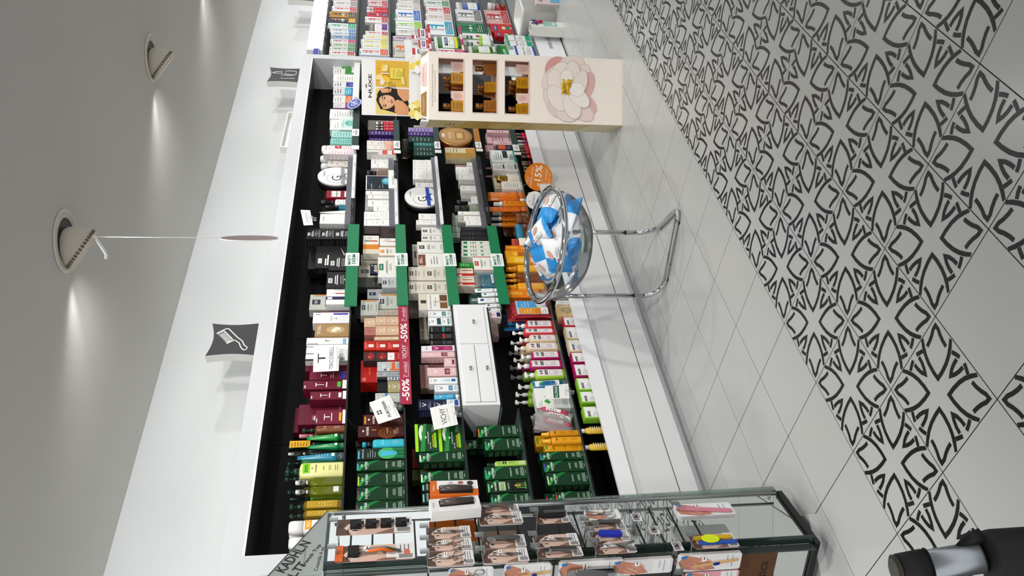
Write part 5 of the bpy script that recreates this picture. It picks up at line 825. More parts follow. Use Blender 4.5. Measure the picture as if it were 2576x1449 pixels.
STY = {
 'furt': ('08381c', furt), 'wlin': ('ebeae6', lines_only('8c8c8a', .15, .8)), 'gal': ('f0efec', gal),
 'tric': ('6e1730', tric), 'tricflat': ('64142b', ops(('t', 'ANTICAIDA', .7, .14, 'd8a8b4', dict(wf=.5, hf=.03, rot=PI)), ('l', .2, .6, .7, 1, .1, 'b06a7c', .012), ('e', .3, .62, .14, .07, 'c9c2ba'))),
 'tricb': ('6e1730', ops(('r', .1, .05, .9, .2, '2a2f8a'), ('t', 'T', .5, .62, 'ead8dc', dict(wf=.4, hf=.16)), ('l', .2, .8, .42, 2, .06, 'd8b8c0', .02))),
 'tricw': ('f2f1ef', ops(('r', .0, .75, .12, 1, '2a2326'), ('r', .42, .75, .46, 1, '2a2326'), ('r', .85, .75, .88, 1, '2a2326'), ('l', .2, .8, .45, 2, .1, '9a9a9a', .012))),
 'tricw2': ('f2f1ef', ops(('r', .0, .72, .07, .98, '2a2326'), ('r', .0, .06, .8, .14, '7fb8d8'), ('t', 'T', .5, .5, '3a3a3a', dict(wf=.4, hf=.1)))),
 'gold': ('a98758', ops(('t', 'TRICOBELL', .5, .88, 'f5efe2', dict(wf=.72, hf=.09)), ('e', .5, .4, .3, .28, 'c8aa78'), ('e', .44, .44, .12, .09, 'efe6d2'), ('e', .58, .36, .12, .1, 'efe6d2'), ('e', .5, .3, .07, .06, 'efe6d2'))),
 'w12': ('f2f1f0', ops(('t', '12', .82, .86, '3a3238', dict(wf=.26, hf=.11, rot=PI)), ('r', .72, .05, .86, .45, '3a3fb0'), ('t', 'TRICOBELL', .4, .5, '5a5258', dict(wf=.5, hf=.03, rot=PI)), ('t', 'T', .4, .4, '3a3238', dict(wf=.12, hf=.1, rot=PI)), ('r', .93, 0, 1, 1, '6a1a3a'))),
 'mdgrey': ('bcbfb6', lambda P, w, h: (md(P, w, h, '2c3340'), P.rect(.9, .1, .96, .9, 'e08a1e'))), 'mdgrey2': ('b8bcbc', lambda P, w, h: md(P, w, h, '1e2a4a')),
 'alfa': ('efeeec', ops(('r', 0, 0, .36, 1, 'efeeec'), ('r', .3, 0, .5, 1, '1c2350'), ('r', .33, .75, .46, .95, 'e8e8e8'), ('t', 'ALFA PEELING', .93, .4, '30303a', dict(wf=.6, hf=.06, rot=PI / 2)), ('r', .68, .06, .74, .62, 'b8451e'), ('r', .69, .62, .73, .8, 'd8d0c8'))),
 'mdblack': ('1b1a1b', mdblack), 'mdblackp': ('151415', lines_only('6a6a6a', .1, .9, .8, 6, .1)),
 'mdblack2': ('1d1c1d', ops(('r', .2, .82, .42, .93, 'd8d8d6'), ('l', .12, .6, .7, 2, .06, 'f0f0ee', .04), ('l', .12, .6, .55, 4, .04, 'b0b0b0', .012), ('p', [(.3, .3), (.6, .24), (.9, .34), (.6, .21)], 'e8e8e8'), ('l', .2, .7, .1, 2, .04, 'b0b0b0', .015))),
 'galside': ('eceae8', ops(('t', 'GALÉNIC', .5, .9, '5a5a5a', dict(wf=.5, hf=.05)), ('l', .1, .9, .25, 3, .06, 'a8a8a8', .015))),
 'redgift': ('8f1226', ops(('r', .12, .5, .9, .82, 'efeeea'), ('r', .12, .04, .9, .36, 'efeeea'), ('e', .5, .62, .14, .09, 'cfcac8'), ('l', .2, .8, .78, 1, .1, '6a6a6a', .02), ('r', .12, .62, .9, .64, '333'))),
 'galbeige': ('e3ded4', ops(('e', .4, .52, .34, .16, '6a6a66'), ('e', .4, .52, .31, .145, 'e3ded4'), ('t', 'GALÉNIC', .6, .86, '4a4a4a', dict(wf=.5, hf=.05)), ('l', .3, .9, .2, 3, .06, '9a9a9a', .012))),
 'pinkt': ('f3e6e8', lines_only('c88a98')), 'mint': ('8cc9bf', lines_only('2f8a80', .15, .85, .85, 9, .09, .022)), 'mint2': ('a8d6cd', lines_only('3a8a84', .15, .85, .85, 7, .11)),
 'card': ('e6eceb', ops(('r', .1, .1, .9, .9, 'cfe3de'), ('e', .5, .42, .22, .26, '5bb0a4'), ('r', .3, .2, .7, .5, '7cc4b8'), ('l', .2, .8, .82, 2, .08, '4a8a84', .02))),
 'wpurple': ('7d3d78', ops(('r', 0, .52, 1, 1, 'd8d4d6'), ('l', .2, .8, .9, 3, .1, '6a6a6a', .02), ('l', .2, .8, .4, 3, .1, 'd8b8d4', .02))),
 'worange': ('d0763e', ops(('r', 0, .52, 1, 1, 'dedcda'), ('r', 0, 0, 1, .26, 'a878b8'), ('l', .2, .8, .9, 3, .1, '5a5a5a', .02), ('l', .1, .9, .44, 3, .06, 'f0c8a8', .02))),
 'wblue': ('1d6fc0', ops(('r', 0, .55, 1, 1, 'cfd0d0'), ('r', 0, .32, 1, .55, '37aac8'), ('l', .2, .8, .9, 3, .1, '4a4a4a', .03), ('l', .2, .8, .48, 5, .09, 'bfe0f0', .02))),
 'wnavy': ('dedddb', ops(('r', .1, .14, .9, .5, '34308a'), ('e', .5, .3, .16, .1, '6a70c8'), ('l', .2, .8, .9, 3, .1, '4a4a4a', .03))),
 'wgreen2': ('e3e4e0', ops(('r', 0, .15, 1, .55, '3a8a3a'), ('l', .2, .8, .9, 3, .09, '5a5a5a', .02), ('r', .3, .0, .95, .3, 'e6e6e2'))),
 'wgreen': ('e6e7e4', ops(('r', 0, .3, 1, .68, '4c9a48'), ('p', [(.1, .4), (.5, .36), (.9, .6), (.5, .5)], '1d4a1e'), ('l', .2, .8, .9, 3, .08, '5a5a5a', .02), ('l', .2, .8, .2, 3, .08, '5a5a5a', .02))),
 'furtcurl': ('10231b', ops(('r', 0, 0, 1, .42, '15603a'), ('e', .5, .36, .5, .2, '3fae5a'), ('p', [(.36, .16), (.62, .16), (.76, .5), (.22, .5)], '47b3d4'), ('r', .06, .94, .75, .97, '4ab8d0'), ('t', 'SUBLIME CURL', .5, .87, 'e8f0ea', dict(wf=.8, hf=.03)), ('l', .15, .85, .76, 4, .05, 'a8c0b0', .01), ('r', .1, .02, .3, .2, '1d7a40'), ('r', .4, .02, .6, .12, '1d7a40'), ('r', .7, .02, .9, .24, '1d7a40'))),
 'furtbr': ('2a1210', lines_only('6a4a40')), 
 'furtk': ('41150f', ops(('e', .3, .36, .5, .2, '8a4a1e'), ('e', .3, .36, .44, .175, '41150f'), ('e', .3, .36, .38, .15, '8a4a1e'), ('e', .3, .36, .31, .122, '41150f'), ('e', .3, .36, .24, .095, '8a4a1e'), ('e', .3, .36, .16, .06, '41150f'), ('r', .55, .6, .62, .7, 'e08a1e'), ('r', .42, .87, .58, .9, 'f0e8e0'), ('t', 'FURTERER', .5, .79, 'f0e6de', dict(wf=.78, hf=.05)), ('t', 'KARINGA', .5, .36, 'f0e6de', dict(wf=.5, hf=.03)), ('l', .2, .8, .2, 3, .04, 'c8a898', .012))),
 'furtbr2': ('4a160e', ops(('r', .1, .93, .8, .97, 'e0901e'), ('r', .42, .84, .58, .88, 'f0e8e0'), ('t', 'FURTERER', .5, .74, 'f0e6de', dict(wf=.78, hf=.05)), ('l', .2, .8, .3, 6, .05, 'c8a898', .012))),
 'vcube': (None, vcube), 'blk': ('111113', lines_only('4a4a50', .2, .8, .5, 1)), 'dk': ('1c1d1d', lines_only('7a8a80', .2, .8, .7, 3)), 'darkgl': ('4a4d48', lines_only('8a8d86', .2, .7, .6, 2, .1)),
 'vsilv': ('a9adb0', ops(('t', 'V', .5, .82, '1c1c1e', dict(wf=.55, hf=.12)), ('t', 'VICHY', .5, .94, '1c1c1e', dict(wf=.6, hf=.04)), ('l', .15, .85, .6, 7, .08, '5a5c60', .02))),
 'vsilv2': ('b9bcbf', lines_only('2a2a2e', .05, .95, .8, 4, .2, .06)),
 'vgrey': ('b9bdbb', ops(('t', 'V', .5, .74, 'f4f4f2', dict(wf=.42, hf=.15)), ('r', .2, .28, .9, .42, 'e0602a'), ('r', .06, .1, .22, .5, 'e0602a'), ('r', .06, .5, .22, .62, 'e8e8e8'), ('r', .08, .62, .2, .72, '1a1a1a'), ('l', .3, .9, .2, 3, .05, '6a6a6a', .012))),
 'vred': ('b01a12', ops(('t', 'VICHY', .5, .66, 'e88a70', dict(wf=.34, hf=.07)), ('t', 'LIFTACTIV', .5, .3, 'e08a74', dict(wf=.42, hf=.035)), ('t', 'NEW SKIN ROUTINE', .5, .16, 'e08a74', dict(wf=.6, hf=.03)), ('r', .05, .8, .2, .95, 'd86a54'))),
 'vredw': ('b4231a', ops(('r', .1, .5, .9, .96, 'ecebe8'), ('t', '1', .5, .76, '3a3a3a', dict(hf=.2)), ('t', 'VICHY', .5, .2, 'f0c0b4', dict(wf=.6, hf=.1)))),
 'vredjar': ('35292b', ops(('e', .5, .4, .36, .34, '9a1f1e'), ('r', .2, .55, .8, .86, '6a1a1c'), ('e', .4, .5, .1, .1, 'd86a60'))),
 'vredc': ('ba2418', ops(('r', .3, .16, .62, .6, 'e9e0d8'), ('t', 'VICHY', .5, .85, 'f4d8d0', dict(wf=.6, hf=.1)), ('l', .15, .9, .7, 1, .1, 'e8a090', .03))),
 'vpink': ('b97a6e', ops(('e', .5, .5, .42, .42, 'a86058'), ('e', .5, .5, .34, .34, 'bb8074'), ('e', .5, .5, .22, .26, 'a86058'))),
 'beigelin': ('b3a699', lines_only('8a7d70', .12, .8, .85, 6, .12, .02)),
 'mdw': ('e6e4de', md), 'mdb': ('d8d1c2', md), 'mdorange': ('e8e4da', lambda P, w, h: (P.rect(0, .0, 1, .05, 'e08a1e'), P.rect(0, 0, .04, 1, 'e08a1e'), P.rect(.96, 0, 1, 1, 'e08a1e'), md(P, w, h, 'e08a1e'))),
 'fifty': ('101a38', ops(('t', '50', .5, .3, 'f2f0e0', dict(wf=.7, hf=.34)), ('t', '+', .8, .72, 'e8e040', dict(hf=.3)), ('r', 0, 0, 1, .06, 'e8e040'))),
 'ampw': ('e6e2d6', lambda P, w, h: (P.rect(0, 0, .26, 1, 'd9cdb8'), P.rect(.24, 0, .5, 1, 'd8801e'), P.rect(.66, .1, .72, .6, 'b8451e'), P.rect(.66, .6, .72, .9, '4a6a50'), P.lines(.78, .95, .7, 3, .1, GREY, .03))),
 'ampw2': ('e8e6e0', ops(('r', .5, .1, .58, .6, 'b8451e'), ('r', .52, .6, .56, .85, '8aa090'), ('l', .65, .95, .7, 3, .12, '8a8a8a', .03))),
 'dkbox': ('211a18', ops(('r', .08, .08, .92, .9, '382a26'))), 'gtray': ('c4c6c4', ops(('l', .1, .9, .5, 2, .2, '9a9c9a', .006))),
 'galtilt': ('f1f0ed', gal), 'galline': ('eeedea', lines_only('9a9a98', .1, .9, .9, 8, .1, .03)),
 'galcard': ('141c2a', ops(('r', 0, 0, 1, .03, 'e8e8e8'), ('r', 0, .97, 1, 1, 'e8e8e8'), ('r', 0, 0, .03, 1, 'e8e8e8'), ('r', .97, 0, 1, 1, 'e8e8e8'), ('e', .6, .76, .36, .2, '3a4a60'), ('e', .62, .74, .34, .19, '141c2a'), ('e', .62, .3, .24, .2, '3f9cb0'), ('e', .66, .34, .14, .11, '7cc4d0'), ('t', 'GALÉNIC', .26, .82, 'd8dce0', dict(wf=.36, hf=.045)), ('l', .12, .5, .55, 2, .1, '9aa4b0', .015), ('l', .1, .4, .12, 2, .06, '9aa4b0', .012))),
 'galsign': ('f2f2f0', ops(('t', 'GALÉNIC', .42, .5, '3a3a3a', dict(wf=.5, hf=.26)), ('r', .2, .28, .64, .31, 'aaa'))),
 'coral': ('eae3de', ops(('r', 0, 0, 1, .16, 'dfa08a'), ('r', 0, .16, 1, .4, 'e6b9a6'), ('e', .5, .82, .06, .03, '5a5a5a'), ('l', .25, .75, .6, 3, .1, '8a6a60', .02))),
 'coral2': ('eae5e1', ops(('r', 0, 0, 1, .18, 'e08a6c'), ('r', 0, .18, 1, .36, 'e8b49c'), ('e', .4, .7, .06, .03, '5a5a5a'), ('l', .25, .75, .5, 2, .1, '8a6a60', .02))),
 'coral3': ('e8e4e0', ops(('r', 0, .0, 1, .14, 'cc3a28'), ('r', 0, .3, 1, .46, 'd8553c'), ('r', 0, .62, .5, 1, '9a9896'), ('l', .25, .75, .56, 2, .1, '8a6a60', .02))),
 'purp2': ('3a2566', lines_only('b8a8d8', .15, .85, .85, 6, .13, .03)), 'lil': ('9a8ac0', lines_only('4a3a80', .15, .85, .85, 6, .13, .03)), 'lil2': ('b3a5cc', ops(('r', 0, 0, 1, .2, '36204f'), ('l', .15, .85, .85, 5, .13, '5a4a8a', .03))), 'grn': ('8a8078', lines_only('6a6058')),
 'fort': ('0d1c16', lambda P, w, h: (P.rect(0, 0, 1, .55, '0f3a20'), [P.ell(.2 + .6 * random.random(), .08 + .44 * random.random(), .03, .012, random.choice(['4fae58', '8ac070', 'c8d8a0', '2f8a48']), 6) for _ in range(34)], P.ell(.5, .1, .18, .07, 'c8401e'), P.ell(.45, .12, .1, .04, 'e87a40'), P.rect(.06, .95, .75, .98, '7fd8d0'), P.text('FORTICEA', .5, .88, 'e8f0ea', wf=.75, hf=.04), P.lines(.15, .85, .76, 4, .04, 'a8c0b0', .01, 2, True))),
 'lime': ('0f4020', ops(('r', 0, .87, 1, 1, 'a4dc1e'), ('e', .66, .7, .3, .14, 'bfe6b0'), ('e', .66, .72, .2, .09, 'f0f8e8'), ('p', [(.5, .7), (.62, .72), (.9, .7), (.62, .68)], '0f6a30'), ('p', [(0, .6), (1, .5), (1, .62), (0, .8)], '2a8a3e'), ('r', .46, .52, .54, .57, 'f0f0ee'), ('t', 'FURTERER', .5, .44, 'e0eee0', dict(wf=.44, hf=.045)), ('r', .12, .1, .66, .2, '8fd020'), ('r', .14, .22, .6, .27, 'c8a020'), ('t', 'RF 80', .2, .36, 'f0f4f0', dict(wf=.2, hf=.05)), ('l', .7, .95, .26, 3, .05, 'a8c8a8', .015))),
 'olive': ('4a5420', lines_only('9aa070')), 'redb': ('8a1a14', ops(('e', .5, .3, .2, .12, 'e8e0d8'), ('l', .2, .8, .8, 3, .1, 'e0a098', .02))),
 'vnavy': ('171c3c', ops(('t', 'V', .5, .58, 'f2f2f2', dict(wf=.36, hf=.3)), ('t', 'VICHY', .5, .86, 'd8d8e0', dict(wf=.5, hf=.09)), ('l', .15, .85, .26, 2, .1, '9aa0c0', .03))),
 'vwb': ('e6eaf0', ops(('r', .1, .1, .9, .4, '2a4f9a'), ('l', .1, .9, .8, 3, .12, '4a5a7a', .03))),
 'vwht': ('eef0f0', vlong('eef0f0', '4a5560', tag='2a7f9e')), 'vserum': ('f0f2f2', ops(('t', 'VICHY', .5, .92, '4a5560', dict(wf=.6, hf=.04)), ('t', 'V', .5, .78, '4a5560', dict(wf=.46, hf=.13)), ('r', .3, .06, .72, .5, 'cfe2ee'), ('r', .3, .06, .72, .2, '2f6fb4'), ('r', .4, .5, .62, .6, 'e0e4e6'), ('l', .36, .66, .42, 4, .05, '7a8a9a', .01))),
 'vpk': ('e4bcbb', vlong('e4bcbb', 'f8eeee')), 'vpk2': ('e6c2c2', ops(('t', 'V', .5, .66, 'fbf2f2', dict(wf=.45, hf=.3)), ('r', .25, .1, .8, .3, '7a1f3a'))), 'vpkd': ('b98a84', lines_only('9a6a66', .1, .6, .85, 6, .12)),
 'vmag': ('ece6ea', ops(('r', .0, .0, 1, .72, 'ece6ea'), ('r', .12, .05, .9, .68, 'a01258'), ('t', 'VICHY', .5, .84, 'a01258', dict(wf=.6, hf=.05)), ('t', 'V', .5, .54, 'f8e8f0', dict(wf=.46, hf=.15)), ('l', .25, .75, .3, 4, .06, 'e8a0c4', .015))),
 'vblk': ('131314', lambda P, w, h, c: (P.text('VICHY', .5, .9, 'd8d8d8', wf=.7, hf=.05), P.text('V', .5, .68, '5a2a2a', wf=.5, hf=.16), P.rect(.1, .34, .9, .44, c), P.lines(.15, .85, .26, 4, .055, '8a8a8c', .014, 3, True))),
 'vjar': ('eef0ef', ops(('t', 'V', .5, .66, '4a5560', dict(wf=.4, hf=.24)), ('r', .1, .04, .9, .34, '26505a'), ('l', .15, .85, .9, 1, .1, '6a6a6a', .04))),
 'legend': ('e9e7e0', ops(('r', 0, .72, 1, 1, 'd6cebf'), ('r', .4, .76, .6, .94, '3a3430'), ('t', 'LEGENDARY', .5, .62, '2a2a2a', dict(wf=.9, hf=.045)), ('r', .1, .08, .45, .32, '7a5530'), ('r', .55, .08, .92, .32, '6a4628'), ('r', .48, .02, .53, .5, 'c8a878'), ('l', .2, .8, .5, 2, .05, '8a8a86', .012))),
 'mdbr': ('eae8e2', ops(('r', .0, .74, .3, 1, 'c8c0b0'), ('r', .1, .72, .9, .98, '7a4a32'), ('l', .25, .75, .9, 2, .06, 'e8d8c8', .03), ('l', .2, .8, .5, 3, .1, '8a8a86', .03))),
 'dgreen': ('14362f', lines_only('8ab0a4', .15, .85, .8, 5, .15, .03)), 'teal': ('1c6a66', lines_only('a8d0cc', .15, .85, .8, 5, .15, .03)),
 'regalo': ('0d2f18', ops(('p', [(0, .98), (.55, .86), (1, .7), (1, .8), (.5, .95)], '1c7a35'), ('r', .06, .955, .72, .98, 'a0e0b0'), ('r', .42, .87, .58, .9, 'f0f0ee'), ('t', 'FURTERER', .5, .8, 'e0eee0', dict(wf=.7, hf=.045)), ('r', .15, .56, .85, .72, 'b4cc9a'), ('t', 'REGALO', .5, .64, '2a4a2a', dict(wf=.6, hf=.08)), ('t', 'NEOPUR', .5, .49, 'd0e0d0', dict(wf=.5, hf=.035)), ('r', .1, .02, .9, .44, '0a120c'), ('r', .42, .2, .6, .34, 'b89a3a'), ('r', .2, .06, .8, .1, '4a8a3a'), ('r', .3, .1, .36, .3, '7ab04a'), ('r', .5, .06, .55, .26, '8aba5a'), ('r', .66, .08, .7, .3, '6aa04a'))),
 'mdsm': ('5a8a78', ops(('r', .3, .68, .7, .9, 'd8e4de'), ('l', .2, .8, .5, 3, .12, 'cfe0d8', .03))),
 'wpk': ('ead8d8', ops(('r', .15, .05, .85, .32, '1a1f5e'), ('p', [(.2, .95), (.5, .5), (.8, .95), (.5, .7)], 'c87a90'))), 'pinkpl': ('c6a39c', lines_only('a8837e', .3, .7, .4, 2)), 'pinkl': ('dcb7bb', lines_only('8a4a64', .15, .85, .7, 4, .14, .03)),
 'ampr': ('e6d6c2', ops(('r', 0, 0, .42, 1, 'c42a1a'), ('r', .1, .7, .3, .9, 'f0d8c8'), ('r', .7, .1, .78, .7, '9a4a30'), ('r', .0, .0, .14, 1, 'd8cabb'))),
 'mdred': ('ecebe6', lambda P, w, h: (P.rect(0, 0, .04, 1, 'c8341e'), P.rect(.95, 0, 1, 1, 'c8341e'), md(P, w, h, 'c8281e'))), 'grnc': ('1d8a2e', lines_only('b8e0b8', .2, .8, .8, 4, .15, .05)),
 'mdgrn': ('dde0d4', lambda P, w, h: (P.rect(.2, .8, .8, .94, '1f7a48'), P.lines(.15, .85, .66, 3, .08, '5a6a5a', .03, 3, True), P.ell(.5, .3, .2, .05, '3a8a5a'))), 'dkl': ('202124', lines_only('54565a', .2, .8, .8, 3, .12, .02)),
 'marb': ('b4b3ae', lambda P, w, h: [P.ell(.1 + .8 * random.random(), .06 + .88 * random.random(), .06, .02, random.choice(['8a8a86', 'cfcfca', '9a9a94']), 6) for _ in range(22)]), 'palegreen': ('aebfae', lines_only('5a6a5a', .1, .9, .8, 3)),
 'goldbox': ('e3d5b0', ops(('r', 0, 0, .5, 1, 'b08a3e'), ('r', .5, 0, .9, .3, 'c8923a'), ('l', .55, .9, .8, 3, .1, '6a5430', .02))), 'goldl': ('e6dcc4', ops(('r', .1, .4, .14, 1, 'b8903c'), ('r', .7, .5, .74, 1, 'b8903c'))),
 'furty': ('d8970f', ops(('p', [(0, .96), (.6, .8), (1, .6), (1, .72), (.5, .9), (.2, 1)], 'f0b428'), ('r', .2, .93, .8, .97, '2f9a5a'), ('t', 'FURTERER', .5, .76, '8a5a08', dict(wf=.7, hf=.05)), ('t', 'SOLAIRE', .5, .46, '8a5a08', dict(wf=.5, hf=.035)), ('l', .2, .8, .26, 5, .04, 'a8740c', .01))),
 'oran': ('a8601a', lines_only('c8842e', .1, .5, .8, 3)), 'klbox': ('eef0ec', ops(('p', [(.2, .64), (.34, .76), (.44, .66), (.3, .56)], '3fa33a'), ('p', [(.42, .66), (.58, .72), (.6, .6), (.46, .56)], '5ab84a'), ('l', .1, .4, .9, 2, .06, '8a8a8a', .012), ('l', .1, .9, .2, 3, .05, 'aaa', .012))),
 'suno': ('e07a12', ops(('r', 0, 0, 1, .2, '9a5a1e'), ('e', .5, .75, .2, .12, 'f0a020'), ('t', 'SUN', .5, .55, 'fff0d0', dict(wf=.6, hf=.09)), ('l', .2, .8, .4, 3, .06, 'f8d090', .02))) if False else ('e07a12', ops(('r', 0, 0, 1, .18, '9a5a1e'), ('e', .5, .72, .22, .12, 'f0a020'), ('r', .4, .72, .6, .95, 'f0b43a'), ('l', .2, .8, .46, 4, .07, 'f8d090', .025))),
 'suno2': ('e8a012', ops(('r', 0, 0, 1, .3, 'd8801a'), ('r', .55, .3, .9, .62, 'b8600a'), ('r', .62, .62, .82, .74, 'f4c040'), ('p', [(.05, .3), (.5, .34), (.5, .9), (.05, .95)], 'f2b81e'), ('l', .1, .45, .7, 5, .07, 'fbe6a8', .02), ('r', .08, .05, .4, .24, 'e8e0e8'))),
 'wlinbr': ('ece6de', lines_only('8a6a54', .15, .85, .85, 7, .11)), 'wlinbk': ('e9e8e3', ops(('r', .2, .08, .8, .2, '1c1c1c'), ('l', .15, .85, .85, 4, .12, '6a6a68', .025), ('l', .15, .85, .42, 2, .1, '8a8a88', .02))),
 'wteal': ('e6ebe8', ops(('r', .35, .3, .95, .5, '2a2d2e'), ('l', .15, .85, .85, 4, .09, '6a6a68', .02), ('r', 0, 0, 1, .06, '3aa89a'), ('l', .2, .7, .2, 3, .05, '3a3a3a', .02))),
 'pinkbk': ('c49aa4', ops(('r', .2, .1, .75, .36, '2a1a1e'), ('l', .15, .85, .8, 3, .1, '7a4a5a', .02))), 'dkcor': ('2a282a', ops(('r', .1, .45, .9, .9, 'd8502a'), ('l', .2, .8, .3, 2, .1, '8a8a8a', .03))),
 'leaf': ('e2c8c4', ops(('r', .3, .3, 1, .74, 'ddd08a'), ('p', [(.0, .0), (.5, .26), (.9, .16), (1, 0)], 'd8a48c'), ('l', .4, .9, .66, 3, .1, '8a7a3a', .02), ('r', 0, .8, 1, 1, 'c8a0a8'))),
 'soap': (None, lambda P, w, h, c: (P.rect(.1, .06, .94, .94, 'ecebe9'), P.rect(.14, .66, .6, .78, '2a2c2a') , P.text('KLORANE', .38, .72, 'f0f0ee', wf=.36, hf=.06), P.poly([(.66, .2), (.76, .3), (.8, .22), (.72, .14)], '2a2c2a'), P.poly([(.8, .3), (.9, .36), (.9, .26)], '2a2c2a'), P.lines(.16, .6, .5, 4, .1, '9a9a98', .02))),
 'soapb': ('dcb888', ops(('e', .56, .5, .26, .3, '8a7a58'), ('e', .56, .5, .23, .27, 'a89a74'), ('t', 'KLORANE', .2, .5, '8a6a3a', dict(wf=.2, hf=.08)) , ('l', .3, .9, .1, 1, .1, '9a7a4a', .02))),
 'navyb': ('16163a', ops(('r', .6, .06, .9, .2, 'd8d8d8'), ('l', .1, .5, .8, 3, .1, '2a2a5a', .03))),
 'dpack': (None, lambda P, w, h, c1, c2: (P.rect(.06, .04, .94, .3, c2), P.ell(.5, .5, .3, .06, 'f0f0ee'), P.ell(.5, .62, .16, .03, c2), P.ell(.5, .76, .16, .03, c2), P.rect(.3, .34, .42, .9, darker(c1, .8)), P.rect(.58, .34, .7, .9, c2), P.lines(.1, .9, .95, 1, .1, '5a5a5e', .02), P.lines(.12, .88, .24, 3, .07, 'e8e8e8', .014))),
 'vitis': ('ece8e8', ops(('r', 0, 0, 1, .3, 'b81a2c'), ('r', 0, .82, 1, 1, 'b81a2c'), ('r', .15, .42, .85, .7, '2a2f6e'), ('t', 'VITIS', .5, .56, 'f0f0f6', dict(wf=.56, hf=.14)), ('l', .2, .8, .2, 2, .08, 'f0d0d4', .03))),
 'vitk': ('e8e6e0', ops(('r', .1, .62, .6, .86, '1f2a5e'), ('t', 'VITIS', .35, .74, 'f0f0f6', dict(wf=.4, hf=.1)), ('e', .55, .32, .16, .12, 'd8a078'), ('e', .55, .4, .17, .08, '8a4a2a'), ('r', .42, .04, .7, .22, '3a8a5a'), ('r', 0, 0, .12, 1, '5a9a3a'))),
 'kids': (None, ops(('r', .1, .7, .8, .88, '1f2a6a'), ('t', 'VITIS', .45, .79, 'f0f0f6', dict(wf=.5, hf=.08)), ('e', .5, .4, .2, .1, 'e8c8a8'), ('r', .3, .12, .7, .32, '2a7a4a'), ('r', .4, .02, .48, .12, 'e8c8a8'), ('r', .54, .02, .62, .12, 'e8c8a8'))),
 'perio': ('e6e8e6', ops(('t', 'PERIO AID', .45, .5, '6a2a6a', dict(wf=.7, hf=.06)), ('l', .1, .9, .8, 3, .08, '8a8a8a', .02), ('l', .1, .9, .3, 2, .08, '9a9a9a', .02))) if False else ('e6e8e6', lambda P, w, h, c: (P.rect(0, 0, 1, .22, c), P.rect(0, .9, 1, 1, c), P.text('PERIO·AID', .5, .62, '6a2a6a', wf=.8, hf=.08), P.lines(.1, .9, .48, 3, .07, '8a8a8a', .02))),
}
SIDE_LINES = {'furt': '5a7a5a', 'vnavy': '6a70a0', 'fort': '4a6a54', 'lime': '4a6a4a', 'regalo': '4a6a4a', 'mdblack': '4a4a4c', 'mdblack2': '4a4a4c', 'wlin': 'b0b0ae', 'mdw': 'b0aca0', 'mdb': 'a89f90', 'vred': '7a120c', 'klbox': 'aaa'}
def carton(x0, x1, y, d, z, h, style, par, T=None):
    """a folded carton with its own printed front and left face"""
    bg, fn = STY[style]; bg = bg or par[0]
    w = x1 - x0; m = MB()
    q = T or Matrix.Identity(4)
    m.rbox(-w / 2, w / 2, 0, d, 0, h, bg, min(.0016, w * .05), q)
    P = Print(m, lambda u, v, L: q @ Vector((u - w / 2, -L, v)), w, h)
    fn(P, w, h, *par)
    c = SIDE_LINES.get(style, darker(bg, .75))
    S = Print(m, lambda u, v, L: q @ Vector((-w / 2 - L, d - u, v)), d, h)
    if style in ('furt', 'vnavy', 'fort', 'lime', 'regalo', 'mdblack', 'mdblack2'):
        for k in range(5): S.rect(.12, .1 + .17 * k, .88, .22 + .17 * k, darker(c, .55)); S.lines(.16, .84, .2 + .17 * k, 4, .028, c, .008, k)
    else: S.lines(.15, .85, .85, 5, .13, c, .012, 4)
    return m
LEAN = {'slanted': .0}
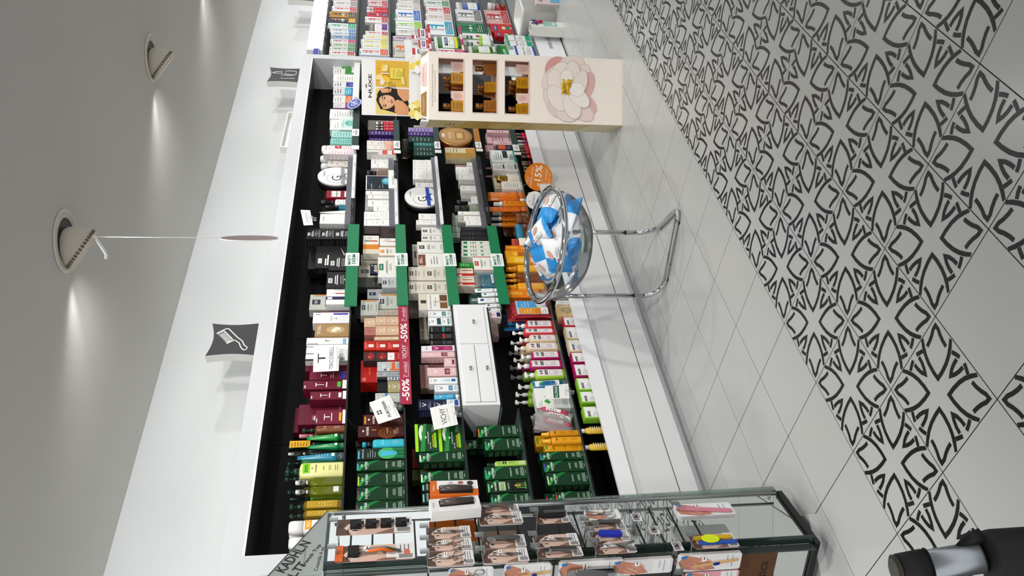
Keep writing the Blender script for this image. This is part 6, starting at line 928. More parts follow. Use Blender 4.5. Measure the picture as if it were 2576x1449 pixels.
# ---------------------------------------------------------------- bottles, tubes, jars
def curved(w, d, e, k=1.0):
    """front surface of an oval body: u in metres from its left edge"""
    def S(u, v, L):
        t = max(-.985, min(.985, (u - w / 2) / (w / 2)))
        y = (1 - abs(t) ** e) ** (1 / e) * d / 2
        return Vector((t * w / 2, d / 2 - (y + L + .0004), v))
    return S
LAB = {
 'lab0': [], 'lab0w': [('l', .25, .75, .7, 2, .05, 'f0ece0', .012, 2, True), ('l', .25, .75, .35, 4, .05, 'e0dcd0', .008, 3, True)],
 'lab0b': [('R', .3, .8, .7, .84, '6a4a10'), ('l', .25, .75, .6, 3, .06, '8a6414', .012, 2, True), ('l', .2, .8, .3, 4, .05, '8a6414', .01, 4, True)],
 'vila': [('R', .15, .78, .95, .96, 'e8a41e'), ('t', 'VILA', .5, .87, 'fff8e8', dict(wf=.42, hf=.09)), ('l', .2, .9, .68, 5, .06, '7a7a78', .014), ('l', .2, .9, .34, 2, .06, 'c8a860', .014)],
 'oil': [('R', .1, .12, .9, .9, 'b8941a'), ('l', .2, .8, .8, 8, .075, 'e8d88a', .02)], 'sticker50': [('R', .2, .35, .8, .55, '1a1c1a'), ('t', '50%', .5, .45, 'e8e8e0', dict(wf=.5, hf=.08))],
 'lab1': [('R', .2, .12, .85, .28, 'ecebe8'), ('l', .25, .8, .22, 2, .05, '3a3a3a', .02), ('l', .25, .75, .75, 3, .06, '5a6a20', .012, 2, True)],
 'bigpale': [('R', .2, .76, .85, .92, '7fd01e'), ('t', '50%', .52, .84, '1f3a12', dict(wf=.5, hf=.07)), ('r', .46, .69, .54, .72, '6a6a3a'), ('t', 'FURTERER', .5, .62, '5a5a30', dict(wf=.5, hf=.03)), ('l', .3, .7, .44, 1, .05, '5a5a30', .014, 1, True), ('l', .25, .75, .32, 2, .03, '6a6a3a', .008, 4, True), ('l', .3, .7, .18, 2, .05, '6a6a3a', .01, 6, True)],
 'ytag': [], 'galb': [('l', .2, .8, .8, 5, .12, '8a8a88', .03)], 'pinktag': [('R', .3, .5, .9, .72, 'c0304a'), ('t', '-4€', .6, .61, 'fff0f0', dict(wf=.4, hf=.1)), ('l', .2, .8, .9, 3, .05, 'c89aa0', .015), ('l', .2, .8, .4, 4, .07, 'c8a0a8', .012)],
 'limecan': [('R', .0, .0, 1, .2, 'c8d89a'), ('R', .3, .62, .75, .74, '10241a'), ('t', 'REGALO', .52, .68, 'd8e8d0', dict(wf=.36, hf=.05)), ('l', .25, .75, .9, 3, .06, '3a5a20', .012, 2, True), ('l', .25, .75, .5, 3, .06, '3a5a20', .012, 4, True)],
 'klo': [('R', .14, .08, .86, .93, 'ece2e4'), ('p', [(.28, .8), (.4, .86), (.44, .8), (.34, .74)], '2a2a2c'), ('p', [(.5, .78), (.62, .88), (.7, .8), (.58, .73)], '3a2a2a'), ('R', .24, .58, .76, .67, '23302a'), ('t', 'KLORANE', .5, .625, 'f4f4f2', dict(wf=.44, hf=.04)), ('l', .22, .8, .5, 6, .055, '8a8286', .012)],
 'dlab': [('R', .08, .15, .92, .7, 'e4e8e4'), ('l', .2, .8, .62, 5, .08, '5a6a5a', .025)], 'dlabp': [('R', .1, .1, .9, .5, '6a3a8a'), ('l', .2, .8, .8, 3, .08, '6a6a6a', .03)],
 'vit': [('R', .08, .3, .92, .82, 'e4e8e0'), ('R', .08, .16, .92, .28, 'e2d81e'), ('R', .2, .58, .8, .72, '2a2f6e'), ('t', 'VITIS', .5, .65, 'f0f0f6', dict(wf=.4, hf=.07)), ('l', .2, .8, .5, 3, .07, '5a6a5a', .02)],
 'jarl': [('R', .05, .1, .95, .6, 'b8442a'), ('l', .2, .8, .5, 3, .1, 'f0d8c0', .03)],
}
def price(m, S, w, h, u, v, su, sv):
    P = Print(m, S, w, h); P.k = 6; P.rect(u, v, u + su, v + sv, 'eeeeec', 4); P.lines(u + su * .1, u + su * .9, v + sv * .5, 1, .1, '3a3a3a', sv * .2)
def make_bottle(w, d, h, style, bodyc, capc, bf, lab):
    d = max(d, w * .62) if style not in ('sq',) else max(d, w * .7)
    d = min(d, .055)
    e = 5 if style == 'sq' else 2.8; hb = h * bf; R = w / 2; sy = d / w
    m = MB(); o = (0, d / 2, 0)
    nk = {'pump': .34, 'cyl': .42, 'cap': .93, 'capg': .5, 'nozzle': .55, 'spray': .5, 'sq': .7, 'jarl': .5, 'polish': .4}[style]
    sh = min(.02, hb * .12)
    m.lathe([(R * .9, 0), (R * .985, .003), (R, .008), (R, hb - sh), (R * (.92 + .07 * (nk > .9)), hb - sh * .35), (R * max(nk, .5), hb)], bodyc, o, 24, sy=sy, e=e)
    root = m
    parts = []
    c = MB(); zc = hb
    if style == 'pump':
        c.lathe([(R * .42, hb), (R * .42, hb + (h - hb) * .38), (R * .3, hb + (h - hb) * .45)], capc, o, 16)
        c.lathe([(R * .16, hb + (h - hb) * .42), (R * .16, hb + (h - hb) * .72)], capc, o, 10)
        zt = hb + (h - hb) * .72
        c.rings([[(-R * .5 + (k > 1) * 0, o[1] + yy, zz) for k, (yy, zz) in enumerate(((-R * .16, zt), (R * .16, zt), (R * .14, h), (-R * .14, h)))],
                 [(R * .75, o[1] + yy, zz) for yy, zz in ((-R * .12, zt + (h - zt) * .35), (R * .12, zt + (h - zt) * .35), (R * .1, h - (h - zt) * .2), (-R * .1, h - (h - zt) * .2))]], capc, smooth=False)
        c.lathe([(R * .34, zt - (h - hb) * .04), (R * .34, h - .001), (R * .28, h)], capc, o, 14)
        parts.append(('pump_head', c))
    elif style == 'cyl':
        r = R * .62
        c.lathe([(r * .9, hb), (r * .9, hb + (h - hb) * .3)], capc, o, 16); c.lathe([(r, hb + (h - hb) * .3), (r, h - .003), (r * .92, h)], capc, o, 18); parts.append(('cap', c))
    elif style in ('cap', 'capg'):
        r = R * (.96 if style == 'cap' else .62)
        c.lathe([(r, hb + .0015), (r, h - .018), (r * .94, h - .007), (r * .75, h)], capc, o, 24, sy=sy if style == 'cap' else 1, e=e if style == 'cap' else 2); parts.append(('cap', c))
    elif style in ('nozzle', 'spray'):
        r = R * .62
        if style == 'nozzle':
            n = MB(); n.lathe([(r, hb), (r, hb + (h - hb) * .6)], '10181a*', o, 16); parts.append(('neck', n)); c.lathe([(r * .95, hb + (h - hb) * .6), (r * .95, h - .003), (r * .8, h)], capc, o, 16)
        else: c.lathe([(r * 1.1, hb), (r * 1.1, hb + (h - hb) * .25), (r * .85, hb + (h - hb) * .3), (r * .8, h - .004), (r * .6, h)], capc, o, 16)
        parts.append(('cap', c))
    elif style == 'polish':
        r = R * .5; c.lathe([(r, hb), (r, h - .002), (r * .9, h)], capc, o, 12, e=4); parts.append(('cap', c))
    elif style == 'sq':
        c.lathe([(R * .82, hb), (R * .82, h - .002), (R * .78, h)], capc, o, 24, sy=sy, e=5); parts.append(('cap', c))
    elif style == 'jarl':
        c.lathe([(R * .9, hb), (R * .9, h - .003), (R * .8, h)], capc, o, 18, sy=sy); parts.append(('cap', c))
    S = curved(w, d, e)
    if LAB.get(lab):
        L = MB(); P = Print(L, S, w, hb); P.run(LAB[lab]); parts.append(('label', L))
    if lab == 'ytag':
        t = MB(); t.box(-R * .8, R * .9, -.006, -.005, h * .62, h * .98, 'e2a81a'); P = Print(t, lambda u, v, L: Vector((u - R * .8, -.006 - L, h * .62 + v)), R * 1.7, h * .36)
        P.lines(.15, .85, .85, 6, .14, '7a5410', .04); parts.append(('paper_tag', t))
    return root, parts, d
def make_tube(kind, w, d, h, par):
    """tube standing on its cap, flattened and crimped at the top; 'tubel' and 'tubec' lie or stand the same way with a label"""
    bc, cc = par[0], par[1]; m = MB(); R = w / 2; D = max(d, w * .55); o = (0, D / 2, 0); hc = h * (.16 if kind == 'tube' else .13)
    rs = []; n = 20
    for k in range(9):
        t = k / 8; z = hc + (h - hc) * t; a = R * (.86 + .14 * t) if kind != 'tube' else R * (.8 + .2 * min(1, t * 2)) * (1 if kind != 'cone' else 1 - .85 * t)
        b = D / 2 * .86 * (1 - t ** 1.4) + .0012
        if kind == 'tube': a = R * .8 * (1 - .55 * t)
        if kind == 'cone': a = R * .85 * (1 - .86 * t); b = a * .8
        rs.append([(a * math.cos(2 * PI * j / n), D / 2 + b * math.sin(2 * PI * j / n), z) for j in range(n)])
    m.rings(rs, bc + '*' if not bc.endswith(('*', '^', '!')) else bc)
    c = MB(); c.lathe([(R * .74, 0), (R * .78, .002), (R * .72, hc)], cc if cc.endswith(('*', '^', '!')) else cc + '*', o, 18, sy=min(1, D / 2 / (R * .8))); parts = [('cap', c)]
    if kind != 'cone':
        L = MB()
        def S(u, v, l):
            t = min(1, v / (h - hc)); b = D / 2 * .86 * (1 - t ** 1.4) + .0012
            a = (R * .8 * (1 - .55 * t)) if kind == 'tube' else R * (.86 + .14 * t)
            q = (u - w / 2) / R * .9
            return Vector((q * a, D / 2 - b * math.sqrt(max(0, 1 - q * q)) - l - .0005, hc + v))
        P = Print(L, S, w, h - hc)
        if kind == 'tube': P.lines(.3, .75, .5, 5, .07, 'd8e8e0', .012, 2, True); P.rect(.3, .05, .8, .13, 'e8ece8', 4)
        elif kind == 'tubec': P.rect(.1, .1, .9, .92, darker(bc, 1.0) if False else ('e6efef' if bc.startswith('1d6') else bc), 6); P.text('V' if not bc.startswith('1d6') else '', .5, .7, 'f4f8f8', wf=.5, hf=.16); P.text('VICHY' if not bc.startswith('1d6') else 'KLORANE', .5, .88 if not bc.startswith('1d6') else .5, 'f4f8f8' if not bc.startswith('1d6') else '2a4a5a', wf=.5, hf=.05); P.lines(.2, .8, .36, 4, .06, 'cfe4ee' if not bc.startswith('1d6') else '6a8a94', .014)
        if bc.startswith('1d6'): P.poly([(.3, .7), (.42, .8), (.5, .72), (.38, .64)], '3fa33a'); P.poly([(.52, .7), (.66, .76), (.68, .66), (.56, .64)], '5ab84a')
        if kind == 'tubel':
            P.rect(.3, .66, .7, .86, par[2], 4); P.lines(.2, .8, .52, 4, .08, darker(bc, .55), .02, 2, True)
        parts.append(('label', L))
    return m, parts, D
def gift_disc(w, d, h, rib):
    """round hat box set on edge, tilted back, ribbon round the lid"""
    m = MB(); R = h / 2 * .98; rx = w / 2 * .98
    def ring(f, y): return [(rx * f * math.cos(2 * PI * j / 32), y, R + R * f * math.sin(2 * PI * j / 32)) for j in range(32)]
    m.rings([ring(1, d), ring(1, .014)], '17151a', cap0=True, cap1=True)
    l = MB(); l.rings([ring(1.02, .02), ring(1.02, .001), ring(1.0, 0)], 'f1f0ee')
    P = Print(l, lambda u, v, L: Vector((u - rx, -L, v)), rx * 2, R * 2)
    P.ell(.5, .5, .3, .3, '55504e', 28, rot=0) if False else None
    P.ell(.36, .5, .27, .27, '4a4646', 28); P.ell(.36, .5, .26, .26, 'f1f0ee', 28); P.text('G', .36, .5, '2a2626', hf=.26); P.text('GALÉNIC', .62, .84, '4a4646', wf=.3, hf=.05); P.lines(.5, .72, .16, 2, .05, 'aaa', .012)
    r = MB(); q = Print(r, lambda u, v, L: Vector((u - rx, -L - .0015, v)), rx * 2, R * 2)
    q.poly([(.03, .27), (.97, .3), (.97, .4), (.03, .37)], rib); q.poly([(.44, .26), (.52, .26), (.53, .42), (.44, .41)], darker(rib, .8))
    q.poly([(.47, .3), (.3, .2), (.34, .34)], darker(rib, .9)); q.poly([(.49, .3), (.66, .22), (.62, .36)], darker(rib, .9))
    return m, [('lid', l), ('ribbon', r)], d
def make_jar(w, d, h, bc, lc):
    D = min(.06, max(d, w * .7)); o = (0, D / 2, 0); sy = D / w; R = w / 2; m = MB()
    m.lathe([(R * .94, 0), (R, .005), (R, h * .55), (R * .9, h * .6)], bc, o, 24, sy=sy)
    l = MB(); l.lathe([(R * .97, h * .6), (R * .97, h * .96), (R * .92, h)], lc, o, 24, sy=sy)
    L = MB(); P = Print(L, curved(w, D, 2), w, h * .55); P.lines(.25, .75, .7, 4, .15, 'e8c8a0', .03, 2, True)
    return m, [('lid', l), ('label', L)], D
KIND = {'box': 'carton', 'bt': 'bottle', 'tube': 'tube', 'tubec': 'tube', 'tubel': 'tube', 'cone': 'tube', 'disc': 'gift_box', 'jar': 'jar'}
for k, x0, x1, y, d, z, h, st, par, lab, grp, cat in GOODS:
    w = x1 - x0; parts = []
    if k == 'box': m = carton(x0, x1, y, d, z, h, st, par)
    elif k == 'bt': m, parts, d = make_bottle(w, d, h, st, *par)
    elif k == 'disc': m, parts, d = gift_disc(w, d, h, par[1])
    elif k == 'jar': m, parts, d = make_jar(w, d, h, *par)
    else: m, parts, d = make_tube(k, w, d, h, par)
    nm = KIND[k] if not (k == 'bt' and cat == 'tube') else 'bottle'
    if lab.startswith('empty dark tray'): nm = 'tray_box'
    if cat in ('soap', 'nail polish', 'toothpaste', 'dental pack', 'toothbrush pack', 'can', 'tube'): nm = cat.replace(' ', '_')
    o = m.build(nm, loc=((x0 + x1) / 2, min(y, 1.466 - d), z + .0004))
    tag(o, lab, cat, grp)
    for pn, pm in parts: pm.build(pn, o)
# ---------------------------------------------------------------- strips, trays and cards fixed along the shelf edges
def edge_strip(name, x0, x1, z0, z1, c, lab, cat, y=1.204, prints=None, group=None, thick=.008):
    m = MB(); w, h = x1 - x0, z1 - z0
    m.rbox(-w / 2, w / 2, 0, thick, 0, h, c, .0015)
    o = tag(m.build(name, loc=((x0 + x1) / 2, y, z0)), lab, cat, group)
    if prints:
        p = MB(); P = Print(p, lambda u, v, L: Vector((u - w / 2, -L, v)), w, h); P.run(prints); p.build('lettering', o)
    return o
grn_foil = mat('0e7a4c', .28, bump=.35, nscale=14)
for k, (x0, x1, z0, z1, lx) in enumerate(((.83, 1.614, 1.644, 1.716, 1.25), (.834, 1.616, 1.35, 1.416, 1.25), (.832, 1.616, 1.05, 1.117, 1.25), (.842, 1.612, .752, .817, 1.25))):
    o = edge_strip('shelf_strip', x0, x1, z0, z1, grn_foil, 'glossy green foil strip along the edge of the %s' % ('top shelf', 'second shelf down', 'third shelf down', 'fourth shelf down')[k], 'shelf strip', group='green foil strips')
    h = z1 - z0; s = MB(); s.box(lx - .062 - (x0 + x1) / 2, lx + .062 - (x0 + x1) / 2, -.003, -.0005, -.006, h + .006, 'eef2f0')
    P = Print(s, lambda u, v, L: Vector((lx - .062 - (x0 + x1) / 2 + u, -.003 - L, -.006 + v)), .124, h + .012)
    P.text('MARTI', .44, .72, '0f6a48', wf=.7, hf=.24); P.text('DERM', .5, .4, '0f6a48', wf=.74, hf=.26); P.ell(.92, .52, .02, .03, '0f6a48'); P.text('LA FORMULA', .5, .14, '5a9a7c', wf=.7, hf=.07)
    s.build('name_plate', o)
edge_strip('promotion_strip', .086, .828, 1.352, 1.41, mat('a8223e', .35), 'crimson half price strip along the second shelf edge', 'shelf strip', prints=[
    ('t', '-50%', .13, .5, 'f6f0f0', dict(wf=.2, hf=.66)), ('t', '2ª unidad', .32, .5, 'f0dce0', dict(wf=.15, hf=.34)), ('r', .25, .2, .4, .23, 'f0dce0'), ('t', 'VICHY', .5, .52, 'f6f0f0', dict(wf=.14, hf=.42)), ('r', .45, .2, .55, .23, 'e0a8b4'),
    ('t', '-50%', .7, .5, 'f6f0f0', dict(wf=.2, hf=.66)), ('t', '2ª unidad', .9, .5, 'f0dce0', dict(wf=.15, hf=.34)), ('r', .83, .2, .97, .23, 'f0dce0')])
dg = mat('12302a', .35)
for k, (x0, x1, z0, z1) in enumerate(((2.53, 3.118, 1.668, 1.718), (2.488, 2.965, 1.367, 1.412), (2.506, 2.947, 1.068, 1.11), (2.542, 2.904, .756, .8), (2.506, 2.902, .47, .515))):
    c = mat('b87a24', .3, .3) if k == 3 else dg
    o = edge_strip('shelf_strip', x0, x1, z0, z1, c, ('dark green' if k != 3 else 'amber gold') + ' strip with white name plate, ' + ('top shelf', 'second shelf down', 'third shelf down', 'fourth shelf down', 'fifth shelf down')[k], 'shelf strip', group='strips near the cardboard stand')
    w = x1 - x0; h = z1 - z0
    for q, (a, b) in enumerate((((.30, .47) if k == 0 else (.12, .34)), (-.02, .07))):
        s = MB(); s.box(-w / 2 + w * a, -w / 2 + w * b, -.003, -.0005, 0 if q == 0 else -.004, h + .002, 'eeeeec')
        P = Print(s, lambda u, v, L: Vector((-w / 2 + w * a + u, -.003 - L, v)), w * (b - a), h)
        if q == 0: P.text('NUXE', .5, .4, '2a2a2a', wf=.6, hf=.3); P.ell(.5, .75, .06, .1, '2a2a2a')
        s.build('name_plate', o)
wh = 'e6e6e8'; bk = '141416'
for x0, x1, z0, z1, c, lab, pr in ((1.908, 2.456, 1.681, 1.704, wh, 'white face cream strip, top shelf', 'BEAUTÉ'), (1.615, 1.903, 1.684, 1.703, bk, 'black lettered strip, top shelf', 'SOINS DE BEAUTÉ'),
        (2.162, 2.389, 1.393, 1.416, bk, 'black lettered strip, second shelf down', 'SOIN'), (1.62, 2.138, 1.394, 1.416, wh, 'white face cream strip, second shelf down', 'GALÉNIC'),
        (1.628, 2.456, 1.098, 1.119, wh, 'white face cream strip, third shelf down', 'GALÉNIC'), (1.629, 2.47, .78, .813, bk, 'black lettered strip, fourth shelf down', 'SOINS')):
    edge_strip('shelf_strip', x0, x1, z0, z1, c, lab, 'shelf strip', prints=[('t', pr, .2, .5, '8a8a90', dict(hf=.42)), ('t', pr, .75, .5, '8a8a90', dict(hf=.42))], thick=.006)
edge_strip('shelf_strip', 3.203, 3.922, 1.68, 1.73, 'e4e4e2', 'white strip under the far cartons on the top shelf', 'shelf strip', prints=[('t', 'eucerin' if False else 'SVR', .12, .5, '4a4a4a', dict(hf=.4))])
tray_m = glassmat('dcdae6', .17, .12)
for x0, x1, z0, z1, lab in ((1.622, 2.455, 1.705, 1.74, 'clear acrylic tray front on the top shelf'), (1.622, 2.44, 1.418, 1.454, 'clear acrylic tray front, second shelf down'), (1.63, 2.455, 1.12, 1.145, 'clear acrylic tray front, third shelf down'), (1.63, 2.467, .815, .846, 'clear acrylic tray front, fourth shelf down')):
    m = MB(); m.box(x0, x1, 1.216, 1.219, z0 - .018 if False else z0, z1, tray_m); m.box(x0 - .002, x0 + .001, 1.219, 1.246, z0, z1, tray_m); m.box(x1 - .001, x1 + .002, 1.219, 1.246, z0, z1, tray_m)
    tag(m.build('display_tray'), lab, 'display tray', 'clear tray fronts')
# price clips and brand cards
def card(name, c4, txt, lab, y=1.196, clip=True, ops_=None, cat='sign card', back='f0efec'):
    TL, TR, BR, BL = [Vector(p) for p in c4]; cen = (TL + TR + BR + BL) / 4
    w = (TR - TL).length; h = (TL - BL).length
    def S(u, v, L):
        a = u / w; b = v / h; p = (BL * (1 - a) + BR * a) * (1 - b) + (TL * (1 - a) + TR * a) * b
        return Vector((p.x - cen.x, -L, p.y - cen.y))
    m = MB(); m.prism([(0, 0), (w, 0), (w, h), (0, h)], 0, -.002, back, S)
    P = Print(m, S, w, h); P.run(ops_ or [('t', txt, .5, .5, '3a3a3c', dict(wf=.66))])
    o = tag(m.build(name, loc=(cen.x, y, cen.y)), lab, cat)
    if clip:
        k = MB(); b = S(w * .5, 0, 0)
        k.lathe([(.008, -.012), (.014, .004), (.009, .012)], 'e8eeee~', (b.x, .006, b.z - .004), 8); k.box(b.x - .02, b.x + .02, .003, .008, b.z - .008, b.z + .01, 'e8eeee~'); k.box(b.x - .006, b.x + .006, .003, .022, b.z - .03, b.z - .004, 'e8eeee~')
        k.build('clip', o)
    return o
card('sign_card', [(.312, 1.858), (.505, 1.866), (.51, 1.732), (.318, 1.727)], '', 'white square card lettered with a large T before maroon boxes', ops_=[('t', 'T', .5, .68, '2e2a2c', dict(wf=.36, hf=.3)), ('t', 'TRICOBELL', .5, .3, '6a6668', dict(wf=.86, hf=.17)), ('r', .08, .04, .92, .1, 'd8d8d6')])
card('sign_card', [(1.584, 1.992), (1.751, 2.024), (1.748, 1.963), (1.589, 1.934)], '', 'small white card on a clear clip above black boxes', ops_=[('t', 'GALÉNIC', .5, .55, '4a4a4c', dict(wf=.7, hf=.24)), ('r', .15, .2, .85, .24, '8a8a8a')])
card('sign_card', [(-.047, 1.521), (.093, 1.567), (.141, 1.465), (-.006, 1.411)], '', 'tilted white card over the brown boxes', ops_=[('e', .4, .82, .035, .05, '2a2a2a'), ('e', .5, .82, .035, .05, '2a2a2a'), ('e', .4, .7, .035, .05, '2a2a2a'), ('e', .5, .7, .035, .05, '2a2a2a'), ('t', 'FURTERER', .5, .42, '5a5a5c', dict(wf=.72, hf=.14)), ('t', 'PARIS', .5, .27, '9a9a9a', dict(wf=.25, hf=.05)), ('r', .12, .06, .9, .16, 'e0e0de')])
card('sign_card', [(-.098, 1.248), (.044, 1.263), (.077, 1.141), (-.067, 1.127)], '', 'tilted white card over the lime boxes', y=1.192, ops_=[('t', 'VICHY', .5, .52, '3a3a3c', dict(wf=.72, hf=.24)), ('t', 'LABORATOIRES', .5, .32, '9a9a9a', dict(wf=.62, hf=.05)), ('r', .1, .06, .9, .16, 'e6e6e4')])
card('sign_card', [(.084, .656), (.175, .646), (.188, .516), (.084, .528)], '', 'white card with green name plate on a clear clip', y=1.19, ops_=[('r', .06, .42, .94, .66, '1d5a42'), ('t', 'KLORANE', .5, .54, 'f2f4f2', dict(wf=.76, hf=.13)), ('l', .2, .9, .15, 2, .06, 'c8c8c6', .02)])
# round hanging discount signs
def disc_sign(c, r, col, prints, lab):
    f = Vector((-.72, -.66, .05)).normalized(); rt = Vector((-f.y, f.x, 0)).normalized(); rt = -rt if rt.x < 0 else rt; upv = Vector((0, 0, 1))
    tl = math.radians(-8); a = rt * math.cos(tl) + upv * math.sin(tl); b = upv * math.cos(tl) - rt * math.sin(tl)
    m = MB(); n = 40; rs = [[a * (r * math.cos(2 * PI * j / n)) + b * (r * math.sin(2 * PI * j / n)) + f * d for j in range(n)] for d in (-.0015, .0015)]
    m.rings(rs, col, smooth=False)
    P = Print(m, lambda u, v, L: a * (u - r) + b * (v - r) + f * (L + .0016), 2 * r, 2 * r); P.run(prints)
    o = tag(m.build('discount_sign', loc=c), lab, 'sign')
    s = MB(); e = a * (-r * .62) + b * (r * .78); s.tube([e, e + Vector((-.01, .03, .04)), Vector((-.05, 1.222 - c[1], .16))], .002, 'e8ecec~', 6); s.build('clear_arm', o)
disc_sign((2.095, 1.13, .404), .1, 'ee8412', [('t', 'VICHY', .34, .86, 'fbe6cf', dict(wf=.22, hf=.07)), ('t', 'CAPITAL SOLEIL', .46, .74, 'fdf0e0', dict(wf=.74, hf=.08)), ('t', '-15%', .54, .52, 'fff8f0', dict(wf=.74, hf=.25)), ('r', .1, .33, .9, .342, 'f6d8b4'), ('t', '1ª unidad', .56, .25, 'fbe6cf', dict(wf=.5, hf=.09)), ('r', .16, .17, .86, .18, 'f6d8b4'), ('r', .3, .09, .5, .11, 'fbe6cf'), ('r', .54, .09, .7, .11, 'f6d8b4')], 'orange round discount sign above the white drawer front')
disc_sign((1.82, 1.14, .468), .062, 'e6e4e2', [('t', '2ª', .4, .78, '4a4a4a', dict(hf=.1)), ('t', 'REGALO', .5, .58, '5a5a5a', dict(wf=.6, hf=.12)), ('t', '-20', .6, .3, 'c87a4a', dict(hf=.12))], 'white round discount sign behind the basket rim')
# blue oval shelf talker
m = MB(); n = 30
S = lambda u, v, L: Vector((u * .8, -.03 + v * .75 - L * .3, -v * .35)) 
m.rings([[(.078 * math.cos(2 * PI * j / n), -.002 * k + .02 * math.sin(2 * PI * j / n), .058 * math.sin(2 * PI * j / n)) for j in range(n)] for k in (0, 1)], mat('1f3f9a', .3), smooth=False)
P = Print(m, lambda u, v, L: Vector((u - .078, -.0022 - L + .35 * (v - .058), v - .058)), .156, .116)
P.ell(.5, .5, .46, .45, 'e8eaf0', 30); P.ell(.5, .5, .43, .41, '1f3f9a', 30); P.text('-5€', .5, .55, 'f4f4f8', wf=.6, hf=.4); P.lines(.25, .75, .26, 1, .1, 'c8d0e8', .04)
tag(m.build('discount_sign', loc=(3.165, 1.186, 1.712)), 'blue oval euro sign at the top shelf edge', 'sign')
# round gold tin on the fourth shelf
m = MB(); R = .135
def rg(f, y): return [(R * f * math.cos(2 * PI * j / 40), y, R + R * f * math.sin(2 * PI * j / 40)) for j in range(40)]
m.rings([rg(.98, .06), rg(.98, .014)], mat('7a2018', .35)); 
l = MB(); l.rings([rg(1, .016), rg(1, .003), rg(.94, 0)], mat('b8864a', .3, .55))
P = Print(l, lambda u, v, L: Vector((u - R, -L, v)), 2 * R, 2 * R); P.ell(.5, .5, .43, .43, '9a6a34', 40); P.ell(.5, .5, .41, .41, mat('c09458', .3, .5), 40); P.rect(.28, .22, .72, .5, 'a87a3e'); P.rect(.36, .3, .64, .46, 'd8b878'); P.text('NUXE', .5, .66, 'f0dca8', wf=.34, hf=.08); P.rect(.4, .8, .6, .9, 'e8dcc0'); P.lines(.3, .7, .58, 2, .04, 'e0c890', .01, 2, True)
o = tag(m.build('gift_tin', loc=(2.79, 1.225, .8065)), 'round copper gold gift tin behind an amber strip', 'gift tin'); l.build('lid', o)
# ---------------------------------------------------------------- little white drawer cabinet standing in the shelves
cab = tag(empty('drawer_cabinet', (.447, 1.2, .897)), 'white three door cabinet between green boxes and ointment tubes', 'cabinet')
cx, cz = .447, .897; wl = mat('ececed', .4)
m = MB(); W2, H2, D2 = .385, .196, .26
for a in ((-W2, W2, 0, D2, 0, .018), (-W2, W2, 0, D2, H2 - .018, H2), (-W2, -W2 + .018, 0, D2, .018, H2 - .018), (W2 - .018, W2, 0, D2, .018, H2 - .018), (-W2 + .018, W2 - .018, D2 - .01, D2, .018, H2 - .018), (.052, .062, .004, D2 - .01, .018, H2 - .018)): m.box(*a, wl)
m.build('body', cab)
for x0, x1, z0, z1, kx, kz in ((.06, .365, .02, .18, .223, .089), (-.365, .056, .101, .18, -.139, .136), (-.365, .056, .02, .098, -.139, .047)):
    d = MB(); d.rbox(x0 + .001, x1 - .001, -.004, .012, z0, z1, wl, .001); o = d.build('door', cab)
    k = MB(); k.lathe([(.0045, 0), (.0045, .012), (.008, .014), (.008, .022), (.007, .024)], 'b0aeaa!', (0, 0, 0), 14, Matrix.Translation((kx, -.004, kz)) @ Matrix.Rotation(PI / 2, 4, 'X')); k.build('knob', o)
# ---------------------------------------------------------------- gift pouches on the fifth shelf
def pillow(w, h, t, n=9, crimp=.12, seed=0):
    r = random.Random(seed); vs = []; 
    for s in (1, -1):
        for i in range(n):
            for j in range(n):
                u, v = i / (n - 1), j / (n - 1)
                a = max(0, math.sin(PI * u)) ** .5 * max(0, math.sin(PI * v)) ** .45
                wob = (r.random() - .5) * .12
                vs.append(((u - .5) * w * (1 - .05 * math.sin(PI * v)), (v - .5) * h * (1 - .06 * math.sin(PI * u)), s * t / 2 * a * (1 + wob) + (r.random() - .5) * .004))
    fs = []
    for s in (0, 1):
        b = s * n * n
        for i in range(n - 1):
            for j in range(n - 1):
                q = (b + i * n + j, b + (i + 1) * n + j, b + (i + 1) * n + j + 1, b + i * n + j + 1); fs.append(q if s == 0 else q[::-1])
    e = [(i * n, (i + 1) * n) for i in range(n - 1)] + [((n - 1) * n + j, (n - 1) * n + j + 1) for j in range(n - 1)] + [((i + 1) * n + n - 1, i * n + n - 1) for i in range(n - 2, -1, -1)] + [(j + 1, j) for j in range(n - 2, -1, -1)]
    for a, b in e: fs.append((b, a, a + n * n, b + n * n))
    return vs, fs, n
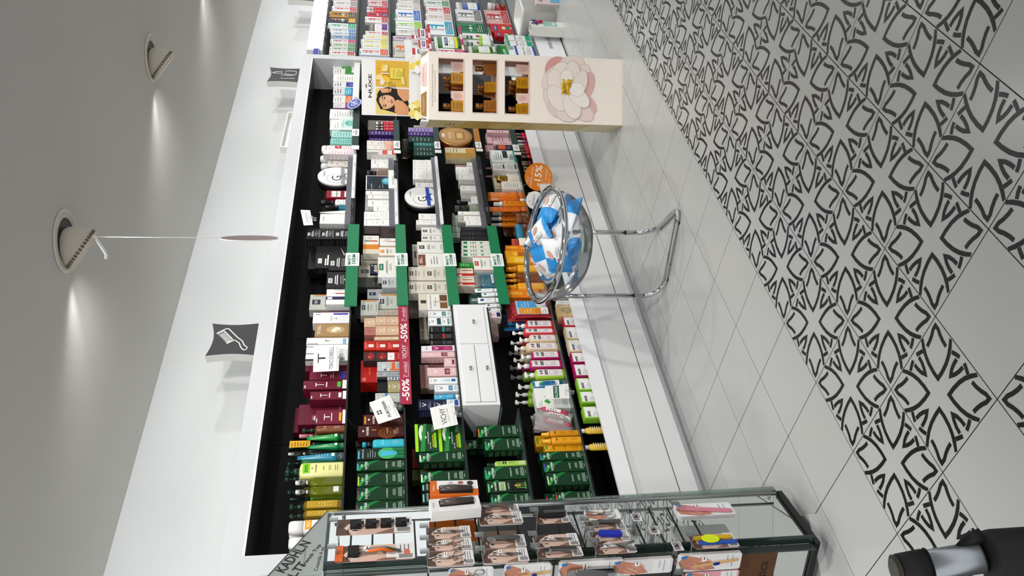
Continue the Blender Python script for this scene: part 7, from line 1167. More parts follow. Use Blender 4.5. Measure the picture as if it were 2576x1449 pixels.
def pouch(x0, x1, z0, z1, y, c, lab, window=True):
    w, h = x1 - x0, z1 - z0; vs, fs, n = pillow(w, h, .03, seed=int(x0 * 100)); m = MB()
    T = Matrix.Translation((0, .015, h / 2)) @ Matrix.Rotation(PI / 2, 4, 'X')
    m.add([T @ Vector(p) for p in vs], fs, mat(c, .5, bump=.3, nscale=30), True)
    o = tag(m.build('gift_pouch', loc=((x0 + x1) / 2, y, z0)), lab, 'gift pouch')
    if window:
        g = MB(); S = lambda u, v, L: Vector((u - w / 2, -.0015 - L, v)); P = Print(g, S, w, h)
        P.rect(.1, .1, .92, .86, 'a8c4d8'); P.rect(.5, .32, .9, .82, '4a9ad0'); P.rect(.5, .2, .9, .34, 'd8dcaa'); P.rect(.12, .3, .48, .8, 'e0922a'); P.ell(.3, .3, .2, .12, 'd8801c'); P.lines(.54, .86, .7, 3, .08, 'cfe4f0', .016); P.lines(.16, .44, .66, 3, .08, 'f6d8a8', .016)
        P.rect(.12, .08, .5, .26, 'e8e6e4'); P.lines(.16, .44, .2, 2, .06, '5a5a5a', .012); P.ell(.74, .24, .16, .13, 'c8d4e0', 24); P.ell(.74, .24, .145, .118, 'e6eaf0', 24); P.lines(.64, .84, .28, 3, .05, '5a6a8a', .012, 3, True)
        g.build('window', o)
        z = MB(); z.lathe([(.004, 0), (.005, .006), (.003, .01)], 'c8a850!', (-w * .46, -.004, h * .9), 8); z.build('zip_pull', o)
pouch(.758, .902, .506, .748, 1.228, 'a81e2c', 'red gift pouch with clear window of blue and orange tubes')
pouch(.775, .925, .506, .765, 1.275, '9a1a28', 'dark red gift pouch behind the windowed one', False)
pouch(.80, .945, .506, .76, 1.325, '3a9ad0', 'sky blue gift pouch behind the red ones', False)
pouch(.80, .945, .506, .775, 1.375, '2f8ac4', 'blue gift pouch at the very back', False)
# clear bag of travel tubes leaning at the shelf edge
o = empty('sample_bag', (-.015, 1.225, .506)); tag(o, 'clear bag of red labelled white tubes by yellow sprays', 'bag')
vs, fs, n = pillow(.15, .2, .03, seed=4); m = MB(); T = Matrix.Translation((0, .03, .115)) @ Matrix.Rotation(math.radians(14), 4, 'Y') @ Matrix.Rotation(PI / 2, 4, 'X'); m.add([T @ Vector(p) for p in vs], fs, glassmat('f0eeee', .25, .2), True); m.build('clear_film', o)
for k, (x, z, c) in enumerate(((-.03, .03, 'd84a5a'), (.01, .02, 'e8e6e4'), (.045, .03, 'c83a58'))):
    t = MB(); R_ = Matrix.Translation((x, .03, z)) @ Matrix.Rotation(math.radians(18), 4, 'Y')
    t.lathe([(.014, 0), (.015, .02), (.015, .13), (.004, .15)], c, (0, 0, 0), 14, R_, sy=.7); P = Print(t, lambda u, v, L: R_ @ Vector((u - .011, -.011 - L, .04 + v)), .022, .08); P.rect(0, 0, 1, 1, 'eeeae8'); P.lines(.1, .9, .8, 4, .16, '8a4a54', .05); t.build('travel_tube', o)
for k in range(3):
    m = MB(); vs, fs, n = pillow(.12, .2, .02, seed=20 + k); T = Matrix.Translation((0, .01, .102)) @ Matrix.Rotation(PI / 2, 4, 'X'); m.add([T @ Vector(p) for p in vs], fs, glassmat('dcd4d0', .45, .3), True)
    tag(m.build('sample_bag', loc=(.015 + .03 * k, 1.285 + .045 * k, .506)), ('crumpled clear bag directly behind the tube bag', 'crumpled clear bag second behind the tube bag', 'crumpled clear bag rearmost behind the tube bag')[k], 'bag')
# yellow dotted tubes in the bottom tray
for k, (x, y, rz) in enumerate(((-.10, 1.215, .1), (-.2, 1.222, -.15))):
    T = Matrix.Rotation(math.radians(8), 4, 'Y'); m = MB()
    m.lathe([(.018, .0), (.019, .02), (.019, .1), (.012, .112)], mat('e2b83a', .4), (0, .02, 0), 16, sy=.7)
    P = Print(m, curved(.038, .028, 2), .038, .1); r = random.Random(k)
    for i in range(6):
        for j in range(3): P.ell(.22 + .28 * j + .1 * (i % 2), .28 + .12 * i, .09, .035, 'f6eed0', 8)
    o = tag(m.build('dotted_tube', loc=(x, y, .3604)), ('yellow tube with white dots, nearer the lime soap', 'yellow tube with white dots, nearer the glass case')[k], 'tube', 'yellow dotted tubes')
    c = MB(); c.lathe([(.011, .112), (.012, .125), (.008, .138)], 'e8e4dc', (0, .02, 0), 12); c.build('cap', o)
# ---------------------------------------------------------------- on the ledge: category signs and a frame
def letter_sign(xa, xb, z0, z1, y, icon, lab):
    w, h = xb - xa, z1 - z0; m = MB(); n = 9
    def side(k):                       # pillow outline: every side bows inwards
        out = []
        for i in range(n - 1):
            t = i / (n - 1); b = math.sin(PI * t)
            if k == 0: out.append((t * w, b * .0))
            if k == 1: out.append((w - b * w * .05, t * h))
            if k == 2: out.append((w - t * w, h - b * h * .09))
            if k == 3: out.append((b * w * .05, h - t * h))
        return out
    pts = sum((side(k) for k in range(4)), [])
    m.prism(pts, 0, .05, 'e9e7e2', lambda u, v, d: Vector((u - w / 2, d, v)))
    o = tag(m.build('category_sign', loc=((xa + xb) / 2, y, z0)), lab, 'sign')
    f = MB(); cen = (w / 2, h / 2); f.add([(cen[0] + (u - cen[0]) * .995 - w / 2, -.0006, cen[1] + (v - cen[1]) * .995) for u, v in pts], [tuple(range(len(pts)))], mat('343436', .6)); f.build('face_panel', o)
    g = MB(); icon(g, w, h); g.build('icon', o)
def stroke(g, pts, r, w, h, closed=False):
    g.tube([(u * w - w / 2, -.003, v * h) for u, v in pts], r, 'f2f2f0', 6, closed)
def comb_icon(g, w, h):
    R = Matrix.Rotation(math.radians(38), 2)
    def q(u, v): p = R @ Vector((u, v)); return (.5 + p.x * .9, .5 + p.y * .9)
    body = [(-.42, .0), (-.42, .2), (-.1, .2), (-.1, .02), (.1, -.02), (.3, .02), (.46, .02), (.5, -.04), (.46, -.1), (.3, -.1), (.1, -.13), (-.1, -.09), (-.36, -.09), (-.42, -.06)]
    body = [(-.4, -.06), (-.4, .2), (-.36, .2), (-.36, .02), (.02, .02), (.02, .2), (.05, .2), (.06, .0), (.2, -.03), (.36, .02), (.48, .02), (.5, -.04), (.46, -.09), (.34, -.08), (.2, -.12), (.04, -.1), (-.36, -.1)]
    stroke(g, [q(-u, v) for u, v in body], .0035, w, h, True)
    for k in range(7): stroke(g, [q(.3 - k * .046, .02), q(.3 - k * .046, .19)], .003, w, h)
def lip_icon(g, w, h):
    stroke(g, [(.52, .12), (.74, .12), (.76, .3), (.74, .46), (.52, .46), (.5, .3)], .003, w, h, True)
    stroke(g, [(.55, .46), (.71, .46), (.71, .58), (.55, .58)], .003, w, h, True); stroke(g, [(.57, .58), (.69, .58), (.69, .72), (.6, .9), (.57, .86)], .003, w, h, True)
    stroke(g, [(.24, .14), (.42, .14), (.45, .58), (.21, .58)], .003, w, h, True)
def brush_icon(g, w, h): stroke(g, [(.2, .2), (.3, .5), (.5, .7), (.8, .8), (.7, .5), (.5, .3)], .004, w, h, True); stroke(g, [(.3, .3), (.8, .2)], .004, w, h)
letter_sign(.467, .715, 2.169, 2.424, 1.225, comb_icon, 'dark grey comb sign on the white ledge')
letter_sign(3.56, 3.81, 2.169, 2.42, 1.225, lip_icon, 'dark grey lipstick sign on the white ledge')
letter_sign(5.24, 5.49, 2.141, 2.395, 1.225, brush_icon, 'dark grey sign on the ledge beyond the lipstick sign')
m = MB()
for b in ((-.32, .32, 0, .05, 0, .008), (-.32, .32, 0, .05, .055, .063), (-.32, -.305, 0, .05, .008, .055), (.305, .32, 0, .05, .008, .055), (-.305, .305, .045, .05, .008, .055)): m.box(*b, 'ebeae7')
tag(m.build('white_frame', loc=(2.9, 1.27, 2.1685), rz=math.radians(6)), 'open white box frame lying on the ledge', 'box')
# ---------------------------------------------------------------- ceiling spots (recessed, swivelled cans)
def ceiling_spot(x, y, lab):
    t = empty('ceiling_spotlight', (x, y, CEIL_Z)); tag(t, lab, 'spotlight', 'recessed ceiling spotlights')
    rim = MB(); rim.lathe([(.092, -.001), (.125, -.001), (.127, -.004), (.12, -.009), (.095, -.007), (.09, -.001)], mat('d9d3c8', .5), (0, 0, 0), 36, cap0=False, cap1=False); rim.lathe([(.0905, -.0015), (.0905, -.002)], '0c0b0a', (0, 0, 0), 30); rim.build('trim_ring', t)
    ax = AIM
    T = Matrix.Translation((-.005, 0, -.012)) @ ax.to_track_quat('Z', 'Y').to_matrix().to_4x4()
    c = MB(); c.lathe([(.02, -.045), (.05, -.03), (.074, 0), (.085, .035), (.088, .058)], mat('cfc6b6', .45), (0, 0, 0), 32, T, cap1=False)
    c.lathe([(.086, .058), (.08, .05), (.06, .0), (.02, -.02)], mat('efece4', .3), (0, 0, 0), 32, T, cap0=False); c.build('housing', t)
    f = MB()
    f.lathe([(.0885, .059), (.0895, .062), (.0895, .072), (.086, .074), (.078, .072), (.078, .059)], mat('d6cdbf', .45), (0, 0, 0), 32, T, cap0=False, cap1=False); f.build('front_ring', t)
    s = MB()
    for k in range(36):
        a = 2 * PI * k / 36; Q = T @ Matrix.Rotation(a, 4, 'Z'); s.box(.0883, .0897, -.0045, .0045, .044, .057, '6e6458', Q)
    tag(s.build('cooling_slots', t), kind='stuff')
    b = MB(); b.lathe([(.0, .03), (.03, .031), (.031, .034), (0, .036)], _lamp, (0, 0, 0), 20, T); b.build('lamp', t)
_lamp = bpy.data.materials.new('m_lamp'); _lamp.use_nodes = True
_b = _lamp.node_tree.nodes['Principled BSDF']; _b.inputs['Emission Color'].default_value = (1, .98, .94, 1); _b.inputs['Emission Strength'].default_value = 8
ceiling_spot(.025, .115, 'white swivelled ceiling spotlight with a string tied to it')
ceiling_spot(1.625, .115, 'white swivelled ceiling spotlight without a string')
ceiling_spot(3.225, .115, 'white swivelled ceiling spotlight just outside the frame')
# paper disc on a string under the first spot
t = empty('hanging_sign', (.012, .084, 2.021)); tag(t, 'thin oval sign hanging edge on from a ceiling spotlight', 'sign')
vd = Vector((2.6, 2.01, 0)).normalized(); 
m = MB(); n = 36; nn = Vector((-vd.y, vd.x, 0)); nn = (nn * math.cos(.09) + vd * math.sin(.09)).normalized(); ex = nn.cross(Vector((0, 0, 1)))
rs = [[ex * (.11 * math.cos(2 * PI * j / n)) + Vector((0, 0, .11 * math.sin(2 * PI * j / n) + .007)) + nn * d for j in range(n)] for d in (-.0012, .0012)]
m.rings(rs, mat('8a7a78', .6), smooth=False); m.tube([p for p in rs[1]], .002, 'f4f4f2', 6, True); m.build('paper_disc', t)
m = MB(); m.tube([(0, 0, .117), (0, 0, .35), (.001, 0, .592)], .0016, 'fbfbfa', 6); m.build('string', t)
m = MB(); m.tube([(0, -.004, .588), (-.012, .006, .578), (-.032, .03, .558), (-.042, .044, .548), (-.05, .054, .543), (-.06, .062, .545)], .0055, 'fbfbfa', 8); m.tube([(.003, 0, .596), (-.003, -.003, .586)], .007, 'fbfbfa', 8); m.build('knot', t)

# ---------------------------------------------------------------- chrome basket stand with a clear bowl of packs
chrome = mat('c9cbcd', .08, 1)
SO = Vector((.6717, .6268, FZ)); st = tag(empty('basket_stand', SO), 'chrome floor stand holding a clear bowl with a tubular rim', 'basket stand')
st.scale = (1.051,) * 3; O = Vector((.51, .5, 0)); zc = .687; r = .29
view = Vector((.787, .617, 0)); side = Vector((.617, -.787, 0)); ta = math.radians(7); tb = math.radians(-6)
e1 = Vector((view.x * math.cos(ta), view.y * math.cos(ta), math.sin(ta))); e2 = Vector((side.x * math.cos(tb), side.y * math.cos(tb), math.sin(tb))); e3 = e2.cross(e1); e3 = e3 if e3.z > 0 else -e3
C0 = Vector((0, 0, zc))
m = MB(); m.tube([C0 + e1 * (r * math.cos(a)) + e2 * (r * math.sin(a)) for a in [2 * PI * k / 56 for k in range(56)]], .0145, chrome, 14, True); m.build('rim', st)
L1 = Vector((.445, .79, 0)) - O; L2 = Vector((.785, .625, 0)) - O; FC = Vector((.545, .275, 0)) - O
m = MB(); rr = .0125
def leg_path(P, F, top):
    d = (F - P); d.z = 0; d = d.normalized(); out = [Vector((P.x, P.y, top))]
    out.append(Vector((P.x, P.y, .12)))
    for k in range(9):
        a = PI / 2 * k / 8; out.append(Vector((P.x, P.y, .12)) + d * (.1 * (1 - math.cos(a))) + Vector((0, 0, -.105 * math.sin(a))))
    return out
p1 = leg_path(L1, FC, .64); p2 = leg_path(L2, FC, .47)
d1 = (FC - L1).normalized(); d2 = (FC - L2).normalized(); c1 = FC - d1 * .09; c2 = FC - d2 * .09
bend = []
for k in range(9):
    tt = k / 8; q = c1 * (1 - tt) ** 2 + FC * 2 * tt * (1 - tt) + c2 * tt ** 2; bend.append(Vector((q.x, q.y, .015)))
m.tube(p1 + bend + p2[::-1], rr, chrome, 12); m.build('tube_frame', st)
for P in (L1, L2):
    m = MB(); m.lathe([(.0133, 0), (.0133, .006)], '3a3a3c', (P.x, P.y, .17), 14); m.build('joint_ring', st)
for P in (L1 + d1 * .1, L2 + d2 * .1, c1, c2):
    m = MB(); m.lathe([(.009, .0), (.011, .002), (.011, .012)], '141414', (P.x, P.y, 0), 12); m.build('rubber_foot', st)
m = MB(); n = 40; prof = [(.285, -.005), (.284, -.04), (.27, -.09), (.24, -.14), (.19, -.185), (.12, -.212), (.05, -.222), (.01, -.223)]
rs = [[C0 + e1 * (q * math.cos(2 * PI * j / n)) + e2 * (q * math.sin(2 * PI * j / n)) + e3 * z for j in range(n)] for q, z in prof]
m.rings(rs, glassmat('f6f9fb', .035, .12, 1.16), cap0=False); m.build('bowl', st)
m = MB(); lab_pts = []
for k in range(9):
    a = math.radians(150 - 4 * k + 60); lab_pts.append(C0 + e1 * (.3055 * math.cos(a)) + e2 * (.3055 * math.sin(a)))
bag_w = mat('eceef0', .32, bump=.25, nscale=18); bag_b = mat('2a93dc', .35, bump=.2, nscale=18); bag_p = mat('d8b8a8', .4)
def pack(loc, rot, seed, lab):
    w, h, t = .185, .14, .072; vs, fs, n = pillow(w, h, t, 11, seed=seed)
    R = Matrix.Rotation(rot[2], 4, 'Z') @ Matrix.Rotation(rot[1], 4, 'Y') @ Matrix.Rotation(rot[0], 4, 'X')
    m = MB(); vv = [R @ Vector(p) for p in vs]; r_ = random.Random(seed)
    e = .36 + .12 * r_.random()
    fw, fb = [], []
    for f in fs:
        x = sum(vs[i][0] for i in f) / len(f) / w; y = sum(vs[i][1] for i in f) / len(f) / h
        (fb if (x < -.5 + e or (x > .38 and seed % 2)) else fw).append(f)
    m.add(vv, fw, bag_w, True); b = len(m.v); m.add(vv, fb, bag_b, True)
    P = Print(m, lambda u, v, L: R @ Vector((u - .03, v - .045, t / 2 * .96 + L + .002)), .09, .09)
    P.rect(.1, .05, .95, .3, 'f2f2f2'); P.ell(.2, .17, .07, .07, 'a81e5a'); P.lines(.36, .9, .2, 2, .08, '6a6a72', .03); P.ell(.5, .62, .3, .14, 'd8aa98', 12, rot=.4)
    o = m.build('gauze_pack', loc=SO + Vector(loc) * 1.051); o.scale = (1.051,) * 3; tag(o, lab, 'pack', 'white and blue packs in the clear bowl')
PK = [((-.12, -.08, .575), (.5, .35, .4), 1, 'white and blue pack pressed low against the near bowl wall'), ((.05, -.15, .57), (-.3, -.35, 2.4), 2, 'white and blue pack low at the aisle side of bowl'), ((.0, .08, .535), (.15, .1, 1.2), 3, 'white and blue pack low at the shelf side of bowl'),
      ((.16, .0, .575), (-.3, .45, 4.0), 4, 'white and blue pack low at the far end of bowl'), ((-.05, .13, .64), (.7, .4, .9), 5, 'white and blue pack standing up near the tall leg'), ((-.16, -.06, .66), (.8, -.3, 5.2), 6, 'white and blue pack leaning over the near rim'),
      ((.03, -.05, .625), (-.3, .2, 3.0), 7, 'white and blue pack heaped at the aisle side'), ((.13, -.14, .65), (.5, .5, 5.6), 8, 'white and blue pack heaped by the far rim'), ((.17, .07, .685), (.6, -.7, 1.9), 9, 'white and blue pack poking out above the far rim'), ((-.1, .03, .7), (-.4, .5, 2.2), 10, 'white and blue pack tipping out beside the tall leg'), ((.06, -.02, .705), (.2, .3, 4.4), 11, 'white and blue pack on top of the heap')]
for a in PK: pack(*a)

# ---------------------------------------------------------------- cardboard floor display
KS = 1.051; A0 = Vector((2.2146, .2779, FZ)); B0 = Vector((1.9456, .6163, FZ)); WW = (A0 - B0).length / KS
rt = (A0 - B0).normalized(); inn = Vector((-rt.y, rt.x, 0)); inn = inn if inn.x > 0 else -inn
nx = tag(empty('cardboard_display', B0), 'tall white cardboard floor display with flower print and windows of amber bottles', 'display stand')
nx.scale = (KS, KS, KS); nx.rotation_euler = (0, 0, math.atan2(rt.y, rt.x))       # local x along the front, y into the display, z up
wb = mat('fbf1e4', .5); wb2 = mat('f8f3ee', .5); pk = mat('c49a90', .5); DD = .30; HB = 1.22
m = MB()
wins = [(.052, .372, 1.008, 1.16), (.052, .372, .802, .952), (.052, .372, .602, .752)]
zs = [0, .602, .752, .802, .952, 1.008, 1.16, HB]
for a, b in zip(zs, zs[1:]):
    if any(abs(a - q[2]) < 1e-6 for q in wins): m.box(0, .052, 0, .012, a, b, wb); m.box(.372, WW, 0, .012, a, b, wb)
    else: m.box(0, WW, 0, .012, a, b, wb)
m.build('front_panel', nx)
for q in wins:
    f = MB(); a, b, c, d = q; e = .006
    for bx_ in ((a - e, b + e, -.0015, .0, c - e, c), (a - e, b + e, -.0015, 0, d, d + e), (a - e, a, -.0015, 0, c, d), (b, b + e, -.0015, 0, c, d)): f.box(*bx_, mat('f0d4ca', .5))
    f.build('window_frame', nx)
m = MB(); m.box(WW - .006, WW, .012, DD, 0, HB, pk); m.build('side_panel', nx)
m = MB(); m.box(0, .006, .012, DD, 0, HB, mat('d9c68e', .5)); P = Print(m, lambda u, v, L: Vector((-L, DD - u, v)), DD, HB)
P.poly([(0, .55), (1, .5), (1, .8), (0, .86)], 'd0aa4a'); P.ell(.5, .42, .5, .05, 'e4cf86'); P.ell(.4, .62, .42, .06, 'e0c060'); P.poly([(.1, .3), (.9, .24), (.8, .46), (.2, .5)], 'dcc27a'); P.poly([(0, 0), (1, 0), (1, .16), (0, .22)], 'e2d6b0'); P.lines(.3, .7, .9, 3, .02, 'a8842e', .006)
m.build('side_panel', nx)
for z in (.596, .796, 1.002):
    m = MB(); m.box(.006, WW - .006, .012, DD, z - .004, z, mat('e6b8a8', .5)); m.build('shelf', nx)
# flower print and lettering on the front
m = MB(); P = Print(m, lambda u, v, L: Vector((u, -L, v)), WW, HB)
P.text('Descubre fabulosas esencias en una textura seca', .5, .982, '8a7a70', wf=.62, hf=.009); P.text('de sabor rosa y 7 aceites vegetales preciosos', .5, .968, '8a7a70', wf=.46, hf=.008)
asp = WW / HB
def pet(u, v, ru, rv, rot, c, edge='d9bdb2'):
    P.ell(u, v, ru, rv * asp, edge, 22, rot=rot); P.ell(u, v, ru * .96, rv * .95 * asp, c, 22, rot=rot)
F = (.52, .285)
for u, v, ru, rv, rt_, c in ((.80, .345, .21, .2, -.5, 'dfa39c'), (.90, .27, .13, .2, .1, 'eee0d6'), (.73, .225, .2, .13, -.6, 'eedfd6'), (.6, .185, .2, .1, -.2, 'e5b6b0'), (.32, .2, .22, .13, .8, 'e6bdb6'), (.2, .22, .22, .13, 1.0, 'efd9d2'), (.5, .385, .2, .1, 0, 'efe2d6'), (.68, .375, .22, .12, -.6, 'efe1d5'), (.34, .375, .2, .11, .5, 'eee0d6'), (.22, .345, .18, .12, 1.1, 'e9d5cc'), (.15, .295, .18, .12, 1.4, 'eedfd7'),
        (.74, .335, .2, .14, -.5, 'f4e9de'), (.6, .355, .22, .13, .2, 'f4e8dc'), (.38, .345, .22, .14, .6, 'f5eadf'), (.74, .265, .21, .12, .1, 'f3e6db'), (.6, .23, .22, .11, -.3, 'f3e4da'), (.26, .27, .2, .13, .4, 'f6ece4'), (.4, .235, .2, .12, .9, 'f7f0e9'), (.52, .245, .12, .11, 1.5, 'f8f2ec'), (.68, .3, .14, .1, -.2, 'f7eee5')): pet(u, v, ru, rv, rt_, c)
r_ = random.Random(3)
for k in range(16): P.ell(.44 + .2 * r_.random(), .278 + .035 * r_.random(), .045, .045 * asp * .5, r_.choice(['d8b01e', 'e6c838', 'c88a14', 'b8781a']), 8, rot=r_.random() * 3)
for k in range(9): P.ell(.42 + .24 * r_.random(), .315 + .012 * r_.random(), .014, .02 * asp, 'd6c01e', 7)
P.rect(.0, .006, 1, .008, 'd8d0cc')
m.build('printed_picture', nx)
# open tray on top and the header card
m = MB(); m.prism([(0, 0), (WW, 0), (WW - .03, .10), (.03, .10)], .012, .014, wb2, lambda u, v, d: Vector((u, .0 + v * .9 + (d - .012), HB + v * .45)))
m.box(-.012, 0, .0, .16, HB - .002, HB + .045, wb2); m.box(WW, WW + .012, .0, .16, HB - .002, HB + .045, wb2); m.box(0, WW, .012, DD, HB - .01, HB - .004, wb2); m.build('tester_tray', nx)
hx0, hx1, hz0, hz1, hy = .035, .375, 1.255, 1.622, .115
m = MB(); m.box(hx0, hx1, hy, hy + .008, hz0 - .04, hz1, mat('edeae8', .4))
w_, h_ = hx1 - hx0, hz1 - hz0; P = Print(m, lambda u, v, L: Vector((hx0 + u, hy - L, hz0 + v)), w_, h_)
P.text('NUXE', .52, .86, '2e2a28', wf=.42, hf=.055); P.ell(.52, .925, .04, .016, '8a8a86'); P.text('PARIS', .52, .815, '9a9a96', wf=.2, hf=.015)
P.rect(.02, .22, .485, .77, 'e6cf7a'); P.rect(.515, .22, .985, .77, 'dfb240')
# woman resting her chin, half length
P.ell(.34, .56, .17, .19, '1f1713'); P.poly([(.05, .44), (.12, .70), (.3, .76), (.42, .68), (.46, .5), (.4, .3), (.22, .22), (.02, .24)], '211814'); P.ell(.26, .34, .26, .1, '1f1713', rot=.5)
P.poly([(.02, .22), (.16, .22), (.28, .34), (.2, .44), (.08, .46), (.02, .4)], 'd8996c'); P.poly([(.485, .22), (.3, .22), (.26, .3), (.38, .4), (.485, .42)], 'd99c70'); P.ell(.16, .37, .14, .08, 'dd9f72', rot=.5); P.poly([(.4, .66), (.485, .72), (.485, .5), (.42, .52)], 'dca478')
P.ell(.24, .6, .125, .15, 'e0ab84', 20, rot=.25); P.ell(.27, .55, .09, .08, 'e4b48e', 16, rot=.2)
P.poly([(.13, .62), (.17, .645), (.22, .63), (.17, .63)], '3a2418'); P.poly([(.27, .65), (.32, .67), (.36, .64), (.32, .655)], '3a2418')
P.ell(.18, .605, .026, .009, '2a1a14', 10); P.ell(.31, .622, .026, .009, '2a1a14', 10); P.ell(.25, .56, .02, .014, 'c98a66', 8); P.ell(.255, .505, .042, .014, 'b8504a', 12, rot=.1)
P.poly([(.1, .68), (.26, .76), (.4, .7), (.34, .71), (.24, .715), (.13, .65)], '1f1713')
# golden flower and bottle in the right picture
for k in range(7):
    a = PI * k / 3.2; P.ell(.73 + .1 * math.cos(a), .64 + .06 * math.sin(a), .1, .045, ['efc23c', 'e2a92a', 'f0d890', 'e8dcc4'][k % 4], 14, rot=a)
P.rect(.72, .55, .785, .66, 'a8742a'); P.rect(.74, .55, .765, .66, 'f0e0b8'); P.rect(.66, .31, .86, .53, 'dcc038'); P.rect(.67, .32, .85, .52, 'ead65a'); P.text('NUXE', .76, .47, '6a5410', wf=.12, hf=.018); P.lines(.69, .84, .42, 5, .022, '8a7418', .005)
P.poly([(.55, .28), (.7, .3), (.66, .35), (.58, .34)], 'e8d88a'); P.text('ACEITE SECO', .48, .545, '3a2c10', wf=.24, hf=.022); P.text('DE BELLEZA', .48, .5, '3a2c10', wf=.22, hf=.022); P.text('NATURAL', .49, .455, '3a2c10', wf=.17, hf=.022)
m.build('header_card', nx)
for cxx, col, sub in ((.02, 'e2d25c', 0), (.305, 'e6e2dc', 1)):
    m = MB(); w1, h1 = .105, .085; m.box(cxx, cxx + w1, hy - .012, hy - .01, hz0 - .015, hz0 - .015 + h1, 'f4f2f0'); P = Print(m, lambda u, v, L: Vector((cxx + u, hy - .012 - L, hz0 - .015 + v)), w1, h1)
    P.rect(.05, .05, .95, .95, col); flower(P, .5, .5, .5, w1 / h1, ['f4f0ea', 'ece6dc', 'f0d860'] if sub else ['ecd870', 'f4ecb0'], 6)
    if sub: P.ell(.5, .5, .14, .12, 'e0c81e'); P.rect(.1, .06, .9, .2, 'e08a68'); P.text('NOVEDAD', .5, .13, 'fbeee8', wf=.6, hf=.07)
    else: P.rect(.4, .2, .7, .5, 'd0b030'); P.rect(.5, .5, .6, .75, 'b08a3a'); P.lines(.42, .68, .44, 4, .08, '7a6410', .02)
    m.build('picture_card', nx)
m = MB(); 
for a, b, c, t_ in ((.02, .175, 'a67a44', 'Huile Prodigieuse'), (.205, .35, 'e8cac6', 'Huile Prodigieuse Florale')):
    m2 = MB(); m2.prism([(a, 0), (b, 0), (b - .015, .052), (a + .015, .052)], 0, .003, c, lambda u, v, d: Vector((u, .02 + v * .7 + d, HB + .012 + v * .6)))
    P = Print(m2, lambda u, v, L: Vector((a + u, .02 + v * .7 - L, HB + .012 + v * .6 + L)), b - a, .052); P.text(t_, .5, .55, 'f4ece4' if c[0] == 'a' else '8a5a54', wf=.6, hf=.2); P.lines(.25, .75, .25, 1, .1, 'd8c0a0', .04, 1, True); m2.build('tester_plate', nx)
# perfume oil bottles and sample cartons standing on the display's shelves
def oil_bottle(x, y, z, s, k, lab):
    gb = 'c8871a^' if k == 0 else 'b06a1c'
    m = MB(); m.rbox(-.034 * s, .034 * s, -.018 * s, .018 * s, 0, .078 * s, mat('d39a1e', .08, 0, .25) if k == 0 else mat('a8641e', .12, 0, .1), .004)
    P = Print(m, lambda u, v, L: Vector((u - .034 * s, -.018 * s - L, v)), .068 * s, .078 * s); P.text('NUXE', .5, .78, '5a3a0c', wf=.5, hf=.09); P.lines(.12, .88, .6, 6, .09, '6a4410', .022, 3, True)
    p = B0 + (rt * x + inn * y + Vector((0, 0, z))) * KS
    o = tag(m.build('oil_bottle', loc=p, rz=math.atan2(rt.y, rt.x)), lab, 'bottle', 'amber oil bottles in the cardboard display'); o.scale = (KS, KS, KS)
    c = MB(); c.lathe([(.012 * s, .0785 * s), (.012 * s, .082 * s), (.0165 * s, .083 * s), (.0165 * s, .124 * s), (.015 * s, .126 * s)], mat('a87440', .22, .8), (0, 0, 0), 18); c.build('cap', o)
rt = (A0 - B0).normalized()
rows = {0: ('top window', 1.0025), 1: ('middle window', .7965), 2: ('lowest window', .5965)}
for q, spots_ in ((0, ((.095, .055, 1.0, 0), (.265, .06, 1.0, 0), (.24, .12, .9, 1), (.225, .175, .85, 1))), (1, ((.10, .05, 1.05, 1), (.225, .09, .95, 0), (.205, .15, .9, 1), (.335, .08, 1.05, 1))), (2, ((.09, .06, 1.0, 0), (.25, .05, 1.0, 0), (.232, .105, .95, 1), (.215, .16, .9, 1)))):
    for i, (x, y, s, k) in enumerate(spots_):
        oil_bottle(x, y, rows[q][1], s, k, 'amber oil bottle with copper cap, %s, %s from the shelf side' % (rows[q][0], ('first', 'second', 'third', 'fourth')[i]))
    if q != 1:
        for i, x in enumerate((.158, .336)):
            m = MB(); m.prism([(-.03, 0), (.03, 0), (.03, .078), (-.012, .078), (-.03, .06)], 0, .002, 'eccfc4', lambda u, v, d: Vector((u, d, v))); P = Print(m, lambda u, v, L: Vector((u - .03, -L, v)), .06, .078); P.lines(.15, .85, .7, 7, .09, 'b8807a', .02, 3, True)
            p = B0 + (rt * x + inn * .05 + Vector((0, 0, rows[q][1] + .0003))) * KS
            o = m.build('information_card', loc=p, rz=math.atan2(rt.y, rt.x)); o.scale = (KS, KS, KS)
            tag(o, 'pale pink information card, %s, %s' % (rows[q][0], ('shelf side', 'aisle side')[i]), 'card', 'pink cards in the display windows')
# ---------------------------------------------------------------- glass and mirror display column with hanging packs
KC = 1.051; ca = Vector((-.9993, .5238, FZ)); cab_ = Vector((-.94374, -.33068, 0)); cn = Vector((.33068, -.94374, 0))   # corner, along the near face, out of it
col = tag(empty('display_tower', ca), 'mirrored glass display column hung with beauty tools', 'display stand')
col.scale = (KC,) * 3
def F1(s, t, z): return cab_ * s + cn * t + Vector((0, 0, z))            # near face: s along, t out, z up
def F2(s, t, z): return cab_ * (.27 + t) - cn * s + Vector((0, 0, z))    # second face, past the near corner
def fbox(m, F, s0, s1, t0, t1, z0, z1, c):
    vs = [F(s, t, z) for z in (z0, z1) for t in (t0, t1) for s in (s0, s1)]
    return m.add(vs, [(0, 2, 3, 1), (4, 5, 7, 6), (0, 1, 5, 4), (2, 6, 7, 3), (0, 4, 6, 2), (1, 3, 7, 5)], c)
mir = mat('e4e8e6', .015, 1); blk2 = mat('0c0c0d', .35); edge = mat('1e2a28', .12, spec=.8); clearp = glassmat('dce8e2', .08, .02)
SW = .27
m = MB(); fbox(m, F1, .004, SW - .004, -.012, -.002, .082, 1.672, mir); m.build('mirror_panel', col)
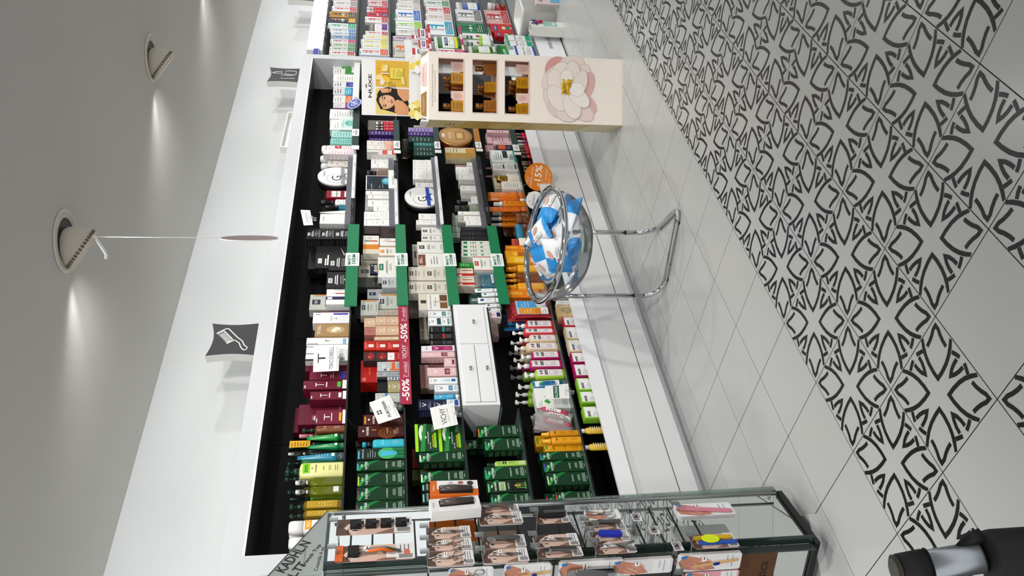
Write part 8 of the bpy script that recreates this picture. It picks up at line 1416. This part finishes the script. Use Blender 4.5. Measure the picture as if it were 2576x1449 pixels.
m = MB(); fbox(m, F2, .004, SW - .004, -.012, -.002, .082, 1.672, mir); m.build('mirror_panel', col)
m = MB(); fbox(m, F1, 0, .004, -SW, -.014, .082, 1.672, mir); fbox(m, F1, .004, SW - .014, -SW, -SW + .006, .082, 1.672, mir); m.build('rear_panels', col)
m = MB(); m.prism([(-.052, .07), (.002, .07), (.002, 1.682), (-.024, 1.682)], -.008, -.003, clearp, lambda s, z, t: F1(s, t, z)); m.build('glass_fin', col)
m = MB(); fbox(m, F1, SW - .006, SW, .0, .03, .08, 1.68, edge); m.build('glass_fin', col, ) 
m = MB(); fbox(m, F1, SW + .0, SW + .026, -.008, -.002, .08, 1.68, clearp); m.build('glass_fin', col)
for s in (.022,):
    m = MB(); m.tube([F1(s, .02, .1), F1(s, .02, 1.66)], .0055, mat('b8babb', .25, 1), 10); m.build('hook_rail', col)
    for z in (.115, .61, 1.12, 1.63):
        q = MB(); q.tube([F1(s - .012, -.002, z), F1(s - .012, .008, z)], .006, mat('c9cbcd', .15, 1), 10); q.build('screw_cap', col)
z = 1.60
while z > .42:
    g = MB(); fbox(g, F1, .045, .25, -.002, -.0008, z, z + .006, blk2); g.build('slot', col); z -= .068
z = 1.56
while z > .5:
    g = MB(); fbox(g, F2, .03, .24, -.002, -.0008, z, z + .006, blk2); g.build('slot', col); z -= .2
m = MB()
for F in (F1, F2): fbox(m, F, -.004, SW + .012 if F is F1 else SW, -.02, .012, .062, .08, blk2)
m.build('base_frame', col)
m = MB(); m.prism([(.135, .012), (.287, -.135), (.135, -.287), (-.017, -.135)], 0, .03, mat('c6c7c4', .35), lambda s, t, z: F1(s, t, z)); m.build('base_plate', col)
m = MB(); fbox(m, F1, .05, SW - .05, -SW + .05, -.05, .03, .062, blk2)
for k in range(3): m.tube([F1(.02 + .11 * k, -.01 - .03 * k, .05), F1(.1 + .05 * k, -.03 - .02 * k, .04), F1(SW - .02 - .03 * k, -.02 - .05 * k, .05)], .006, blk2, 8)
m.build('turntable', col)
m = MB(); fbox(m, F1, 0, SW, -SW, 0, 1.673, 1.681, clearp); fbox(m, F1, -.002, SW + .002, 0, .004, 1.672, 1.682, edge); m.build('top_plate', col)
# slanted glass header, its lettering read from behind
hd = glassmat('e2ece7', .38, .1)
m = MB(); m.prism([(-.022, 1.683), (.285, 1.683), (.285, 1.843)], -.006, 0, hd, lambda s, z, t: F1(s, t, z)); m.prism([(-.022, 1.683), (.285, 1.843), (.285, 1.846), (-.022, 1.686)], -.007, .001, edge, lambda s, z, t: F1(s, t, z)); o = m.build('glass_header', col)
m = MB(); P = Print(m, lambda u, v, L: F1(u, L, 1.683 + v), .3, .17); a = math.atan2(.16, .307)
P.text('KADHL.N', .66, .54, '181818', wf=.50, hf=.20, rot=a, mir=True); P.text('L.TT', .86, .44, '181818', wf=.22, hf=.17, rot=a, mir=True); P.text('French Top', .66, .22, '2a2a2a', wf=.36, hf=.09, rot=a * .9, mir=True); P.text('Coumife 4 en', .72, .08, '2a2a2a', wf=.36, hf=.07, rot=a * .3, mir=True); P.lines(.55, .95, .34, 1, .1, '6a6a6a', .01)
m.build('header_lettering', o)
# hanging packs
steel = mat('b4b2ae', .18, 1); skin = 'd6b6a6'
def scissors(m, F, t, sc, zc, L, c=steel):
    for d in (1, -1):
        m.tube([F(sc + d * .001, t, zc + L * .5), F(sc + d * .003, t, zc - L * .05), F(sc - d * .006, t, zc - L * .18)], [.0012, .0028, .0025], c, 6)
        m.tube([F(sc - d * (.006 + .009) + .010 * math.cos(k * PI / 6), t, zc - L * .32 + .016 * math.sin(k * PI / 6)) for k in range(12)], .0018, c, 6, True)
def tweezer(m, F, t, sc, zc, L, c=steel):
    m.tube([F(sc, t, zc + L * .45), F(sc - .006, t, zc), F(sc - .002, t, zc - L * .45)], .0028, c, 6); m.tube([F(sc, t + .003, zc + L * .45), F(sc + .006, t + .003, zc), F(sc + .002, t + .003, zc - L * .45)], .0028, c, 6)
def slab(m, F, t, sc, zc, w, L, c, th=.006, tilt=0):
    pts = [(-w / 2, -L / 2 + w / 3), (-w / 4, -L / 2), (w / 4, -L / 2), (w / 2, -L / 2 + w / 3), (w / 2, L / 2 - w / 3), (w / 4, L / 2), (-w / 4, L / 2), (-w / 2, L / 2 - w / 3)]
    m.prism([(u * math.cos(tilt) - v * math.sin(tilt), u * math.sin(tilt) + v * math.cos(tilt)) for u, v in pts], t, t + th, c, lambda u, v, d: F(sc + u, d, zc + v))
def pack_card(F, s0, s1, z0, z1, t, bg, tool, lab, hand=False, back=0):
    w, h = s1 - s0, z1 - z0; c0 = F((s0 + s1) / 2, t, z0)
    def G(s, tt, z): return F(s, tt, z) - c0
    m = MB(); r = min(w, h) * .1
    pts = [(s0 + r, z0), (s1 - r, z0), (s1, z0 + r), (s1, z1 - r), (s1 - r, z1), (s0 + r, z1), (s0, z1 - r), (s0, z0 + r)]
    for k in range(back + 1): m.prism(pts, t - .005 * k - .0012, t - .005 * k, 'e9e7e6' if k else bg, lambda s, z, d: G(s, d, z))
    P = Print(m, lambda u, v, L: G(s0 + u, t + L, z0 + v), w, h)
    if hand:
        P.rect(.04, .04, .96, .34, 'f0efee'); P.poly([(.0, .9), (.3, .55), (.9, .4), (1, .62), (.8, .95), (.4, 1)], 'c98a74')
        for k in range(4): P.ell(.32 + .17 * k, .56 + .05 * k, .075, .12, ['dca892', 'd69c86'][k % 2], 10, rot=.5)
        P.lines(.12, .88, .22, 2, .08, '9aa8c0', .012); P.ell(.12, .92, .08, .05, '2a86c8')
    else:                                   # a photographed face, seen close
        P.rect(.0, .24, 1, 1, skin); P.poly([(.0, 1), (1, 1), (1, .8), (.55, .9), (.3, .84), (.0, .62)], '5a443a'); P.ell(.26, .72, .13, .045, 'efe4de', 12, rot=.2); P.ell(.26, .72, .055, .045, '3a2a22', 10); P.ell(.74, .75, .12, .042, 'efe4de', 12, rot=-.15); P.ell(.74, .75, .05, .042, '3a2a22', 10)
        P.poly([(.1, .8), (.26, .84), (.42, .79), (.26, .815)], '2e211c'); P.poly([(.6, .83), (.76, .87), (.92, .81), (.76, .845)], '2e211c'); P.poly([(.5, .74), (.56, .5), (.44, .47), (.4, .5)], 'bb9684'); P.ell(.48, .37, .16, .035, 'a8685e', 12); P.poly([(.7, .24), (1, .5), (1, .24)], '8a6a5e')
        P.rect(0, 0, 1, .24, 'e2e0df'); P.lines(.1, .9, .17, 3, .05, '6a6a6c', .014); P.rect(.7, .03, .94, .2, '8a8886')
    if tool == 'razor': P.rect(0, .9, 1, 1, 'd2602a'); P.ell(.6, .1, .2, .04, 'c86a5a'); P.rect(.55, .2, .9, .36, 'ece8e6')
    P.rect(.12, .56, .4, .64, 'f6f4f2'); P.lines(.15, .38, .59, 1, .1, '4a4a4a', .02)
    o = m.build('tool_pack', loc=ca + c0 * KC); o.scale = (KC,) * 3
    tag(o, lab, 'pack', 'packs hanging on the mirrored column')
    g = MB(); sc = (s0 + s1) / 2; zc = (z0 + z1) / 2; T_ = lambda s, tt, z: G(s, tt, z)
    nm = 'tool'
    if tool == 'sc': scissors(g, T_, t + .005, sc, zc + .01, h * .8); nm = 'scissors'
    elif tool == 'tw': tweezer(g, T_, t + .004, sc, zc, h * .75); nm = 'tweezers'
    elif tool == 'clip': slab(g, T_, t + .003, sc, zc, w * .4, h * .75, steel, .01); slab(g, T_, t + .014, sc, zc - .01, w * .34, h * .6, mat('8a8a88', .25, 1), .004, .06); nm = 'nail_clipper'
    elif tool == 'blk': slab(g, T_, t + .003, sc - w * .1, zc, w * .55, h * .85, '1c1c1e', .012); slab(g, T_, t + .0155, sc - w * .1, zc - .01, w * .2, h * .7, '4a4a4c', .003); nm = 'nail_clipper'
    elif tool == 'blue': slab(g, T_, t + .003, sc, zc, w * .5, h * .6, mat('1f2fb0', .25), .012, .12); nm = 'nail_clipper'
    elif tool == 'plier':
        g.tube([T_(sc - w * .1, t + .006, zc + h * .4), T_(sc, t + .006, zc), T_(sc - w * .3, t + .006, zc - h * .5)], [.003, .006, .004], steel, 8); g.tube([T_(sc + w * .1, t + .006, zc + h * .4), T_(sc, t + .008, zc), T_(sc + w * .3, t + .006, zc - h * .5)], [.003, .006, .005], steel, 8); nm = 'pliers'
    elif tool == 'file': slab(g, T_, t + .003, sc + w * .1, zc, w * .26, h * .9, 'd88a9a', .004, .13); nm = 'nail_file'
    elif tool == 'bands':
        slab(g, T_, t + .003, sc - w * .15, zc, w * .24, h * .86, 'd8b01e', .006); o2 = g.build('nail_file', o); g = MB(); slab(g, T_, t + .003, sc + w * .2, zc - h * .06, w * .22, h * .86, '2f55b0', .006); g.build('nail_file', o); g = MB(); g.rings([[T_(sc + .02 * math.cos(k * PI / 10), t + .0105 + d, zc + .012 + .03 * math.sin(k * PI / 10)) for k in range(20)] for d in (0, .0006)], 'dff01e'); nm = 'sticker'
    elif tool == 'stick': slab(g, T_, t + .003, sc, zc - .02, w * .12, h * .7, 'd8b078', .004, -.12); slab(g, T_, t + .0075, sc, zc - .02, w * .16, h * .1, '1f2f8a', .002, -.12); nm = 'wooden_sticks'
    elif tool == 'heads':
        for k in range(4):
            q = MB(); zz = zc + h * (.26 - .2 * k); fbox(q, T_, sc - .02, sc + .014, t + .002, t + .014, zz - .02, zz + .014, '171718'); fbox(q, T_, sc - .004, sc + .006, t + .014, t + .02, zz - .03, zz - .006, '2a2a2c'); q.build('razor_head', o)
        g = None
    elif tool == 'razor':
        g.tube([T_(sc + .012, t + .01, zc + h * .2), T_(sc + .004, t + .016, zc + h * .06), T_(sc, t + .014, zc - h * .12), T_(sc + .008, t + .01, zc - h * .32)], [.004, .007, .0075, .005], mat('9a9288', .25, .9), 10); fbox(g, T_, sc - .02, sc + .018, t + .002, t + .016, zc + h * .2, zc + h * .34, '171718')
        q = MB(); q.tube([T_(sc + .009, t + .015, zc + h * .1), T_(sc + .008, t + .02, zc - h * .08), T_(sc + .013, t + .014, zc - h * .22)], .0045, 'd8641e', 8); q.build('grip', o); nm = 'razor'
    if g and g.f: g.build(nm, o)
    hk = MB(); hk.tube([G(sc, .0, z1 - .006), G(sc, t + .028, z1 - .004), G(sc, t + .032, z1 + .008)], .0025, 'e4eaea~', 6); fbox(hk, G, sc - .011, sc + .011, t + .032, t + .034, z1 - .006, z1 + .022, 'e4eaea~'); hk.build('clear_hook', o)
    return o
for F, s0, s1, z0, z1, bg, tool, lab, hand, back in (
    (F1, .098, .176, 1.41, 1.647, 'd8c2b4', 'heads', 'long pack with four black razor heads', False, 0), (F1, .228, .300, 1.406, 1.645, 'd8a69c', 'razor', 'long pink pack with orange gripped razor', False, 0),
    (F1, .160, .216, 1.226, 1.366, 'd8b8a8', 'tw', 'face printed pack above the two scissors packs', False, 1), (F1, .219, .272, 1.228, 1.368, 'd8b8a8', 'sc', 'scissors pack, farther of two below the tweezer pack', False, 1), (F1, .276, .339, 1.228, 1.370, 'd8b8a8', 'sc', 'scissors pack, nearer of two by the glass edge', False, 1),
    (F1, .059, .096, 1.053, 1.191, 'd8b8a8', 'clip', 'narrow face printed pack beside the orange curler box', False, 0), (F1, .099, .157, 1.049, 1.191, 'd8b8a8', 'tw', 'dark edged tweezer pack under the curler boxes', False, 1), (F1, .216, .273, 1.058, 1.198, 'd8b8a8', 'clip', 'face printed pack with curved clipper, second column', False, 1), (F1, .278, .339, 1.060, 1.201, 'd8b8a8', 'tw', 'tweezer pack by the glass edge, second column', False, 1),
    (F1, .100, .167, .896, 1.004, 'd8b8a8', 'blk', 'pack with big black nail clipper', False, 0), (F1, .223, .281, .888, 1.030, 'd8b8a8', 'tw', 'face printed pack with slanted tweezers, third column', False, 1), (F1, .287, .330, .888, 1.032, 'd8b8a8', 'clip', 'pack with flat steel file by the glass edge', False, 0),
    (F1, .110, .160, .717, .837, 'ece8e6', 'sc', 'white pack of scissors on a picture of fingers', True, 1), (F1, .168, .214, .717, .848, 'd8b8a8', 'clip', 'pack with bent steel clipper below finger scissors', False, 0), (F1, .221, .265, .718, .843, 'd8b8a8', 'blue', 'pack with bright blue nail clipper', False, 0), (F1, .270, .328, .715, .845, 'd8b8a8', 'plier', 'pack with shiny steel nail pliers', False, 0),
    (F1, .100, .166, .316, .520, 'f0eeee', 'file', 'stack of white packs with pink nail file', True, 3), (F1, .261, .328, .374, .526, 'e2c8c0', 'bands', 'pack with yellow and blue files and neon sticker', False, 0),
    (F2, .0, .045, 1.524, 1.629, 'd8b8a8', 'clip', 'uppermost pack on the near side of the column', False, 0), (F2, -.024, .040, 1.167, 1.305, 'f0e8e6', 'sc', 'scissors pack near the image edge, upper', True, 0), (F2, -.024, .050, .985, 1.133, 'f2eeec', 'stick', 'white pack with orange hand picture near the edge', True, 1), (F2, -.022, .05, .751, .960, 'f2f0ef', 'clip', 'large rounded white hand pack near the edge', True, 2), (F2, -.016, .042, .588, .787, 'e6e2e2', '', 'rounded pack with hands, lower near the edge', True, 2), (F2, -.022, .044, .356, .570, 'f2f0f2', 'stick', 'white pack with wooden sticks and blue band', True, 2), (F2, .048, .106, .354, .540, 'e8a8b0', '', 'pink pack behind the wooden stick pack', True, 0)):
    pack_card(F, s0, s1, z0, z1, .052 if F is F1 else .05, bg, tool, lab, hand, back)
for s_, z_, w_ in ((.13, .655, 'upper'), (.2, .615, 'middle'), (.285, .565, 'lowest')):
    c0 = F1(s_, .03, z_); m = MB(); fbox(m, lambda a, b, c: F1(a, b, c) - c0, s_ - .02, s_ + .02, .03, .0315, z_ - .016, z_ + .016, 'e6e4e2')
    P = Print(m, lambda u, v, L: F1(s_ - .02 + u, .0315 + L, z_ - .016 + v) - c0, .04, .032); P.rect(.08, .3, .92, .92, '8a8088'); P.rect(.3, .4, .6, .8, '4a2a30'); P.lines(.1, .9, .16, 1, .1, '3a3a3a', .06)
    o = m.build('price_tag', loc=ca + c0 * KC); o.scale = (KC,) * 3; tag(o, 'small price tag on an empty clear hook, %s of three' % w_, 'price tag', 'price tags on empty hooks')
    k = MB(); fbox(k, lambda a, b, c: F1(a, b, c) - c0, s_ - .012, s_ + .012, -.001, .029, z_ + .002, z_ + .006, 'e4eaea~'); fbox(k, lambda a, b, c: F1(a, b, c) - c0, s_ - .003, s_ + .003, .0, .06, z_ + .008, z_ + .012, 'e4eaea~'); k.build('clear_hook', o)
# eyelash curler boxes: a carton with a cut window showing the dark tool
def curler(s0, s1, z0, z1, t0, rotn, c, lab):
    w, h = s1 - s0, z1 - z0; base = F1((s0 + s1) / 2, t0, z0)
    Rz = Matrix.Rotation(math.atan2(-cab_.y, -cab_.x), 4, 'Z'); R = Rz @ Matrix.Rotation(rotn, 4, 'Y')
    m = MB(); m.rbox(-w / 2, w / 2, 0, .04, 0, h, c, .001, R)
    P = Print(m, lambda u, v, L: R @ Vector((u - w / 2, -L, v)), w, h)
    P.rect(.42, .0, 1, .86, 'f0efed'); P.rect(.0, .86, 1, 1, c if c != 'f0efed' else 'e8e6e4'); P.text('Vitry', .5, .93, 'f6efe8' if c != 'f0efed' else '3a3a3a', wf=.4, hf=.06); P.ell(.84, .36, .1, .06, 'c85a3a'); P.ell(.84, .36, .07, .042, '8a6a5a'); P.ell(.8, .16, .14, .07, '3a2a28'); P.lines(.6, .95, .62, 3, .04, '6a6a6a', .01)
    P.rect(.12 if c != 'f0efed' else .3, .12, .62 if c != 'f0efed' else .8, .82, '241f1e')
    o = m.build('curler_box', loc=ca + base * KC); o.scale = (KC,) * 3
    tag(o, lab, 'box', 'curler boxes on the mirrored column')
    k = MB(); u0 = -w / 2 + w * (.37 if c != 'f0efed' else .55); k.tube([R @ Vector((u0, -.004, h * .14)), R @ Vector((u0, -.006, h * .5)), R @ Vector((u0, -.004, h * .8))], [.011, .013, .012], mat('4a403c', .3), 10); k.build('curler', o)
curler(-.02, .062, 1.185, 1.345, .10, .03, 'dd6a18', 'orange and white box with dark curler in window')
curler(.078, .142, 1.19, 1.352, .11, -.08, 'f0efed', 'white box with dark curler, slanting under orange box')
m = MB(); fbox(m, F2, .02, .24, -.0008, .0012, .20, .345, mat('6a4428', .5, noise=.4, nscale=12)); P = Print(m, lambda u, v, L: F2(.02 + u, .0012 + L, .2 + v), .22, .145); P.text('cosmética', .4, .62, '2a1a10', wf=.7, hf=.2, mir=True) if False else P.text('céutica', .5, .3, '2a1a10', wf=.6, hf=.22, mir=True); m.build('wooden_panel', col)
# ---------------------------------------------------------------- by the dental unit: tub and gift bag on the floor
o = tag(empty('plastic_tub', (4.587, .989, FZ)), 'white plastic tub on the floor by the dental unit', 'tub')
m = MB(); tw = mat('e6e6e2', .35)
def rr_ring(a, b, r, z, n=6):
    out = []
    for cx_, cy_, a0 in ((a - r, b - r, 0), (-a + r, b - r, PI / 2), (-a + r, -b + r, PI), (a - r, -b + r, 1.5 * PI)):
        for k in range(n): q = a0 + PI / 2 * k / (n - 1); out.append((cx_ + r * math.cos(q), cy_ + r * math.sin(q), z))
    return out
m.rings([rr_ring(.19, .12, .04, .0), rr_ring(.205, .13, .045, .30), rr_ring(.215, .14, .05, .305), rr_ring(.215, .14, .05, .325), rr_ring(.2, .125, .045, .326), rr_ring(.182, .11, .04, .01)], tw, cap1=True); m.build('tub_body', o)
for k, (x, c1, lab) in enumerate(((.09, 'e4d0cc', 'nearer'), (-.02, 'e2cfc8', 'farther'))):
    m = MB(); m.rbox(-.07, .07, -.03, .03, 0, .21, c1, .002); P = Print(m, lambda u, v, L: Vector((u - .07, -.03 - L, v)), .14, .21); P.lines(.15, .85, .9, 4, .05, '6a4a5a', .014); P.ell(.5, .6, .2, .05, 'd8b01e'); P.rect(.1, .0, .9, .4, '7ab4d8'); P.text('KIN', .4, .8, '2a2a6a', wf=.5, hf=.05)
    tag(m.build('carton', loc=(4.42 + .105 * k, .745 - .12 * k, FZ + .0004), rz=-.85), 'pale pink blue carton standing before the tub, ' + lab + ' one', 'carton', 'cartons before the plastic tub')
o = tag(empty('paper_bag', (4.085, .895, FZ), .12), 'small white paper gift bag with ribbon standing on the floor', 'bag')
m = MB(); a, b, h = .075, .045, .29
m.rings([rr_ring(a, b, .003, 0, 2), rr_ring(a, b, .003, h * .5, 2), rr_ring(a, b * .9, .003, h, 2), rr_ring(a - .002, b * .88, .003, h, 2), rr_ring(a - .002, b * .9, .003, .01, 2)], mat('e6e6e0', .6), smooth=False); P = Print(m, lambda u, v, L: Vector((u - a, -b - L, v)), 2 * a, h); P.rect(.08, .2, .92, .62, '8fc0b4'); P.rect(.3, .26, .8, .34, 'dfeae6'); P.poly([(.2, .3), (.6, .58), (.5, .6), (.12, .4)], 'a8d0c6'); m.build('bag_body', o)
m = MB(); m.tube([(-.02, -b, h * .8), (-.05, -b - .02, h * .9), (-.015, -b - .008, h * .98), (0, -b - .004, h * .84), (.03, -b - .02, h * .95), (.05, -b - .01, h * .8), (.0, -b - .003, h * .82)], .006, '3a2a7a', 6); m.build('ribbon', o)
m = MB(); m.lathe([(.0, -.03), (.014, -.02), (.016, 0), (.01, .02), (0, .03)], mat('b81e4a', .4), (.02, -b - .012, h * .72), 12); m.build('ornament', o)
# wire hooks over the hanging toothbrush packs
for k in range(9):
    x = 4.22 + .17 * k; m = MB(); m.tube([(0, .25, 0), (0, .0, .0), (0, -.03, .006), (0, -.045, .026)], .003, mat('a8aaaa', .25, 1), 6)
    tag(m.build('wire_hook', loc=(x, 1.2, 1.985)), 'thin steel hook above the toothbrush packs, ' + ('first', 'second', 'third', 'fourth', 'fifth', 'sixth', 'seventh', 'eighth', 'ninth')[k] + ' from the unit end', 'hook', 'steel hooks above the toothbrush packs')
m = MB(); m.prism([(-.06, 0), (.06, 0), (.066, .02), (.06, .05), (-.06, .05), (-.066, .02)], 0, .006, mat('1f1a9a', .3), lambda u, v, d: Vector((u, d, v))); P = Print(m, lambda u, v, L: Vector((u - .066, -L, v)), .132, .05); P.rect(.1, .1, .9, .16, 'e8e8f0')
tag(m.build('shelf_sign', loc=(4.06, 1.188, 2.03)), 'small blue sign peeping past the white unit end', 'sign')
# ---------------------------------------------------------------- trolley handle close to the camera
o = tag(empty('trolley_handle', (-2.339, -1.392, 1.04)), 'black and silver tubular handle close to the camera', 'handle')
R3 = M.to_3x3(); D0 = .80
def at(u, v, d): return M.translation + FWD * d + RIGHT * ((u - 1288) / 2034.66 * d) + DOWN * ((v - 724.5) / 2034.66 * d)
p = [at(2258, 1434, .80) , at(2330, 1423, .80), at(2470, 1401, .79), at(2500, 1396, .79), at(2640, 1390, .78), at(2900, 1390, .77)]
q0 = Vector(o.location); p = [x - q0 for x in p]
rub = mat('1b1a1c', .6, bump=.2, nscale=120)
def seg(a, b, r0, r1, c, name, rnd=True):
    d = (b - a).normalized(); m = MB(); pts = [a, a + d * .002, b - d * .002, b]; m.tube(pts, [r0 * .9, r0, r1, r1 * .92], c, 20); return m.build(name, o)
seg(p[0], p[1], .0155, .0165, rub, 'grip_end'); seg(p[0] - (p[1] - p[0]).normalized() * .004, p[0], .013, .0152, mat('5a5248', .4), 'end_cap')
seg(p[1], p[1] + (p[2] - p[1]).normalized() * .004, .0172, .0172, rub, 'collar')
seg(p[1], p[2], .0148, .0152, mat('a9adb2', .3, .85), 'metal_tube')
m = MB(); m.tube([p[2], p[2] + (p[3] - p[2]) * .4, p[3], p[4], p[5]], [.0185, .0235, .0245, .0255, .026], rub, 20); m.build('rubber_grip', o)
m = MB(); e = (p[2] - p[1]).normalized(); up_ = (R3 @ Vector((0, 1, 0))); m.tube([p[1].lerp(p[2], .55) + up_ * .012, p[1].lerp(p[2], .75) + up_ * .0185, p[2] + up_ * .0205], [.003, .006, .008], rub, 10); m.build('thumb_lever', o)
